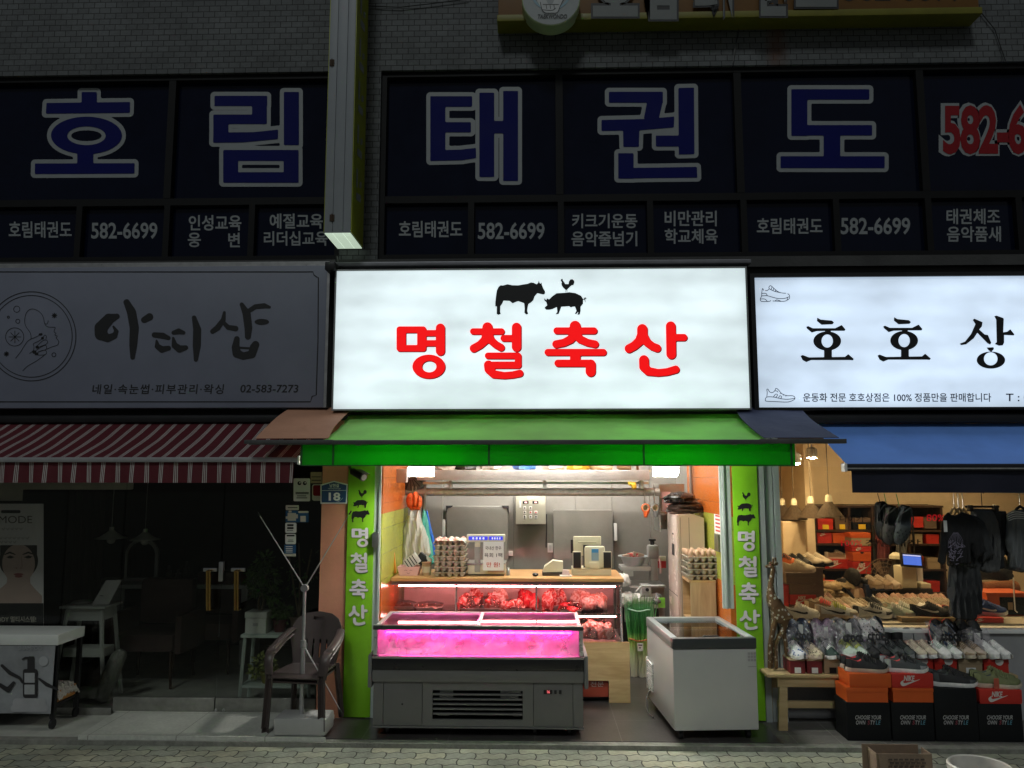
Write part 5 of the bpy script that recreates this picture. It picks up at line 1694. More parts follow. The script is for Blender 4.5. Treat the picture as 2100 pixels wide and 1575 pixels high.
m_.box(cx0 + .004, cx0 + .02, Yc + .021, Yr, zlo, zmid).box(cx1 - .02, cx1 - .004, Yc + .021, Yr, zlo, zmid).box(cx0 + .004, cx1 - .004, Yr - .02, Yr, zlo + .021, zmid)
m_.box(cx0 + .03, cx1 - .03, Yr - .019, Yr - .001, .012, zlo - .001)  # rear panel added to block light and keep the space beneath dark
m_.done('chassis', BLACK, dc, smooth=False)
m_ = MB()
for i in range(5):
 zq = b0 + (b1 - b0) * (i + .9) / 6
 m_.box(a0 + .002, a1 - .002, Yc + .004, Yc + .03, zq, zq + .011, .002, Matrix.Translation((0, 0, 0)))
m_.done('grille', PC, dc, smooth=False)
m_ = MB()
for (u0, u1, v0, v1) in ((.07, .22, .82, .94), (.07, .22, .66, .76), (.75, .98, .82, .94), (.75, .95, .66, .76), (.05, .18, .06, .16), (.89, .99, .06, .18)):
 m_.box(a0 + (a1 - a0) * u0, a0 + (a1 - a0) * u1, Yc + .05, Yc + .055, b0 + (b1 - b0) * v0, b0 + (b1 - b0) * v1)
m_.done('compressor_plate', GALV, dc, smooth=False)
m_ = MB()
m_.box(cx0, cx1, Yc - .02, Yr, zmid, zz(1374) - .001, .006)
m_.done('lower_body', PC, dc)
MB().box(cx0 + .002, cx1 - .002, Yc - .026, Yr + .002, zz(1374), zz(1351), .004).done('dark_band', PCD, dc)
MB().box(cx0 - .002, cx1 + .002, Yc - .03, Yc + .0, zz(1350.5), zz(1346.5), .003).done('chrome_strip', STEEL, dc)
for s_, xx in ((-1, cx0), (1, cx1)):
 e0 = MB().box(xx - .032 if s_ < 0 else xx + .002, xx - .002 if s_ < 0 else xx + .032, Yc - .025, Yr + .01, zz(1412), zz(1343), .014)
 e0.done('end_bumper', PCL, dc)
c = at(1124, 1419, Yc)
MB().box(c.x - .032, c.x + .030, Yc - .004, Yc - .0005, c.z - .014, c.z + .014, .002).done('control_display', PCD, dc)
m_ = MB(); pxtext(m_, '16', 1122, 1415.5, 1127.5, 1422, Yc - .0055, .02)
m_.done('display_digits', emis('red_digits', (1, .02, .05), 1.2), dc, smooth=False)
for q_ in (1139, 1149):
 c = at(q_, 1419, Yc)
 MB().box(c.x - .009, c.x + .009, Yc - .006, Yc - .0005, c.z - .013, c.z + .013, .002).done('switch', PCD, dc)
c = at(825, 1444, Yc)
MB().tube([c + Vector((0, -.0012, 0)), c], .007, 14).done('keyhole', BLACK, dc)
FRM = mat('case_frame_metal', (.58, .60, .60), .3, .6, var=.08)
zr_ = Z(1258, Yr)
m_ = MB()
m_.box(cx0 - .002, cx1 + .002, Yc - .018, Yc + .03, zt1 - .018, zt1 + .012, .006)
m_.done('front_rail', mat('case_rail_dark', (.07, .075, .075), .3, .4, var=.08), dc)
m_ = MB()
m_.box(cx0 + .01, cx1 - .01, Yr - .03, Yr, zr_ - .03, zr_ + .012, .006)
for xx in (cx0 + .012, X(985, 1270, -.1) - .008, cx1 - .012 - .026):
 m_.prism([(xx, Yc + .0301, zt1 - .012), (xx + .026, Yc + .0301, zt1 - .012), (xx + .026, Yr - .0301, zr_ - .01), (xx, Yr - .0301, zr_ - .01)], (0, 0, .022))
m_.done('lid_frame', FRM, dc, smooth=False)
m_ = MB()
for (p_, q_) in ((cx0 + .002, cx0 + .03), (cx1 - .03, cx1 - .002)):
 m_.box(p_, q_, Yc - .012, Yc + .015, zg0 - .004, zt1 - .0185, .005)
 m_.box(p_ + (0 if p_ < 0 and p_ < .1 - .0 else .0), q_, Yc + .0155, Yr, zg0 - .004, zg0 + .012)
m_.done('corner_post', FRM, dc)
MB().box(cx0 + .031, cx1 - .031, Yc - .004, Yc + .001, zg0, zt1 - .019).done('front_glass', fogged('fogged_case_glass', .36), dc, smooth=False)
for p_, q_, dz in ((cx0 + .04, X(981, 1270, -.1), 0), (X(990, 1270, -.1), cx1 - .04, .006)):
 MB().prism([(p_, Yc + .032, zt1 - .004 + dz), (q_, Yc + .032, zt1 - .004 + dz), (q_, Yr - .032, zr_ - .0 + dz), (p_, Yr - .032, zr_ + dz)], (0, 0, .004)).done('glass_lid', fogged('fogged_lid_glass', .9), dc, smooth=False)
TUBW = mat('case_inner_white', (.80, .72, .76), .5, var=.10, scale=9, bump=.5, bscale=35)
m_ = MB()
zfl = zg0 - .02
m_.box(cx0 + .03, cx1 - .03, Yc + .03, Yr - .03, zfl - .02, zfl)
m_.box(cx0 + .03, cx1 - .03, Yr - .035, Yr - .031, zfl, zr_ - .032)
m_.box(cx0 + .022, cx0 + .03, Yc + .03, Yr - .035, zfl, zt1 - .02).box(cx1 - .03, cx1 - .022, Yc + .03, Yr - .035, zfl, zt1 - .02)
m_.done('inner_tub', TUBW, dc, smooth=False)
m_ = MB()
n_ = 84
for i in range(n_):
 xx = cx0 + .06 + (cx1 - cx0 - .12) * i / (n_ - 1)
 m_.box(xx, xx + .004, Yr - .05, Yr - .036, zfl + .012, zfl + .13)
m_.box(cx0 + .05, cx1 - .05, Yr - .052, Yr - .036, zfl + .131, zfl + .142).box(cx0 + .05, cx1 - .05, Yr - .052, Yr - .036, zfl + .002, zfl + .0115)
m_.done('inner_grille', mat('inner_grille_white', (.7, .62, .68), .5), dc, smooth=False)
MAG = emis('magenta_tube', (1.0, .02, .36), 46)
MB().tube([(cx0 + .08, Yc + .045, zt1 - .045), (cx1 - .08, Yc + .045, zt1 - .045)], .007, 8).done('led_tube', MAG, dc)
MB().tube([(cx0 + .08, Yr - .06, zr_ - .05), (cx1 - .08, Yr - .06, zr_ - .05)], .008, 8).done('led_tube', MAG, dc)
for sx in (cx0 + .10, cx1 - .10, 0):
 for y_ in (Yc + .09, Yr - .07):
  MB().tube([(sx - .012, y_, .034), (sx + .012, y_, .034)], .03, 14).done('caster', BLACK, dc)
m_ = MB()
for p_ in (.33, .72):
 xx = cx0 + (cx1 - cx0) * p_
 m_.box(xx - .07, xx + .07, Yc + .2, Yc + .24, .03, .06)
m_.done('floor_bracket', GALV, dc, smooth=False)
# meat
def meat_mat(name, red, fat, scale, ratio):
 m, t, b, L = _new(name)
 N = t.nodes.new
 tc = N('ShaderNodeTexCoord')
 n = N('ShaderNodeTexNoise'); n.inputs['Scale'].default_value = scale; n.inputs['Detail'].default_value = 5; n.inputs['Distortion'].default_value = 1.6
 r = N('ShaderNodeValToRGB')
 r.color_ramp.elements[0].position = ratio - .06; r.color_ramp.elements[0].color = (*red, 1)
 r.color_ramp.elements[1].position = ratio + .05; r.color_ramp.elements[1].color = (*fat, 1)
 L.new(tc.outputs['Object'], n.inputs['Vector']); L.new(n.outputs['Fac'], r.inputs[0]); L.new(r.outputs[0], b.inputs['Base Color'])
 b.inputs['Roughness'].default_value = .25
 bp = N('ShaderNodeBump'); bp.inputs['Strength'].default_value = .5; bp.inputs['Distance'].default_value = .02
 L.new(n.outputs['Fac'], bp.inputs['Height']); L.new(bp.outputs[0], b.inputs['Normal'])
 return m
RAW = meat_mat('marbled_red_meat', (.50, .05, .045), (.78, .50, .46), 24, .53)
REDM = meat_mat('lean_red_meat', (.55, .02, .03), (.65, .2, .18), 14, .60)
PORK = meat_mat('pale_pork', (.62, .27, .22), (.80, .66, .60), 20, .50)
TRAY = mat('white_foam_tray', (.75, .72, .70), .4, var=.04)
FILM = glass('cling_film', (1, .97, .97), 2.2, .08, .9, 50)
def lump(mb, c, rx, ry, rz, rnd, n=20, k=3):
 ph = [(rnd.uniform(2, 7), rnd.uniform(0, 6), rnd.uniform(2, 7), rnd.uniform(0, 6)) for _ in range(k)]
 c = Vector(c)
 def fn(u, v):
  a, b = 2 * math.pi * u, math.pi * (v - .5)
  p = Vector((math.cos(a) * math.cos(b), math.sin(a) * math.cos(b), math.sin(b)))
  s = 1 + sum(.10 * math.sin(f1 * p.x + p1 + f2 * p.z) * math.cos(f2 * p.y + p2) for f1, p1, f2, p2 in ph)
  return c + Vector((p.x * rx, p.y * ry, max(-.5, p.z) * rz)) * s
 mb.grid(fn, n, n * 2 // 3, cu=True)
def meat_pack(name, label, cat, x, y, z, w_, d_, pieces, m, seed, film=True, tray=True, h_=.05, group=None, lab=False):
 rnd = random.Random(seed)
 t = thing(name, label, cat, (x, y, z), group)
 if tray:
  k_ = MB()
  def tf(u, v):
   a = 2 * math.pi * v
   r = [0, .82, .9, 1.0, 1.0][int(round(u * 4))]
   zq = [0.0, 0.0, .012, .024, .02][int(round(u * 4))]
   cs, sn = math.cos(a), math.sin(a)
   e = .35
   px_ = math.copysign(abs(cs) ** e, cs) * w_ / 2 * r
   py_ = math.copysign(abs(sn) ** e, sn) * d_ / 2 * r
   return Vector((x + px_, y + py_, z + zq + .0005))
  k_.grid(tf, 4, 32, cv=True)
  k_.done('tray', TRAY, t, solid=.002)
 k_ = MB()
 for i in range(pieces):
  px_, py_ = x + rnd.uniform(-.32, .32) * w_, y + rnd.uniform(-.3, .3) * d_
  lump(k_, (px_, py_, z + h_ * rnd.uniform(.35, .75)), w_ * rnd.uniform(.2, .34), d_ * rnd.uniform(.2, .34), h_ * rnd.uniform(.6, .95), rnd)
 k_.done('meat', m, t)
 if film:
  k_ = MB()
  k_.grid(lambda u, v: Vector((x + (u - .5) * w_ * .98, y + (v - .5) * d_ * .98, z + .024 + (h_ * 1.15) * (math.sin(math.pi * u) * math.sin(math.pi * v)) ** .4 + rnd.uniform(-.004, .004))), 14, 12)
  k_.done('film', FILM, t)
 if lab:
  MB().box(x + w_ * .1, x + w_ * .34, y - d_ * .3, y - d_ * .05, z + h_ * 1.5, z + h_ * 1.5 + .001).done('price_label', PAPER, t, smooth=False)
 return t
for i, (xx, ml) in enumerate(((-.95, PORK), (-.5, RAW), (-.1, RAW), (.22, PORK))):
 if cx0 + .1 < xx < cx1 - .1:
  meat_pack('meat_pack', 'film wrapped pack lying in the magenta case, ' + ('at its left end', 'left of the lid divider', 'just right of the lid divider', 'towards the freezer')[i], 'meat', xx, -.05, zfl + .001, .22, .16, 4, ml, 40 + i, h_=.04, group='packs in the magenta case')
# meat counter
YM = .44
mx0, mx1 = XL0 + .012, X(1277, 1250, YM + .03)
wz0, wz1 = Z(1395, YM), Z(1316, YM)
xe = X(1292, 1380, YM)
mc = thing('meat_counter', 'long butcher counter with wooden top, pink lit glass front and oak panel', 'counter', ((mx0 + mx1) / 2, .7, .005))
m_ = MB()
xl_ = X(1249, 1420, YM)
m_.box(mx0, xe, YM, YM + .018, wz0, wz1)
m_.box(xl_, xe, YM, YM + .018, .006, wz0 - .0005)
m_.done('oak_panel', OAK, mc, smooth=False)
rp = MB().box(mx0, xl_ - .002, YM + .025, YM + .04, Z(1428, YM + .025), wz0 + .02).done('red_plinth', mat('brick_red_paint', (.32, .055, .03), .4, var=.08), mc, smooth=False)
m_ = MB(); pxtext(m_, '전문', 1211, 1397.5, 1238, 1408, YM + .022, 0)
pxtext(m_, '한우', 1172, 1397.5, 1200, 1408, YM + .022, 0)
m_.done('plinth_lettering', mat('faded_white', (.55, .5, .48), .5), rp, smooth=False)
MB().box(mx0, xe - .1, YM + .06, 1.05, .02, .12).done('base', BLACK, mc, smooth=False)
MB().box(mx0, xe - .05, YM + .05, 1.05, .15, wz1 - .01).done('lower_body', GALV, mc, smooth=False)
zc = .98
MB().box(mx0, mx1 + .012, .455, 1.08, zc - .028, zc, .004).done('counter_top', COUNTERWOOD, mc)
MB().box(mx0 + .002, mx1 + .004, .47, .60, zc - .06, zc - .0285).done('top_rail', mat('pinkish_steel', (.22, .17, .16), .35, .5), mc, smooth=False)
gl0, gl1 = (YM + .005, wz1 + .006), (.50, zc - .061)
m_ = MB()
m_.prism([(mx0 + .02, gl0[0], gl0[1]), (mx1 - .012, gl0[0], gl0[1]), (mx1 - .012, gl1[0], gl1[1]), (mx0 + .02, gl1[0], gl1[1])], (0, .004, 0))
m_.done('front_glass', PANE, mc, smooth=False)
m_ = MB()
m_.raw([(mx1 - .008, gl0[0], gl0[1]), (mx1 - .008, 1.0, gl0[1]), (mx1 - .008, 1.0, gl1[1]), (mx1 - .008, gl1[0], gl1[1])], [(0, 1, 2, 3)])
m_.done('end_glass', PANE, mc, smooth=False)
PSTEEL = mat('satin_strip', (.62, .58, .57), .25, .8)
for q_ in (786, 935, 1100, 1273):
 xx = X(q_, 1230, .47)
 MB().tube([(xx, gl0[0] - .006, gl0[1]), (xx, gl1[0] - .006, gl1[1])], .007 if q_ != 1273 else .010, 8).done('glass_post', PSTEEL, mc)
MB().box(mx0 + .02, mx1 - .02, gl0[0] + .02, 1.0, wz1 - .005, wz1 + .006).done('deck', mat('deck_steel', (.55, .5, .48), .35, .4), mc, smooth=False)
zs1 = Z(1255, .6)
shf = MB().box(mx0 + .03, mx1 - .02, .52, .96, zs1 - .008, zs1).done('glass_shelf', glass('shelf_glass', (.92, .85, .85), 1.5), mc, smooth=False)
MB().box(mx0 + .03, mx1 - .02, .512, .519, zs1 - .010, zs1 + .004).done('shelf_edge', PSTEEL, mc, smooth=False)
MB().box(mx0 + .02, mx1 - .02, 1.0, 1.02, wz1 + .007, zc - .061).done('back_lining', mat('lining_steel', (.62, .52, .50), .4, .3, var=.1), mc, smooth=False)
MB().tube([(mx0 + .05, .545, zc - .075), (mx1 - .05, .545, zc - .075)], .0055, 8).done('light_tube', emis('pink_white_tube', (1.0, .30, .30), 95), mc)
MB().tube([(mx0 + .05, .535, zs1 - .022), (mx1 - .05, .535, zs1 - .022)], .0035, 8).done('light_tube', emis('pink_white_tube', (1.0, .30, .30), 95), mc)
MPOS = [
 ('meat_tray', 'tray of striped red cuts right of the first glass post', 967, .72, zs1, .20, .22, 5, RAW, True, True, .075),
 ('meat_tray', 'wide tray of big folded red meat on the counter shelf behind the scale', 1005, .74, zs1, .19, .22, 3, RAW, True, True, .085),
 ('meat_tray', 'labelled meat tray in the centre of the counter shelf', 1048, .68, zs1, .20, .20, 5, RAW, True, True, .06),
 ('meat_pile', 'bright lean red meat pile left of the second glass post', 1084, .72, zs1, .15, .2, 5, REDM, False, True, .085),
 ('meat_ball', 'round netted meat roll right of the second glass post', 1124, .70, zs1, .17, .16, 1, RAW, False, False, .10),
 ('meat_tray', 'white rimmed tray of bright red strips near the end of the counter shelf', 1170, .66, zs1, .20, .18, 6, REDM, True, True, .05),
 ('meat_pile', 'pale brownish meat pile filling the end of the counter shelf', 1218, .74, zs1, .22, .24, 7, PORK, False, False, .08),
 ('meat_bag', 'upper bag of pale curled pork below the glass shelf', 1215, .82, wz1 + .007, .24, .2, 5, PORK, True, False, .13),
 ('meat_bag', 'lower left bag of pale pork pieces resting on the counter deck', 1206, .60, wz1 + .007, .17, .16, 4, PORK, True, False, .09),
 ('meat_bag', 'lower right bag of curled pork at the end of the counter deck', 1240, .60, wz1 + .007, .17, .16, 4, PORK, True, False, .09),
 ('meat_tray', 'half empty dim tray behind the left pane of the counter', 880, .76, zs1, .24, .2, 2, PORK, True, True, .03),
 ('meat_tray', 'flat tray of brown meat at the far left of the counter', 828, .80, zs1, .20, .2, 2, PORK, True, True, .03),
]
for q_, lb, mm in ((980, 'first', RAW), (1028, 'second', PORK), (1072, 'third', REDM), (1140, 'fourth', RAW), (1190, 'fifth', PORK)):
 MPOS.append(('meat_tray', lb + ' tray from the left in the rear row of the counter shelf', q_, .86, zs1, .17, .17, 5, mm, False, True, .10))
for q_, lb, mm in ((960, 'left end', RAW), (1012, 'second', PORK), (1064, 'middle', RAW), (1116, 'fourth', REDM), (1160, 'right end', PORK)):
 MPOS.append(('meat_pile', 'meat pile on the counter deck below the shelf, ' + lb + ' of its row', q_, .66, wz1 + .007, .18, .2, 5, mm, False, False, .12))
for i, (nm, lb, px, y_, z_, w_, d_, k_, m, fl, tr, h_) in enumerate(MPOS):
 meat_pack(nm, lb, 'meat', X(px, 1240, y_), y_, z_, w_, d_, k_ + (3 if k_ > 1 else 0), m, 60 + i, fl, tr, h_, lab=(i in (1, 2, 5)))
# things on the counter
PULP = mat('grey_pulp', (.42, .38, .30), .9, var=.12, bump=.3, bscale=90)
EGG = mat('brown_egg', (.60, .40, .27), .4, var=.12)
egg_mesh = MB().lathe([(0, -.028), (.012, -.026), (.0195, -.014), (.022, 0), (.0195, .015), (.013, .025), (.006, .030), (0, .031)], (0, 0, 0), 12).done('egg', EGG, None)
EGGM = egg_mesh.data
bpy.data.objects.remove(egg_mesh)
def tray_proto():
 m_ = MB()
 n_, wd_ = 30, .29
 def fn(u, v):
  cu = math.cos(2 * math.pi * 6 * u) * math.cos(2 * math.pi * 5 * v)
  e = min(u, 1 - u, v * 1.2, (1 - v) * 1.2)
  zq = .026 + .017 * (-cu if False else math.cos(2 * math.pi * 5 * u) * .5 + math.cos(2 * math.pi * 5 * v) * .5)
  if e < .02:
   zq = .036
  return Vector(((u - .5) * wd_, (v - .5) * wd_, zq))
 m_.grid(fn, 40, 40)
 for k_ in range(5):
  for (ax, sg) in ((0, 1), (0, -1), (1, 1), (1, -1)):
   o_ = (k_ - 2) * wd_ / 5
   p_ = Vector((o_, sg * (wd_ / 2 - .03), .0)) if ax == 0 else Vector((sg * (wd_ / 2 - .03), o_, .0))
   m_.lathe([(.012, 0.0), (.019, .004), (.027, .030)], p_, 10)
 for (a_, b_, c_, d_) in ((-.147, .147, -.147, -.135), (-.147, .147, .135, .147), (-.147, -.135, -.134, .134), (.135, .147, -.134, .134)):
  m_.box(a_, b_, c_, d_, .034, .041)
 return m_.done('egg_tray', PULP, None, solid=.0015)
etp = tray_proto()
EGT = etp.data
bpy.data.objects.remove(etp)
def add_obj(name, mesh, loc, rz=0, m=None):
 o = bpy.data.objects.new(name, mesh)
 C.objects.link(o)
 o.location = loc
 o.rotation_euler = (0, 0, rz)
 return o
def egg_stack(px, Y, z0, n, w_, label, eggs_rows, dz=.048):
 c = at(px, 1160, Y)
 s_ = w_ / .29
 nm = ['lowest', 'second', 'third', 'fourth', 'fifth', 'top']
 for i in range(n):
  o = add_obj('egg_tray', EGT, (c.x + random.uniform(-.006, .006), Y + random.uniform(-.004, .004), z0 + i * dz * s_), random.uniform(-.03, .03))
  o.scale = (s_, s_, s_)
  pos = nm[i] if i < n - 1 else 'topmost'
  tag(o, '%s grey pulp egg tray of the %s' % (pos, label), 'egg tray', 'egg trays of the ' + label)
  for r_ in range(eggs_rows if i == n - 1 else 1):
   for k in range(5):
    e = add_obj('egg', EGGM, o.location + Vector(((k - 2) * .056 * s_, (-.106 + .056 * r_) * s_, .042 * s_)), random.uniform(0, 6))
    e.rotation_euler = (random.uniform(-.3, .3), random.uniform(-.3, .3), 0)
    e.scale = (s_, s_, s_)
    tag(e, 'brown egg in the %s tray of the %s' % (pos, label), 'egg', 'eggs in the %s tray of the %s' % (pos, label))
 return c, s_
c, s_ = egg_stack(925, .66, zc + .001, 6, .265, 'tall left egg stack', 1)
mb = MB()
rnd = random.Random(2)
mb.grid(lambda u, v: Vector((c.x + (u - .5) * .28, .66 + (v - .5) * .28, zc + 6 * .048 * s_ + .035 + .018 * math.sin(u * 17) * math.sin(v * 15) + rnd.uniform(-.003, .003) - .03 * max(0, abs(u - .5) - .42) / .08)), 26, 22)
tag(mb.done('egg_cover_sheet', meat_mat('printed_film', (.62, .28, .25), (.75, .74, .66), 12, .48), None, solid=.001), 'crinkled printed sheet over the top of the tall left egg stack', 'wrap')
SC = at(996, 1185, .62)
t = thing('weighing_scale', 'cream counter scale with blue display head and a paper price sign', 'scale', (SC.x, .68, zc))
a_, b_ = X(958, 1170, .6), X(1036, 1170, .6)
MB().box(a_, b_, .6, .84, zc + .012, zc + .095, .015).done('base', CREAM, t)
MB().box(a_ - .005, b_ + .005, .59, .85, zc + .096, zc + .108, .004).done('pan', STEEL, t)
MB().box(a_ + .01, b_ - .01, .61, .83, zc + .0005, zc + .0115).done('foot', BLACK, t, smooth=False)
p0_, p1_ = X(973, 1140, .59), X(985, 1140, .59)
MB().box(p0_, p1_, .595, .63, zc + .03, Z(1112, .6), .008).done('column', mat('grey_column', (.35, .34, .33), .4), t)
h0, h1, hz0, hz1 = bx(957, 1096, 1036, 1112, .58)
hd = MB().box(h0, h1, .575, .63, hz0, hz1, .010).done('display_head', CREAM, t)
LCD = emis('blue_lcd', (.04, .05, .75), 1.0, (.02, .02, .2))
for (q0, q1) in ((961, 1000), (1003, 1031)):
 l0, l1, lz0, lz1 = bx(q0, 1100, q1, 1107.5, .572)
 lc = MB().box(l0, l1, .571, .5745, lz0, lz1).done('blue_screen', LCD, hd, smooth=False)
 m_ = MB()
 for i in range(4):
  xq = l0 + (l1 - l0) * (.2 + .18 * i)
  m_.box(xq, xq + (l1 - l0) * .09, .5695, .5705, lz0 + .006, lz1 - .008)
 m_.done('screen_digits', emis('pale_digits', (.5, .6, 1), .9), lc, smooth=False)
MB().box(X(975, 1117, .59) - .004, X(984, 1117, .59) + .004, .585, .594, Z(1122, .59), Z(1112.5, .59), .003).done('key_panel', CREAM, t)
MB().box(X(1000, 1177, .6), X(1034, 1177, .6), .596, .5995, zc + .03, zc + .05).done('name_strip', mat('pinkish_strip', (.5, .36, .28), .5), t, smooth=False)
t2 = thing('price_sign', 'white paper sign hanging from the scale with Korean price lettering', 'sign', (X(1012, 1140, .57), .57, Z(1170, .57)))
l0, l1, lz0, lz1 = bx(991, 1111, 1033, 1170, .568)
MB().box(l0, l1, .566, .5675, lz0, lz1).done('paper', PAPER, t2, smooth=False)
m_ = MB()
pxtext(m_, '국내산 한우', 995, 1120, 1028, 1128, .5645, .008); pxtext(m_, '육회 1팩', 993, 1134, 1030, 1143, .5645, .008)
m_.done('black_lettering', INK, t2, smooth=False)
m_ = MB(); pxtext(m_, '만 원!', 998, 1153, 1025, 1163, .5645, .01)
m_.done('red_lettering', REDINK, t2, smooth=False)
c = at(838, 1186, .6)
t = thing('pink_basket', 'small pink plastic basket with a drawn smiling face', 'basket', (c.x, .66, zc))
PINKP = mat('pink_plastic', (.72, .42, .45), .4, var=.05)
m_ = MB()
w0, w1, hh = .075, .095, .075
for sgn in (0,):
 m_.prism([(c.x - w0, .59, zc), (c.x + w0, .59, zc), (c.x + w1, .575, zc + hh), (c.x - w1, .575, zc + hh)], (0, .004, 0))
 m_.prism([(c.x - w0, .72, zc), (c.x + w0, .72, zc), (c.x + w1, .735, zc + hh), (c.x - w1, .735, zc + hh)], (0, .004, 0))
 for sx in (-1, 1):
  m_.prism([(c.x + sx * w0, .594, zc), (c.x + sx * w0, .72, zc), (c.x + sx * w1, .735, zc + hh), (c.x + sx * w1, .579, zc + hh)], (sx * -.004, 0, 0))
 m_.box(c.x - w0, c.x + w0, .594, .72, zc + .001, zc + .005)
m_.done('basket_body', PINKP, t, smooth=False)
m_ = MB()
fp = lambda u, v: Vector((c.x + u, .583 - v * .2 - .0015 + .003, zc + v))
fp = lambda u, v: Vector((c.x + u, .59 - .015 * v / hh - .002, zc + v))
for sx in (-1, 1):
 ribbon(m_, [(sx * .022 - .012, .043), (sx * .022, .049), (sx * .022 + .012, .043)], .003, fp)
ribbon(m_, spline([(-.014, .027), (0, .018), (.014, .027)], 4), .003, fp)
m_.done('face_drawing', mat('face_ink', (.2, .08, .09), .5), t, smooth=False)
CARTON = None
def cow_mat():
 m, t_, b, L = _new('cow_print')
 N = t_.nodes.new
 tc = N('ShaderNodeTexCoord'); n = N('ShaderNodeTexNoise'); n.inputs['Scale'].default_value = 11; n.inputs['Detail'].default_value = 1
 r = N('ShaderNodeValToRGB'); r.color_ramp.interpolation = 'CONSTANT'
 r.color_ramp.elements[0].color = (.02, .02, .02, 1); r.color_ramp.elements[1].position = .47; r.color_ramp.elements[1].color = (.75, .74, .74, 1)
 L.new(tc.outputs['Object'], n.inputs['Vector']); L.new(n.outputs['Fac'], r.inputs[0]); L.new(r.outputs[0], b.inputs['Base Color'])
 b.inputs['Roughness'].default_value = .4
 return m
COWM = cow_mat()
for i, (px, py, an) in enumerate(((846, 1150, 35), (867, 1150, -35))):
 c = at(px, py, .68)
 m_ = MB().box(-.06, .06, -.03, .03, -.045, .045, .004, Matrix.Translation((c.x, .66 + .07 * i, zc + .115)) @ Matrix.Rotation(R_(-an), 4, 'Y'))
 o = m_.done('carton', COWM if i else mat('striped_carton', (.68, .66, .66), .4, var=.1), None)
 tag(o, 'small carton with black and white cow print leaning behind the pink basket' if i else 'pale striped carton leaning behind the pink basket', 'carton')
 if not i:
  m_ = MB()
  for q_ in range(4):
   m_.box(-.05 + q_ * .025, -.042 + q_ * .025, -.0315, -.0305, -.04, .04, 0, Matrix.Translation((c.x, .66, zc + .115)) @ Matrix.Rotation(R_(-an), 4, 'Y'))
  m_.done('dark_stripe', INK, o, smooth=False)
c = at(874, 1186, .62)
t = thing('kraft_tub', 'brown paper tub with a paler sleeve between basket and eggs', 'tub', (c.x, .64, zc))
KR = mat('kraft_paper', (.42, .28, .16), .7, var=.15)
MB().lathe([(.036, 0), (.04, .1), (.043, .1), (.043, .108), (.038, .108), (0, .1)], (c.x, .64, zc), 20).done('tub_body', KR, t)
MB().lathe([(.0385, .025), (.041, .075)], (c.x, .64, zc), 20).done('sleeve', mat('cream_sleeve', (.6, .52, .4), .7), t)
c = at(804, 1186, .66)
t = thing('orange_frame', 'orange upright plastic frame with a white middle at the left end of the counter', 'frame', (c.x, .66, zc))
Mx = Matrix.Translation((c.x, .66, zc)) @ Matrix.Rotation(R_(-7), 4, 'Y')
m_ = MB()
m_.box(-.04, -.022, -.012, .012, .01, .29, .003, Mx).box(.022, .04, -.012, .012, .01, .29, .003, Mx).box(-.0215, .0215, -.012, .012, .26, .29, .003, Mx).box(-.0215, .0215, -.012, .012, .01, .03, .003, Mx)
m_.done('orange_rim', mat('orange_plastic', (.70, .26, .03), .4), t)
MB().box(-.0215, .0215, -.004, .004, .031, .259, 0, Mx).done('white_panel', mat('pink_white_panel', (.75, .6, .6), .5), t, smooth=False)
c = at(790, 1186, .56)
t = thing('phone_cradle', 'black desk phone cradle at the left end of the counter', 'phone', (c.x, .57, zc))
MB().box(c.x - .03, c.x + .04, .53, .62, zc + .0005, zc + .03, .008).done('base', BLACK, t)
MB().box(c.x - .02, c.x + .012, .56, .585, zc + .0305, zc + .15, .008).done('handset', BLACK, t)
YP_ = .64
pq = lambda x0, y0, x1, y1, Y: bx(x0, y0, x1, y1, Y)
l0, l1, lz0, lz1 = pq(1174, 1166, 1254, 1187, YP_)
LAM = wood_mat('pale_laminate', (.50, .46, .33), (.58, .54, .41))
t = thing('cash_drawer', 'pale laminate cash drawer box under the till', 'drawer', ((l0 + l1) / 2, YP_ + .1, zc))
MB().box(l0, l1, YP_, YP_ + .22, zc + .0008, lz1, .003).done('drawer_body', LAM, t)
zk = lz1
t = thing('till', 'cream touch till seen from behind with black display on its side', 'till', ((l0 + l1) / 2, YP_ + .1, zk))
l0, l1, lz0, lz1 = pq(1176, 1100, 1233, 1140, YP_ + .08)
MB().box(l0, l1, YP_ + .08, YP_ + .11, lz0, lz1, .008, ).done('monitor_back', CREAM, t)
MB().box(l0 + .04, l1 - .04, YP_ + .07, YP_ + .0795, lz1 - .055, lz1 - .045, .003).done('vent_rib', mat('darker_cream', (.5, .46, .34), .5), t)
MB().box(l0 - .022, l0 + .018, YP_ + .112, YP_ + .13, lz0 + .02, lz1 - .03, .004).done('customer_display', BLACK, t)
l0, l1, lz0, lz1 = pq(1199, 1120, 1241, 1166, YP_ + .02)
MB().box(l0, l1, YP_ + .01, YP_ + .0685, zk + .001, lz1, .022).done('stand_body', CREAM, t)
MB().box(l0 - .008, l1 - .02, YP_ + .069, YP_ + .0795, zk + .001, lz1 + .006, .004).done('dark_seam', BLACK, t)
l0, l1, lz0, lz1 = pq(1213, 1126, 1228, 1150, YP_)
MB().box(l0, l1, YP_ + .004, YP_ + .0095, lz0, lz1).done('blue_card', mat('pale_blue_card', (.25, .35, .42), .4), t, smooth=False)
MB().box(l0 + .003, l1 - .003, YP_ + .002, YP_ + .0035, lz1 - .03, lz1).done('blue_tab', mat('blue_tab', (.05, .25, .55), .4), t, smooth=False)
MB().box(l0 - .02, l1 - .0, YP_ - .012, YP_ + .0015, zk + .001, zk + .055, .003).done('card_holder', CREAM, t)
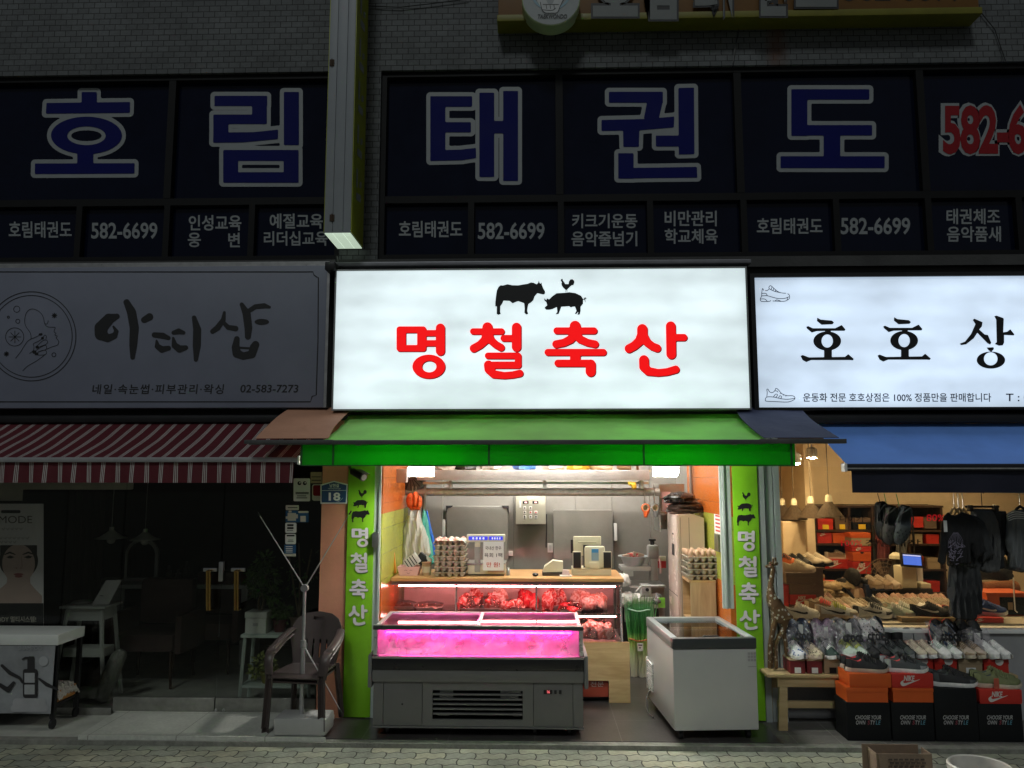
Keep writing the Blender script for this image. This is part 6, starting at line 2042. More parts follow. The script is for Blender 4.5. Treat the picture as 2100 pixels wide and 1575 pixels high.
for i, (q0, q1) in enumerate(((1175, 1192), (1237, 1254))):
 l0, l1, lz0, lz1 = pq(q0, 1131, q1, 1165, YP_ - .01)
 s_ = thing('speaker', 'small black fronted desktop speaker ' + ('right of the till', 'left of the till')[1 - i], 'speaker', ((l0 + l1) / 2, YP_, zk), 'till speakers')
 MB().box(l0 - .002, l1 + .002, YP_ - .01, YP_ + .0085, zk + .001, lz1, .005).done('cabinet', CREAM, s_)
 MB().box(l0 + .003, l1 - .003, YP_ - .014, YP_ - .0105, zk + .006, lz1 - .006, .002).done('grille', BLACK, s_)
c = at(1134, 1186, .66)
t = thing('receipt_printer', 'cream domed receipt printer with dark base beside the till', 'printer', (c.x, .68, zc))
MB().prism([(c.x - .085, .62, zc + .03), (c.x + .085, .62, zc + .035), (c.x + .085, .62, zc + .115), (c.x - .0, .62, zc + .125), (c.x - .07, .62, zc + .075)], (0, .12, 0)).done('cover', CREAM, t, smooth=False)
MB().box(c.x - .09, c.x + .088, .615, .745, zc + .0005, zc + .0295, .006).done('base', mat('brown_black_plastic', (.05, .04, .035), .5), t)
c = at(1160, 1186, .58)
t = thing('card_reader', 'small white card reader in front of the cash drawer', 'card reader', (c.x, .58, zc))
MB().box(c.x - .05, c.x + .05, .55, .62, zc + .0005, zc + .012, .004).done('mat', WHITE, t)
MB().prism([(c.x - .03, .57, zc + .0125), (c.x + .035, .57, zc + .0125), (c.x + .03, .57, zc + .05), (c.x - .02, .57, zc + .055)], (0, .04, 0)).done('reader', mat('pink_white_panel', (.75, .6, .6), .5), t, smooth=False)
c = at(1098, 1186, .6)
tag(MB().ball((c.x, .6, zc + .014), .026, .04, .0135).done('mouse', DARKM, None), 'small dark computer mouse on the counter', 'mouse')
c = at(1042, 1184, .62)
mb = MB().lathe([(.016, 0), (.016, .05), (.012, .055), (.012, .065), (0, .066)], (c.x, .64, zc), 14)
tag(mb.done('steel_shaker', STEEL, None), 'little steel shaker just right of the scale', 'shaker')
# on the back wall and overhead
YV = YB - .02
l0, l1, lz0, lz1 = bx(1058, 1016, 1119, 1075, YV - .12)
t = thing('control_box', 'grey metal control box with red displays and push buttons on the back wall', 'control box', ((l0 + l1) / 2, YV, lz0))
CB = mat('control_box_paint', (.42, .41, .33), .45, var=.06)
MB().box(l0, l1, YV - .12, YV + .0195, lz0, lz1, .006).done('cabinet', CB, t)
def cbq(x0, y0, x1, y1, nm, m, dy=.125, bev=0):
 a_, b_, c_, d_ = bx(x0, y0, x1, y1, YV - dy)
 return MB().box(a_, b_, YV - dy, YV - .1205, c_, d_, bev).done(nm, m, t, smooth=False)
for q_ in (1072, 1092):
 o = cbq(q_, 1027.5, q_ + 12, 1033, 'red_display', PCD)
 a_, b_, c_, d_ = bx(q_ + 4, 1029, q_ + 9, 1031.5, YV - .127)
 MB().box(a_, b_, YV - .128, YV - .1255, c_, d_).done('lit_digits', emis('red_digits2', (1, .08, .12), 1.5), o, smooth=False)
cbq(1065, 1027, 1069, 1041, 'white_strip', PAPER); cbq(1082, 1016.5, 1094, 1024, 'top_tag', PAPER)
for r_, row in enumerate(((1076, 1088), (1076, 1088, 1099), (1076, 1088, 1099))):
 for q_ in row:
  y_ = 1041.5 + 9 * r_
  c = at(q_, y_, YV - .12)
  b_ = MB().box(c.x - .016, c.x + .016, YV - .126, YV - .1205, c.z - .02, c.z + .016, .003).done('button_plate', PAPER, t)
  MB().tube([(c.x, YV - .138, c.z), (c.x, YV - .1265, c.z)], .008, 10).done('button', INK if (r_ != 1 or q_ == 1076) else REDINK, b_)
MB().tube([(l1 + .01, YV - .02, lz0 + .1), (l1 + .012, YV - .01, lz0 - .02), (l1 + .005, YV - .01, lz0 - .25)], .006, 6).done('cable', BLACK, t)
def wallplate(nm, label, x0, y0, x1, y1, part):
 a_, b_, c_, d_ = bx(x0, y0, x1, y1, YV)
 t = thing(nm, label, 'switch' if nm != 'wall_socket' else 'socket', ((a_ + b_) / 2, YV, c_))
 MB().box(a_, b_, YV, YV + .0195, c_, d_, .003).done('plate', WHITE, t)
 MB().box(a_ + (b_ - a_) * .28, b_ - (b_ - a_) * .28, YV - .004, YV - .0005, c_ + (d_ - c_) * .2, d_ - (d_ - c_) * .2, .001).done(part, mat('plate_grey', (.6, .6, .6), .4), t)
wallplate('light_switch', 'white double light switch on the grey wall left of the far cold room door', 1123, 1114, 1134, 1133, 'rocker')
wallplate('wall_socket', 'small white socket on the grey wall right of the scale', 1043, 1130, 1052, 1140, 'socket_face')
YR_ = 1.2
zp = Z(1009, YR_)
xa_, xb_ = X(820, 1009, YR_), X(1352, 1009, YR_)
t = thing('meat_rail', 'horizontal steel hanging rail with square beam above it across the shop', 'rail', ((xa_ + xb_) / 2, YR_, zp))
MB().tube([(xa_, YR_, zp), (xb_, YR_, zp)], .036, 16).done('pipe', GALV, t)
bz0, bz1 = Z(985, 1.1), Z(964, 1.1)
MB().box(X(855, 975, 1.1), X(1332, 975, 1.1), 1.1, 1.18, bz0, bz1, .006).done('beam', mat('worn_beam_metal', (.46, .42, .41), .45, .5, var=.2, scale=6, bump=.1), t)
MB().box(X(855, 990, 1.15), X(1332, 990, 1.15), 1.185, 1.23, Z(993, 1.18), Z(988, 1.18), .003).done('lower_strip', STEEL, t)
for q_ in (923, 1117, 1316):
 xx = X(q_, 995, 1.14)
 MB().box(xx - .018, xx + .018, 1.13, 1.1845, zp + .03, bz0 - .001, .003).done('hanger', GALV, t)
m_ = MB()
for q_ in (862, 1300):
 xx = X(q_, 960, 1.14)
 m_.box(xx - .02, xx + .02, 1.12, 1.16, bz1 + .001, 2.459)
m_.done('ceiling_strut', GALV, t, smooth=False)
cols = [('white', (.7, .68, .66)), ('black', (.03, .03, .03)), ('grey', (.4, .38, .37)), ('blue', (.04, .14, .5)), ('silver', (.55, .55, .54)), ('yellow', (.6, .38, .04)), ('tan', (.45, .34, .22)), ('brown', (.2, .12, .07))]
shelfz = bz1 + .004
MB().box(X(900, 960, 1.3), X(1330, 960, 1.3), 1.19, 1.6, shelfz - .02, shelfz - .002).done('board', PINE, t, smooth=False)
for i, q_ in enumerate((915, 955, 1005, 1075, 1135, 1185, 1235, 1290)):
 rnd = random.Random(i)
 m_ = MB()
 lump(m_, (X(q_, 960, 1.3), 1.36, shelfz + .04), .105, .11, .085, rnd, 16)
 tag(m_.done('stored_bundle', mat('bundle_' + cols[i][0], cols[i][1], .5, bump=.3, bscale=25), None), '%s stored bundle lying on the board above the hanging rail' % cols[i][0], 'bundle', 'bundles above the rail')
c = at(846, 985, 1.25)
t = thing('wall_fan', 'dark round fan housing by the left end of the hanging rail', 'fan', tuple(c))
MB().lathe([(.0, -.05), (.09, -.04), (.125, .0), (.12, .05), (.05, .09), (0, .095)], c, 24, Matrix.Rotation(R_(70), 3, 'X')).done('housing', mat('dark_fan_plastic', (.10, .10, .10), .5), t)
m_ = MB()
for i in range(16):
 a_ = math.pi * 2 * i / 16
 M3 = Matrix.Rotation(R_(70), 3, 'X')
 m_.tube([c + M3 @ Vector((.03 * math.cos(a_), .03 * math.sin(a_), .10)), c + M3 @ Vector((.115 * math.cos(a_), .115 * math.sin(a_), .065))], .004, 5)
m_.done('guard', DARKM, t)
MB().tube([c, c + Vector((-.1, .02, .1)), c + Vector((-.16, .02, .22))], .02, 8).done('bracket', GALV, t)
m_ = MB()
c = at(812, 985, .75)
m_.box(c.x - .02, c.x + .1, .7, .8, c.z - .02, c.z + .1, .01, )
tag(m_.done('junction_unit', mat('pinkish_grey_plastic', (.48, .40, .38), .5), None), 'pinkish grey electrical unit on the orange tiles by the fan', 'electrical unit')
def hook(x, y, ztop, zbot, parent):
 MB().tube([(x, y - .0, ztop), (x, y - .045, ztop + .02), (x, y - .045, zbot + .02), (x + .008, y - .045, zbot), (x + .016, y - .045, zbot + .015)], .004, 6).done('hook', STEEL, parent)
ORG = mat('orange_rubber', (.75, .12, .02), .5, var=.25, scale=30, bump=.4)
yh = YR_ - .06
fnY = lambda Y: (lambda u, v, t_: at(u, v, Y) + Vector((0, -t_, 0)))
t = thing('glove_bundle', 'bundle of orange rubber gloves hanging from the rail', 'gloves', tuple(at(850, 1046, yh)))
m_ = MB(); puff(m_, [('e', 842, 1027, 9, 16), ('e', 852, 1025, 8, 17), ('e', 860, 1030, 6, 14), ('r', 840, 1038, 862, 1046, 3)], fnY(yh), .05, 7, 40)
m_.done('gloves', ORG, t)
m_ = MB()
for q_ in (846, 856):
 ribbon(m_, spline([(q_, 1012), (q_ + 3, 1026), (q_ - 1, 1042)], 4), 1.2, lambda u, v: at(u, v, yh - .055))
m_.done('painted_crease_shade', mat('orange_fold_shade', (.35, .05, .01), .5), t, smooth=False)  # flat darker ribbons paint the shade of folds onto the gloves
hook(X(848, 1000, YR_), YR_, zp + .03, Z(1015, yh), t)
def film_bag(name, label, shp, m, Y, dep, top):
 t = thing(name, label, 'bag', tuple(at((bounds(shp)[0] + bounds(shp)[2]) / 2, bounds(shp)[3], Y)))
 m_ = MB()
 rnd = random.Random(len(label))
 ph = rnd.uniform(0, 6)
 puff(m_, shp, lambda u, v, t_: at(u, v, Y) + Vector((.003 * math.sin(v * .12 + ph), -t_ * (1 + .22 * math.sin(u * .42 + v * .05 + ph) + .08 * math.sin(u * 1.1 - v * .11)), 0)), dep, 8, 60)
 m_.done('film', m, t)
 hook(at(*top, Y).x, YR_, zp + .03, at(*top, Y).z - .005, t)
 return t
FROST = mat('milky_film', (.80, .80, .76), .22, var=.08, bump=.25, bscale=16, Alpha=.62)
film_bag('bag_roll', 'large bunch of milky clear carrier bags hanging from the rail', [('p', [(842, 1046), (847, 1046), (852, 1060), (856, 1046), (861, 1046), (868, 1075), (880, 1105), (884, 1135), (872, 1150), (868, 1166), (845, 1168), (822, 1164), (822, 1130), (826, 1100), (823, 1090), (834, 1070)])], FROST, yh, .07, (852, 1048))
film_bag('bag_bunch', 'teal green bunch of plastic bags hanging beside the milky ones', [('p', [(868, 1045), (873, 1047), (880, 1080), (888, 1130), (892, 1155), (880, 1160), (868, 1110), (862, 1070)])], mat('teal_film', (.10, .48, .40), .2, var=.1, bump=.5, bscale=30, Alpha=.85), yh + .02, .035, (870, 1047))
film_bag('bag_bunch', 'blue bunch of plastic bags hanging beside the teal ones', [('p', [(872, 1046), (876, 1046), (886, 1085), (894, 1125), (895, 1145), (888, 1145), (880, 1100), (874, 1065)])], mat('blue_film', (.02, .13, .60), .2, var=.1, bump=.5, bscale=30), yh + .06, .03, (874, 1047))
for (q_, nm, m, lb) in ((1324, 'orange', ORG, 'orange packing tape dispenser hanging on a hook from the rail'), (1344, 'grey', mat('grey_plastic', (.16, .16, .165), .4), 'dark grey tape dispenser hanging next to the orange one')):
 t = thing('tape_dispenser', lb, 'tape dispenser', tuple(at(q_, 1060, yh)), 'tape dispensers')
 sh = [('e', q_, 1042, 9, 9.5), ('p', [(q_ - 6, 1046), (q_ + 9, 1040), (q_ + 8, 1050), (q_ + 2, 1062), (q_ - 3, 1061)]), ('-e', q_ - .5, 1041, 4.6, 5)]
 m_ = MB(); puff(m_, sh, fnY(yh), .02, 2.5, 40)
 m_.done('body', m, t)
 c = at(q_ - .5, 1041, yh)
 MB().lathe([(.028, -.018), (.028, .018), (.022, .018), (.022, -.018), (.028, -.018)], c, 20, Matrix.Rotation(R_(90), 3, 'X')).done('tape_roll', mat('clear_tape', (.6, .45, .3), .3), t)
 hook(at(q_ - 1, 1035, yh).x, YR_, zp + .03, at(q_, 1036, yh).z, t)
t = thing('yellow_gloves', 'pair of yellow gloves draped on the beam', 'gloves', tuple(at(1297, 1004, 1.08)))
m_ = MB(); puff(m_, [('p', [(1288, 988), (1304, 989), (1306, 1000), (1303, 1004), (1297, 1003), (1294, 997), (1289, 995)])], fnY(1.075), .02, 4, 30)
m_.done('glove', mat('yellow_rubber', (.65, .42, .03), .5, bump=.3), t)
# right side of the shop
ACM = mat('beige_air_conditioner', (.60, .50, .40), .4, var=.04)
ya_, yb2 = .84, 1.30
t = thing('air_conditioner', 'tall beige floor standing air conditioner by the orange wall', 'air conditioner', (X(1410, 1200, .9), 1.05, .005))
x0_, x1_ = X(1394, 1150, ya_), X(1446, 1150, ya_)
zt2 = Z(1056, ya_)
m_ = MB()
prof = [(x0_ - .0, 0), (x1_, 0), (x1_, zt2 - .03), (x1_ - .06, zt2 - .008), (x1_ - .13, zt2), (x0_, zt2 - .004)]
m_.prism([(p, ya_, z + .006) for p, z in prof], (0, yb2 - ya_, 0))
m_.done('body', ACM, t, smooth=False)
fr_ = MB().box(x0_ - .022, x0_ - .001, ya_ + .006, yb2, .10, zt2, .006).done('front_panel', mat('pale_front_panel', (.72, .60, .54), .25, var=.03), t)
MB().box(x0_ - .0245, x0_ - .0225, ya_ + .12, ya_ + .24, zt2 - .36, zt2 - .26).done('display', INK, fr_, smooth=False)
MB().box(x0_ - .0245, x0_ - .0225, ya_ + .14, ya_ + .22, zt2 - .50, zt2 - .40).done('button_panel', mat('beige_button', (.55, .45, .38), .4), fr_, smooth=False)
MB().box(x0_ - .0245, x0_ - .0225, ya_ + .15, ya_ + .21, zt2 - .18, zt2 - .165).done('badge', INK, fr_, smooth=False)
MB().box(x0_ - .0235, x0_ - .0222, ya_ + .008, yb2 - .002, .78, .786).done('panel_seam', INK, fr_, smooth=False)
m_ = MB()
m_.box(x0_ + .012, x0_ + .016, ya_ - .001, ya_ + .001, .02, zt2 - .02).box(x0_ + .085, x0_ + .09, ya_ - .001, ya_ + .001, .02, zt2 - .02)
m_.done('side_seam', mat('seam_shadow', (.2, .17, .13), .6), t, smooth=False)
MB().box(x0_ + .03, x0_ + .06, ya_ - .002, ya_ - .0002, .12, .85).done('side_vent', mat('vent_dark', (.05, .045, .04), .6), t, smooth=False)
ys0, ys1 = 1.36, 1.7
s0_, s1_ = X(1352, 1040, ys0), X(1440, 1040, ys0)
zsA, zsB = Z(993, ys0), Z(1090, ys0)
t = thing('steel_shelf', 'stainless wall shelf above the air conditioner', 'shelf', ((s0_ + s1_) / 2, 1.53, zsB))
m_ = MB()
zsm = Z(1052, ys0)
m_.box(s0_, s1_, ys0, ys1, zsm - .015, zsm)
m_.box(s0_, s0_ + .012, ys0, ys1, zsB, zsA).box(s0_, s1_ - .1, ys1 - .01, ys1, zsB, zsA)
m_.box(s0_ + .013, s0_ + .12, ys0 + .01, ys1 - .011, zsA - .02, zsA)
m_.done('steel_sheet', STEEL, t, smooth=False)
MB().box(s0_ + .03, s0_ + .11, ys0 + .02, ys0 + .024, zsm + .01, zsm + .2).done('pink_notice', mat('pink_paper', (.7, .45, .45), .7), t, smooth=False)
BAGM = mat('black_bag_film', (.018, .016, .016), .28, bump=.5, bscale=18)
for i, (zq, w_, lb) in enumerate(((.0, .17, 'lower folded dark bag bundle on top of the air conditioner'), (.085, .15, 'upper rolled black bag bundle on top of the air conditioner'))):
 m_ = MB()
 rnd = random.Random(9 + i)
 xc_ = X(1405 - i * 8, 1040, 1.05)
 for k_ in range(3):
  lump(m_, (xc_ + rnd.uniform(-.02, .02), 1.07, zt2 + .03 + zq + .022 * k_), w_ * (1 - .08 * k_), .14, .035, rnd, 18)
 tag(m_.done('bag_bundle', BAGM if i else mat('brown_black_film', (.04, .025, .02), .35, bump=.5, bscale=18), None), lb, 'bag bundle')
m_ = MB().tube([(X(1434, 1000, 1.0), 1.36, .006), (X(1434, 1000, 1.0), 1.36, 2.459)], .016, 10)
tag(m_.done('steel_pole', mat('brown_grey_metal', (.22, .19, .17), .45, .5), None), 'thin grey metal pole standing behind the air conditioner', 'pole')
yc0, yc1 = .52, .82
k0, k1 = X(1421, 1220, yc0), X(1480, 1220, yc0)
zk_ = Z(1189, yc0)
kl = k0 - .03
t = thing('oak_cabinet', 'light oak open sided cabinet under the right egg trays', 'cabinet', ((k0 + k1) / 2, .67, .005))
m_ = MB()
k1 = min(k1, XR0 - .015)
m_.box(kl + .012, k1, yc0, yc0 + .016, .006, zk_ - .02)
m_.done('side_panel', OAKZ, t, smooth=False)
m_ = MB()
m_.box(kl, k1 + .002, yc0 - .004, yc1, zk_ - .019, zk_)
m_.done('top', OAK, t, smooth=False)
m_ = MB()
for zq in (.3, .62):
 m_.box(kl + .004, k1 - .002, yc0 + .017, yc1 - .002, zq, zq + .016)
m_.box(k1 - .016, k1 - .001, yc0 + .017, yc1 - .002, .006, zk_ - .0195)
m_.box(kl + .004, k1 - .017, yc1 - .0018, yc1, .006, zk_ - .0195)
m_.done('shelf', OAK, t, smooth=False)
egg_stack(1438, .66, zk_ + .002, 4, .275, 'short right egg stack', 5, .052)
t = thing('price_chart', 'narrow red and white price chart on the lime tiles', 'chart', (XR0 - .004, .35, Z(1096, .35)))
MB().box(XR0 - .005, XR0 - .001, .18, .55, Z(1096, .35), Z(1056, .35)).done('sheet', PAPER, t, smooth=False)
m_ = MB()
for i in range(5):
 zq = Z(1096, .35) + .02 + i * .03
 m_.box(XR0 - .0075, XR0 - .0055, .20 + .02 * (i % 2), .5, zq, zq + .014)
m_.done('red_line', REDINK, t, smooth=False)
t = thing('card_box', 'dark olive box fixed to the lime tiles under the price chart', 'box', (XR0 - .02, .35, Z(1130, .35)))
MB().box(XR0 - .035, XR0 - .001, .30, .44, Z(1130, .35), Z(1095, .35), .004).done('box_body', mat('olive_box', (.09, .09, .05), .5), t)
# saw, slicer, bowl behind the counter end
YS_ = 1.72
zq = lambda p, Y=YS_: Z(p, Y, 1310)
GM = mat('machine_grey', (.42, .42, .41), .4, .4, var=.1)
t = thing('bone_saw', 'upright grey bone saw with black knob behind the counter end', 'saw', (X(1330, 1200, YS_), YS_, .005))
m_ = MB()
a_, b_ = X(1331, 1150, YS_), X(1349, 1150, YS_)
m_.box(a_ + .01, b_, YS_, YS_ + .1, zq(1192), zq(1140), .01)
m_.done('column', GM, t)
m_ = MB().box(a_ - .006, b_ + .012, YS_ - .02, YS_ + .12, zq(1146), zq(1118), .025)
m_.done('wheel_housing', GM, t)
kx = (a_ + b_) / 2
kb = MB().tube([(kx, YS_ + .05, zq(1118)), (kx, YS_ + .05, zq(1110))], .02, 10)
kb.box(kx - .035, kx + .035, YS_ + .04, YS_ + .06, zq(1110), zq(1106), .004)
kb.done('knob', BLACK, t)
MB().box(X(1273, 1165, YS_), a_ + .008, YS_ - .05, YS_ + .2, zq(1170), zq(1161), .006).done('side_table', mat('pale_table_steel', (.6, .6, .58), .35, .3), t)
MB().box(X(1278, 1175, YS_), X(1298, 1175, YS_), YS_ - .04, YS_ + .0, zq(1181), zq(1170) - .001, .005).done('table_bracket', mat('pale_table_steel', (.6, .6, .58), .35, .3), t)
MB().tube([(X(1352, 1145, YS_), YS_ - .03, zq(1142)), (X(1353, 1145, YS_), YS_ - .03, zq(1175))], .01, 8).done('blade_guard', STEEL, t)
MB().box(X(1290, 1200, YS_), X(1362, 1200, YS_), YS_ - .12, YS_ + .3, zq(1202), zq(1198), .003).done('work_table', STEEL, t)
MB().box(X(1300, 1200, YS_), X(1362, 1200, YS_), YS_ + .0, YS_ + .28, .01, zq(1203), .003).done('base', GM, t)
m_ = MB(); pxtext(m_, 'DELI', 1338, 1137, 1350, 1140.5, YS_ - .022, .01)
m_.bm.free()
t = thing('wash_bowl', 'pale blue plastic bowl on the saw table', 'bowl', (X(1299, 1160, 1.76), 1.78, zq(1161) + .001))
cb_ = Vector((X(1299, 1160, 1.76), 1.78, zq(1161) + .001))
MB().lathe([(0, 0), (.085, .0), (.125, .085), (.148, .088), (.148, .094), (.12, .092), (.082, .008), (0, .008)], cb_, 28).done('bowl_body', mat('pale_blue_plastic', (.44, .50, .53), .4), t)
for i, (dx, rz) in enumerate(((-.05, .3), (.0, -.4), (.05, .1))):
 m_ = MB().box(-.055, .055, -.02, .02, -.02, .02, .004, Matrix.Translation(cb_ + Vector((dx, -.01 * i, .092 + .006 * i))) @ Matrix.Rotation(rz, 4, 'Z') @ Matrix.Rotation(.25 * (i - 1), 4, 'Y'))
 tag(m_.done('wrapped_cut', RAW if i == 1 else mat('brown_wrap', (.45, .30, .22), .5, var=.2), None), ('left brown wrapped packet heaped in the pale blue bowl', 'marbled packet in the middle of the pale blue bowl', 'right brown wrapped packet heaped in the pale blue bowl')[i], 'packet')
t = thing('meat_slicer', 'white and steel meat slicer on the bench behind the green onions', 'slicer', (X(1318, 1235, 1.42), 1.42, Z(1236, 1.42)))
zq1 = lambda p: Z(p, 1.42, 1310)
MB().box(X(1292, 1230, 1.42), X(1352, 1230, 1.42), 1.38, 1.62, zq1(1233), zq1(1224), .006).done('base', WHITE, t)
MB().box(X(1316, 1212, 1.42), X(1336, 1212, 1.42), 1.42, 1.57, zq1(1223), zq1(1200), .012).done('motor', GM, t)
MB().tube([(X(1327, 1208, 1.42), 1.40, zq1(1209)), (X(1327, 1208, 1.42), 1.419, zq1(1209))], .016, 12).done('dial', INK, t)
MB().tube([(X(1304, 1208, 1.42), 1.39, zq1(1213)), (X(1314, 1205, 1.42), 1.39, zq1(1201)), (X(1360, 1200, 1.42), 1.39, zq1(1200))], .012, 8).done('handle_bar', GALV, t)
MB().prism([(X(1312, 1225, 1.42), 1.365, zq1(1223)), (X(1340, 1225, 1.42), 1.365, zq1(1223)), (X(1344, 1218, 1.42), 1.365, zq1(1216)), (X(1316, 1218, 1.42), 1.365, zq1(1216))], (0, .005, 0)).done('tray', STEEL, t, smooth=False)
t = thing('work_bench', 'grey steel work bench behind the counter end', 'bench', (X(1320, 1240, 1.5), 1.5, .005))
MB().box(X(1279, 1240, 1.45), X(1362, 1240, 1.45), 1.40, 1.95, Z(1239, 1.42) - .03, Z(1237, 1.42), .003).done('bench_top', GALV, t)
m_ = MB()
for xx in (X(1284, 1300, 1.2), X(1358, 1300, 1.2)):
 m_.box(xx - .02, xx + .02, 1.5, 1.54, .006, Z(1239, 1.42) - .031)
m_.done('leg', DARKM, t, smooth=False)
MB().box(X(1279, 1300, 1.5), X(1362, 1300, 1.5), 1.75, 1.9, .01, .4).done('lower_bin', BLACK, t, smooth=False)
rnd = random.Random(4)
for i, (q_, py, w_, lb) in enumerate(((1286, 1196, .10, 'crumpled clear plastic heap beside the counter end'), (1298, 1228, .14, 'white crumpled wrapping lying across the work bench'), (1348, 1212, .07, 'dark and white bag clutter beside the slicer'))):
 m_ = MB()
 c = at(q_, py, 1.42)
 for k_ in range(4):
  lump(m_, (c.x + rnd.uniform(-.4, .4) * w_, 1.47 + rnd.uniform(-.05, .05), Z(1237, 1.42) + .03 + (.17 if i == 0 else .0) * (k_ > 1)), w_ * .6, .08, .05 + .02 * (i == 0), rnd, 18, 5)
 tag(m_.done('crumpled_wrap', FROST if i != 2 else mat('dark_wrap', (.12, .11, .12), .3, bump=.5), None), lb, 'wrapping')
m_ = MB()
m_.box(X(1350, 1240, 1.38), X(1364, 1240, 1.38), 1.38, 1.398, Z(1245, 1.38), Z(1225, 1.38))
tag(m_.done('green_packet', mat('green_packet_print', (.20, .50, .05), .4, var=.25, scale=40), None), 'bright green packet at the edge of the bench by the air conditioner', 'packet')
m_ = MB()
m_.box(X(1345, 1165, 1.9), X(1366, 1165, 1.9), 1.9, 1.94, .9, Z(1150, 1.9))
o = m_.done('red_case', mat('red_case_paint', (.45, .03, .03), .4), None, smooth=False)
tag(o, 'red and cream case behind the saw', 'case')
MB().box(X(1345, 1150, 1.9), X(1366, 1150, 1.9), 1.905, 1.935, Z(1150, 1.9) + .001, Z(1140, 1.9), .003).done('cream_top', CREAM, o)
# green onions
def onion_mat():
 m, t_, b, L = _new('green_onion')
 N = t_.nodes.new
 tc = N('ShaderNodeTexCoord'); sp = N('ShaderNodeSeparateXYZ')
 mr = N('ShaderNodeMapRange'); mr.inputs['From Max'].default_value = .75
 r = N('ShaderNodeValToRGB')
 el = r.color_ramp.elements
 el[0].position = .0; el[0].color = (.66, .66, .54, 1)
 el[1].position = 1; el[1].color = (.18, .24, .10, 1)
 for p_, c_ in ((.22, (.60, .66, .40)), (.40, (.36, .56, .12)), (.52, (.10, .34, .09)), (.8, (.09, .28, .12))):
  e = el.new(p_); e.color = (*c_, 1)
 L.new(tc.outputs['Object'], sp.inputs[0]); L.new(sp.outputs['Z'], mr.inputs['Value']); L.new(mr.outputs[0], r.inputs[0]); L.new(r.outputs[0], b.inputs['Base Color'])
 b.inputs['Roughness'].default_value = .35
 return m
c = onz(1316, 1391, .006)
ox, oy = c.x, c.y + .08
hO = Z(1228, oy, 1316)
t = thing('green_onion_bundle', 'tall bundle of green onions tied with twine standing on the tiles', 'vegetables', (ox, oy, .006))
rnd = random.Random(8)
m_ = MB()
for i in range(95):
 a_ = rnd.uniform(0, 6.28); r_ = .088 * math.sqrt(rnd.random())
 x0_, y0_ = r_ * math.cos(a_), r_ * .8 * math.sin(a_)
 tw = rnd.uniform(-.05, .05)
 top = hO * rnd.uniform(.86, 1.06)
 P = [(ox + x0_ * (1.05 if k < 2 else .86 + .09 * k) + tw * k / 5, oy + y0_ * (.9 + .03 * k), .008 + top * k / 6) for k in range(7)]
 m_.tube(P, [.0085, .009, .008, .0075, .0075, .005, .0015], 6)
m_.done('stalks', onion_mat(), t)
m_ = MB()
m_.grid(lambda u, v: Vector((ox + (.105 + .012 * math.sin(v * 12 + u * 20)) * math.cos(u * 2 * math.pi), oy + .088 * math.sin(u * 2 * math.pi), .40 + v * .26)), 30, 10, cu=True)
m_.done('net_wrap', glass('green_net_film', (.72, .95, .82), .5, .25), t)
for zz_, r_, mt in ((.335, .098, mat('orange_twine', (.45, .14, .05), .8)), (.60, .108, mat('mint_cord', (.35, .62, .48), .6))):
 MB().tube([(ox + r_ * math.cos(a_ * .2618), oy + r_ * .84 * math.sin(a_ * .2618), zz_ + .006 * math.sin(a_)) for a_ in range(24)], .006, 6, True).done('tie', mt, t)
MB().box(ox - .035, ox + .015, oy - .096, oy - .094, .245, .315, .0).done('price_tag', PAPER, t, smooth=False)
m_ = MB()
m_.box(ox - .028, ox + .008, oy - .098, oy - .0965, .295, .303).box(ox - .02, ox - .005, oy - .098, oy - .0965, .27, .28)
m_.done('tag_print', INK, t, smooth=False)
# chest freezer
t = thing('chest_freezer', 'white chest freezer with grey rim and sliding glass top beside the counter', 'freezer', (0, 0, 0))
FW, FL, FH, FB = .596, .85, .688, .07
FRW = mat('freezer_white', (.52, .52, .51), .32, .05, var=.05, scale=2)
RIMD = mat('freezer_rim_dark', (.055, .06, .065), .4, .2, var=.06)
RIMG = mat('freezer_rim_grey', (.36, .40, .41), .35, .3, var=.06)
h_ = FW / 2
m_ = MB().box(-h_ + .003, h_ - .003, .003, FL - .003, FB, FH - .075, .010)
m_.done('body', FRW, t)
MB().box(-h_, h_, -.004, .055, FH - .0745, FH, .012).done('front_rim', RIMD, t)
m_ = MB()
for sx in (-1, 1):
 m_.box(sx * h_ - (0 if sx < 0 else .05), sx * h_ + (.05 if sx < 0 else 0), .0555, FL, FH - .0745, FH - .001, .008)
m_.box(-h_ + .051, h_ - .051, FL - .06, FL, FH - .0745, FH - .001, .006)
m_.done('top_rim', RIMG, t)
for i, (y0_, y1_, zq_) in enumerate(((.058, .47, FH - .012), (.40, FL - .062, FH - .022))):
 m_ = MB().box(-h_ + .052, h_ - .052, y0_, y1_, zq_ - .004, zq_)
 gl_ = m_.done('glass_lid', glass('freezer_glass', (.96, .98, .97), 1.2, .012), t, smooth=False)
 if i == 0:
  MB().box(-.055, .055, .075, .098, zq_ + .001, zq_ + .014, .004).done('lid_handle', BLACK, gl_)
 else:
  MB().box(-h_ + .052, h_ - .052, .398, .404, zq_ + .0005, zq_ + .006).done('lid_edge', RIMG, gl_)
m_ = MB()
m_.box(-h_ + .06, h_ - .06, .06, FL - .07, FH - .20, FH - .19)
m_.done('inner_floor', mat('freezer_inner', (.8, .79, .76), .5), t, smooth=False)
for sx in (-1, 1):
 for y_ in (.07, FL - .1):
  w0_ = MB().tube([(sx * (h_ - .06) - .014, y_, .031), (sx * (h_ - .06) + .014, y_, .031)], .03, 14)
  w0_.box(sx * (h_ - .06) - .018, sx * (h_ - .06) + .018, y_ - .02, y_ + .02, .05, FB - .001)
  w0_.done('caster', DARKM, t)
m_ = MB()
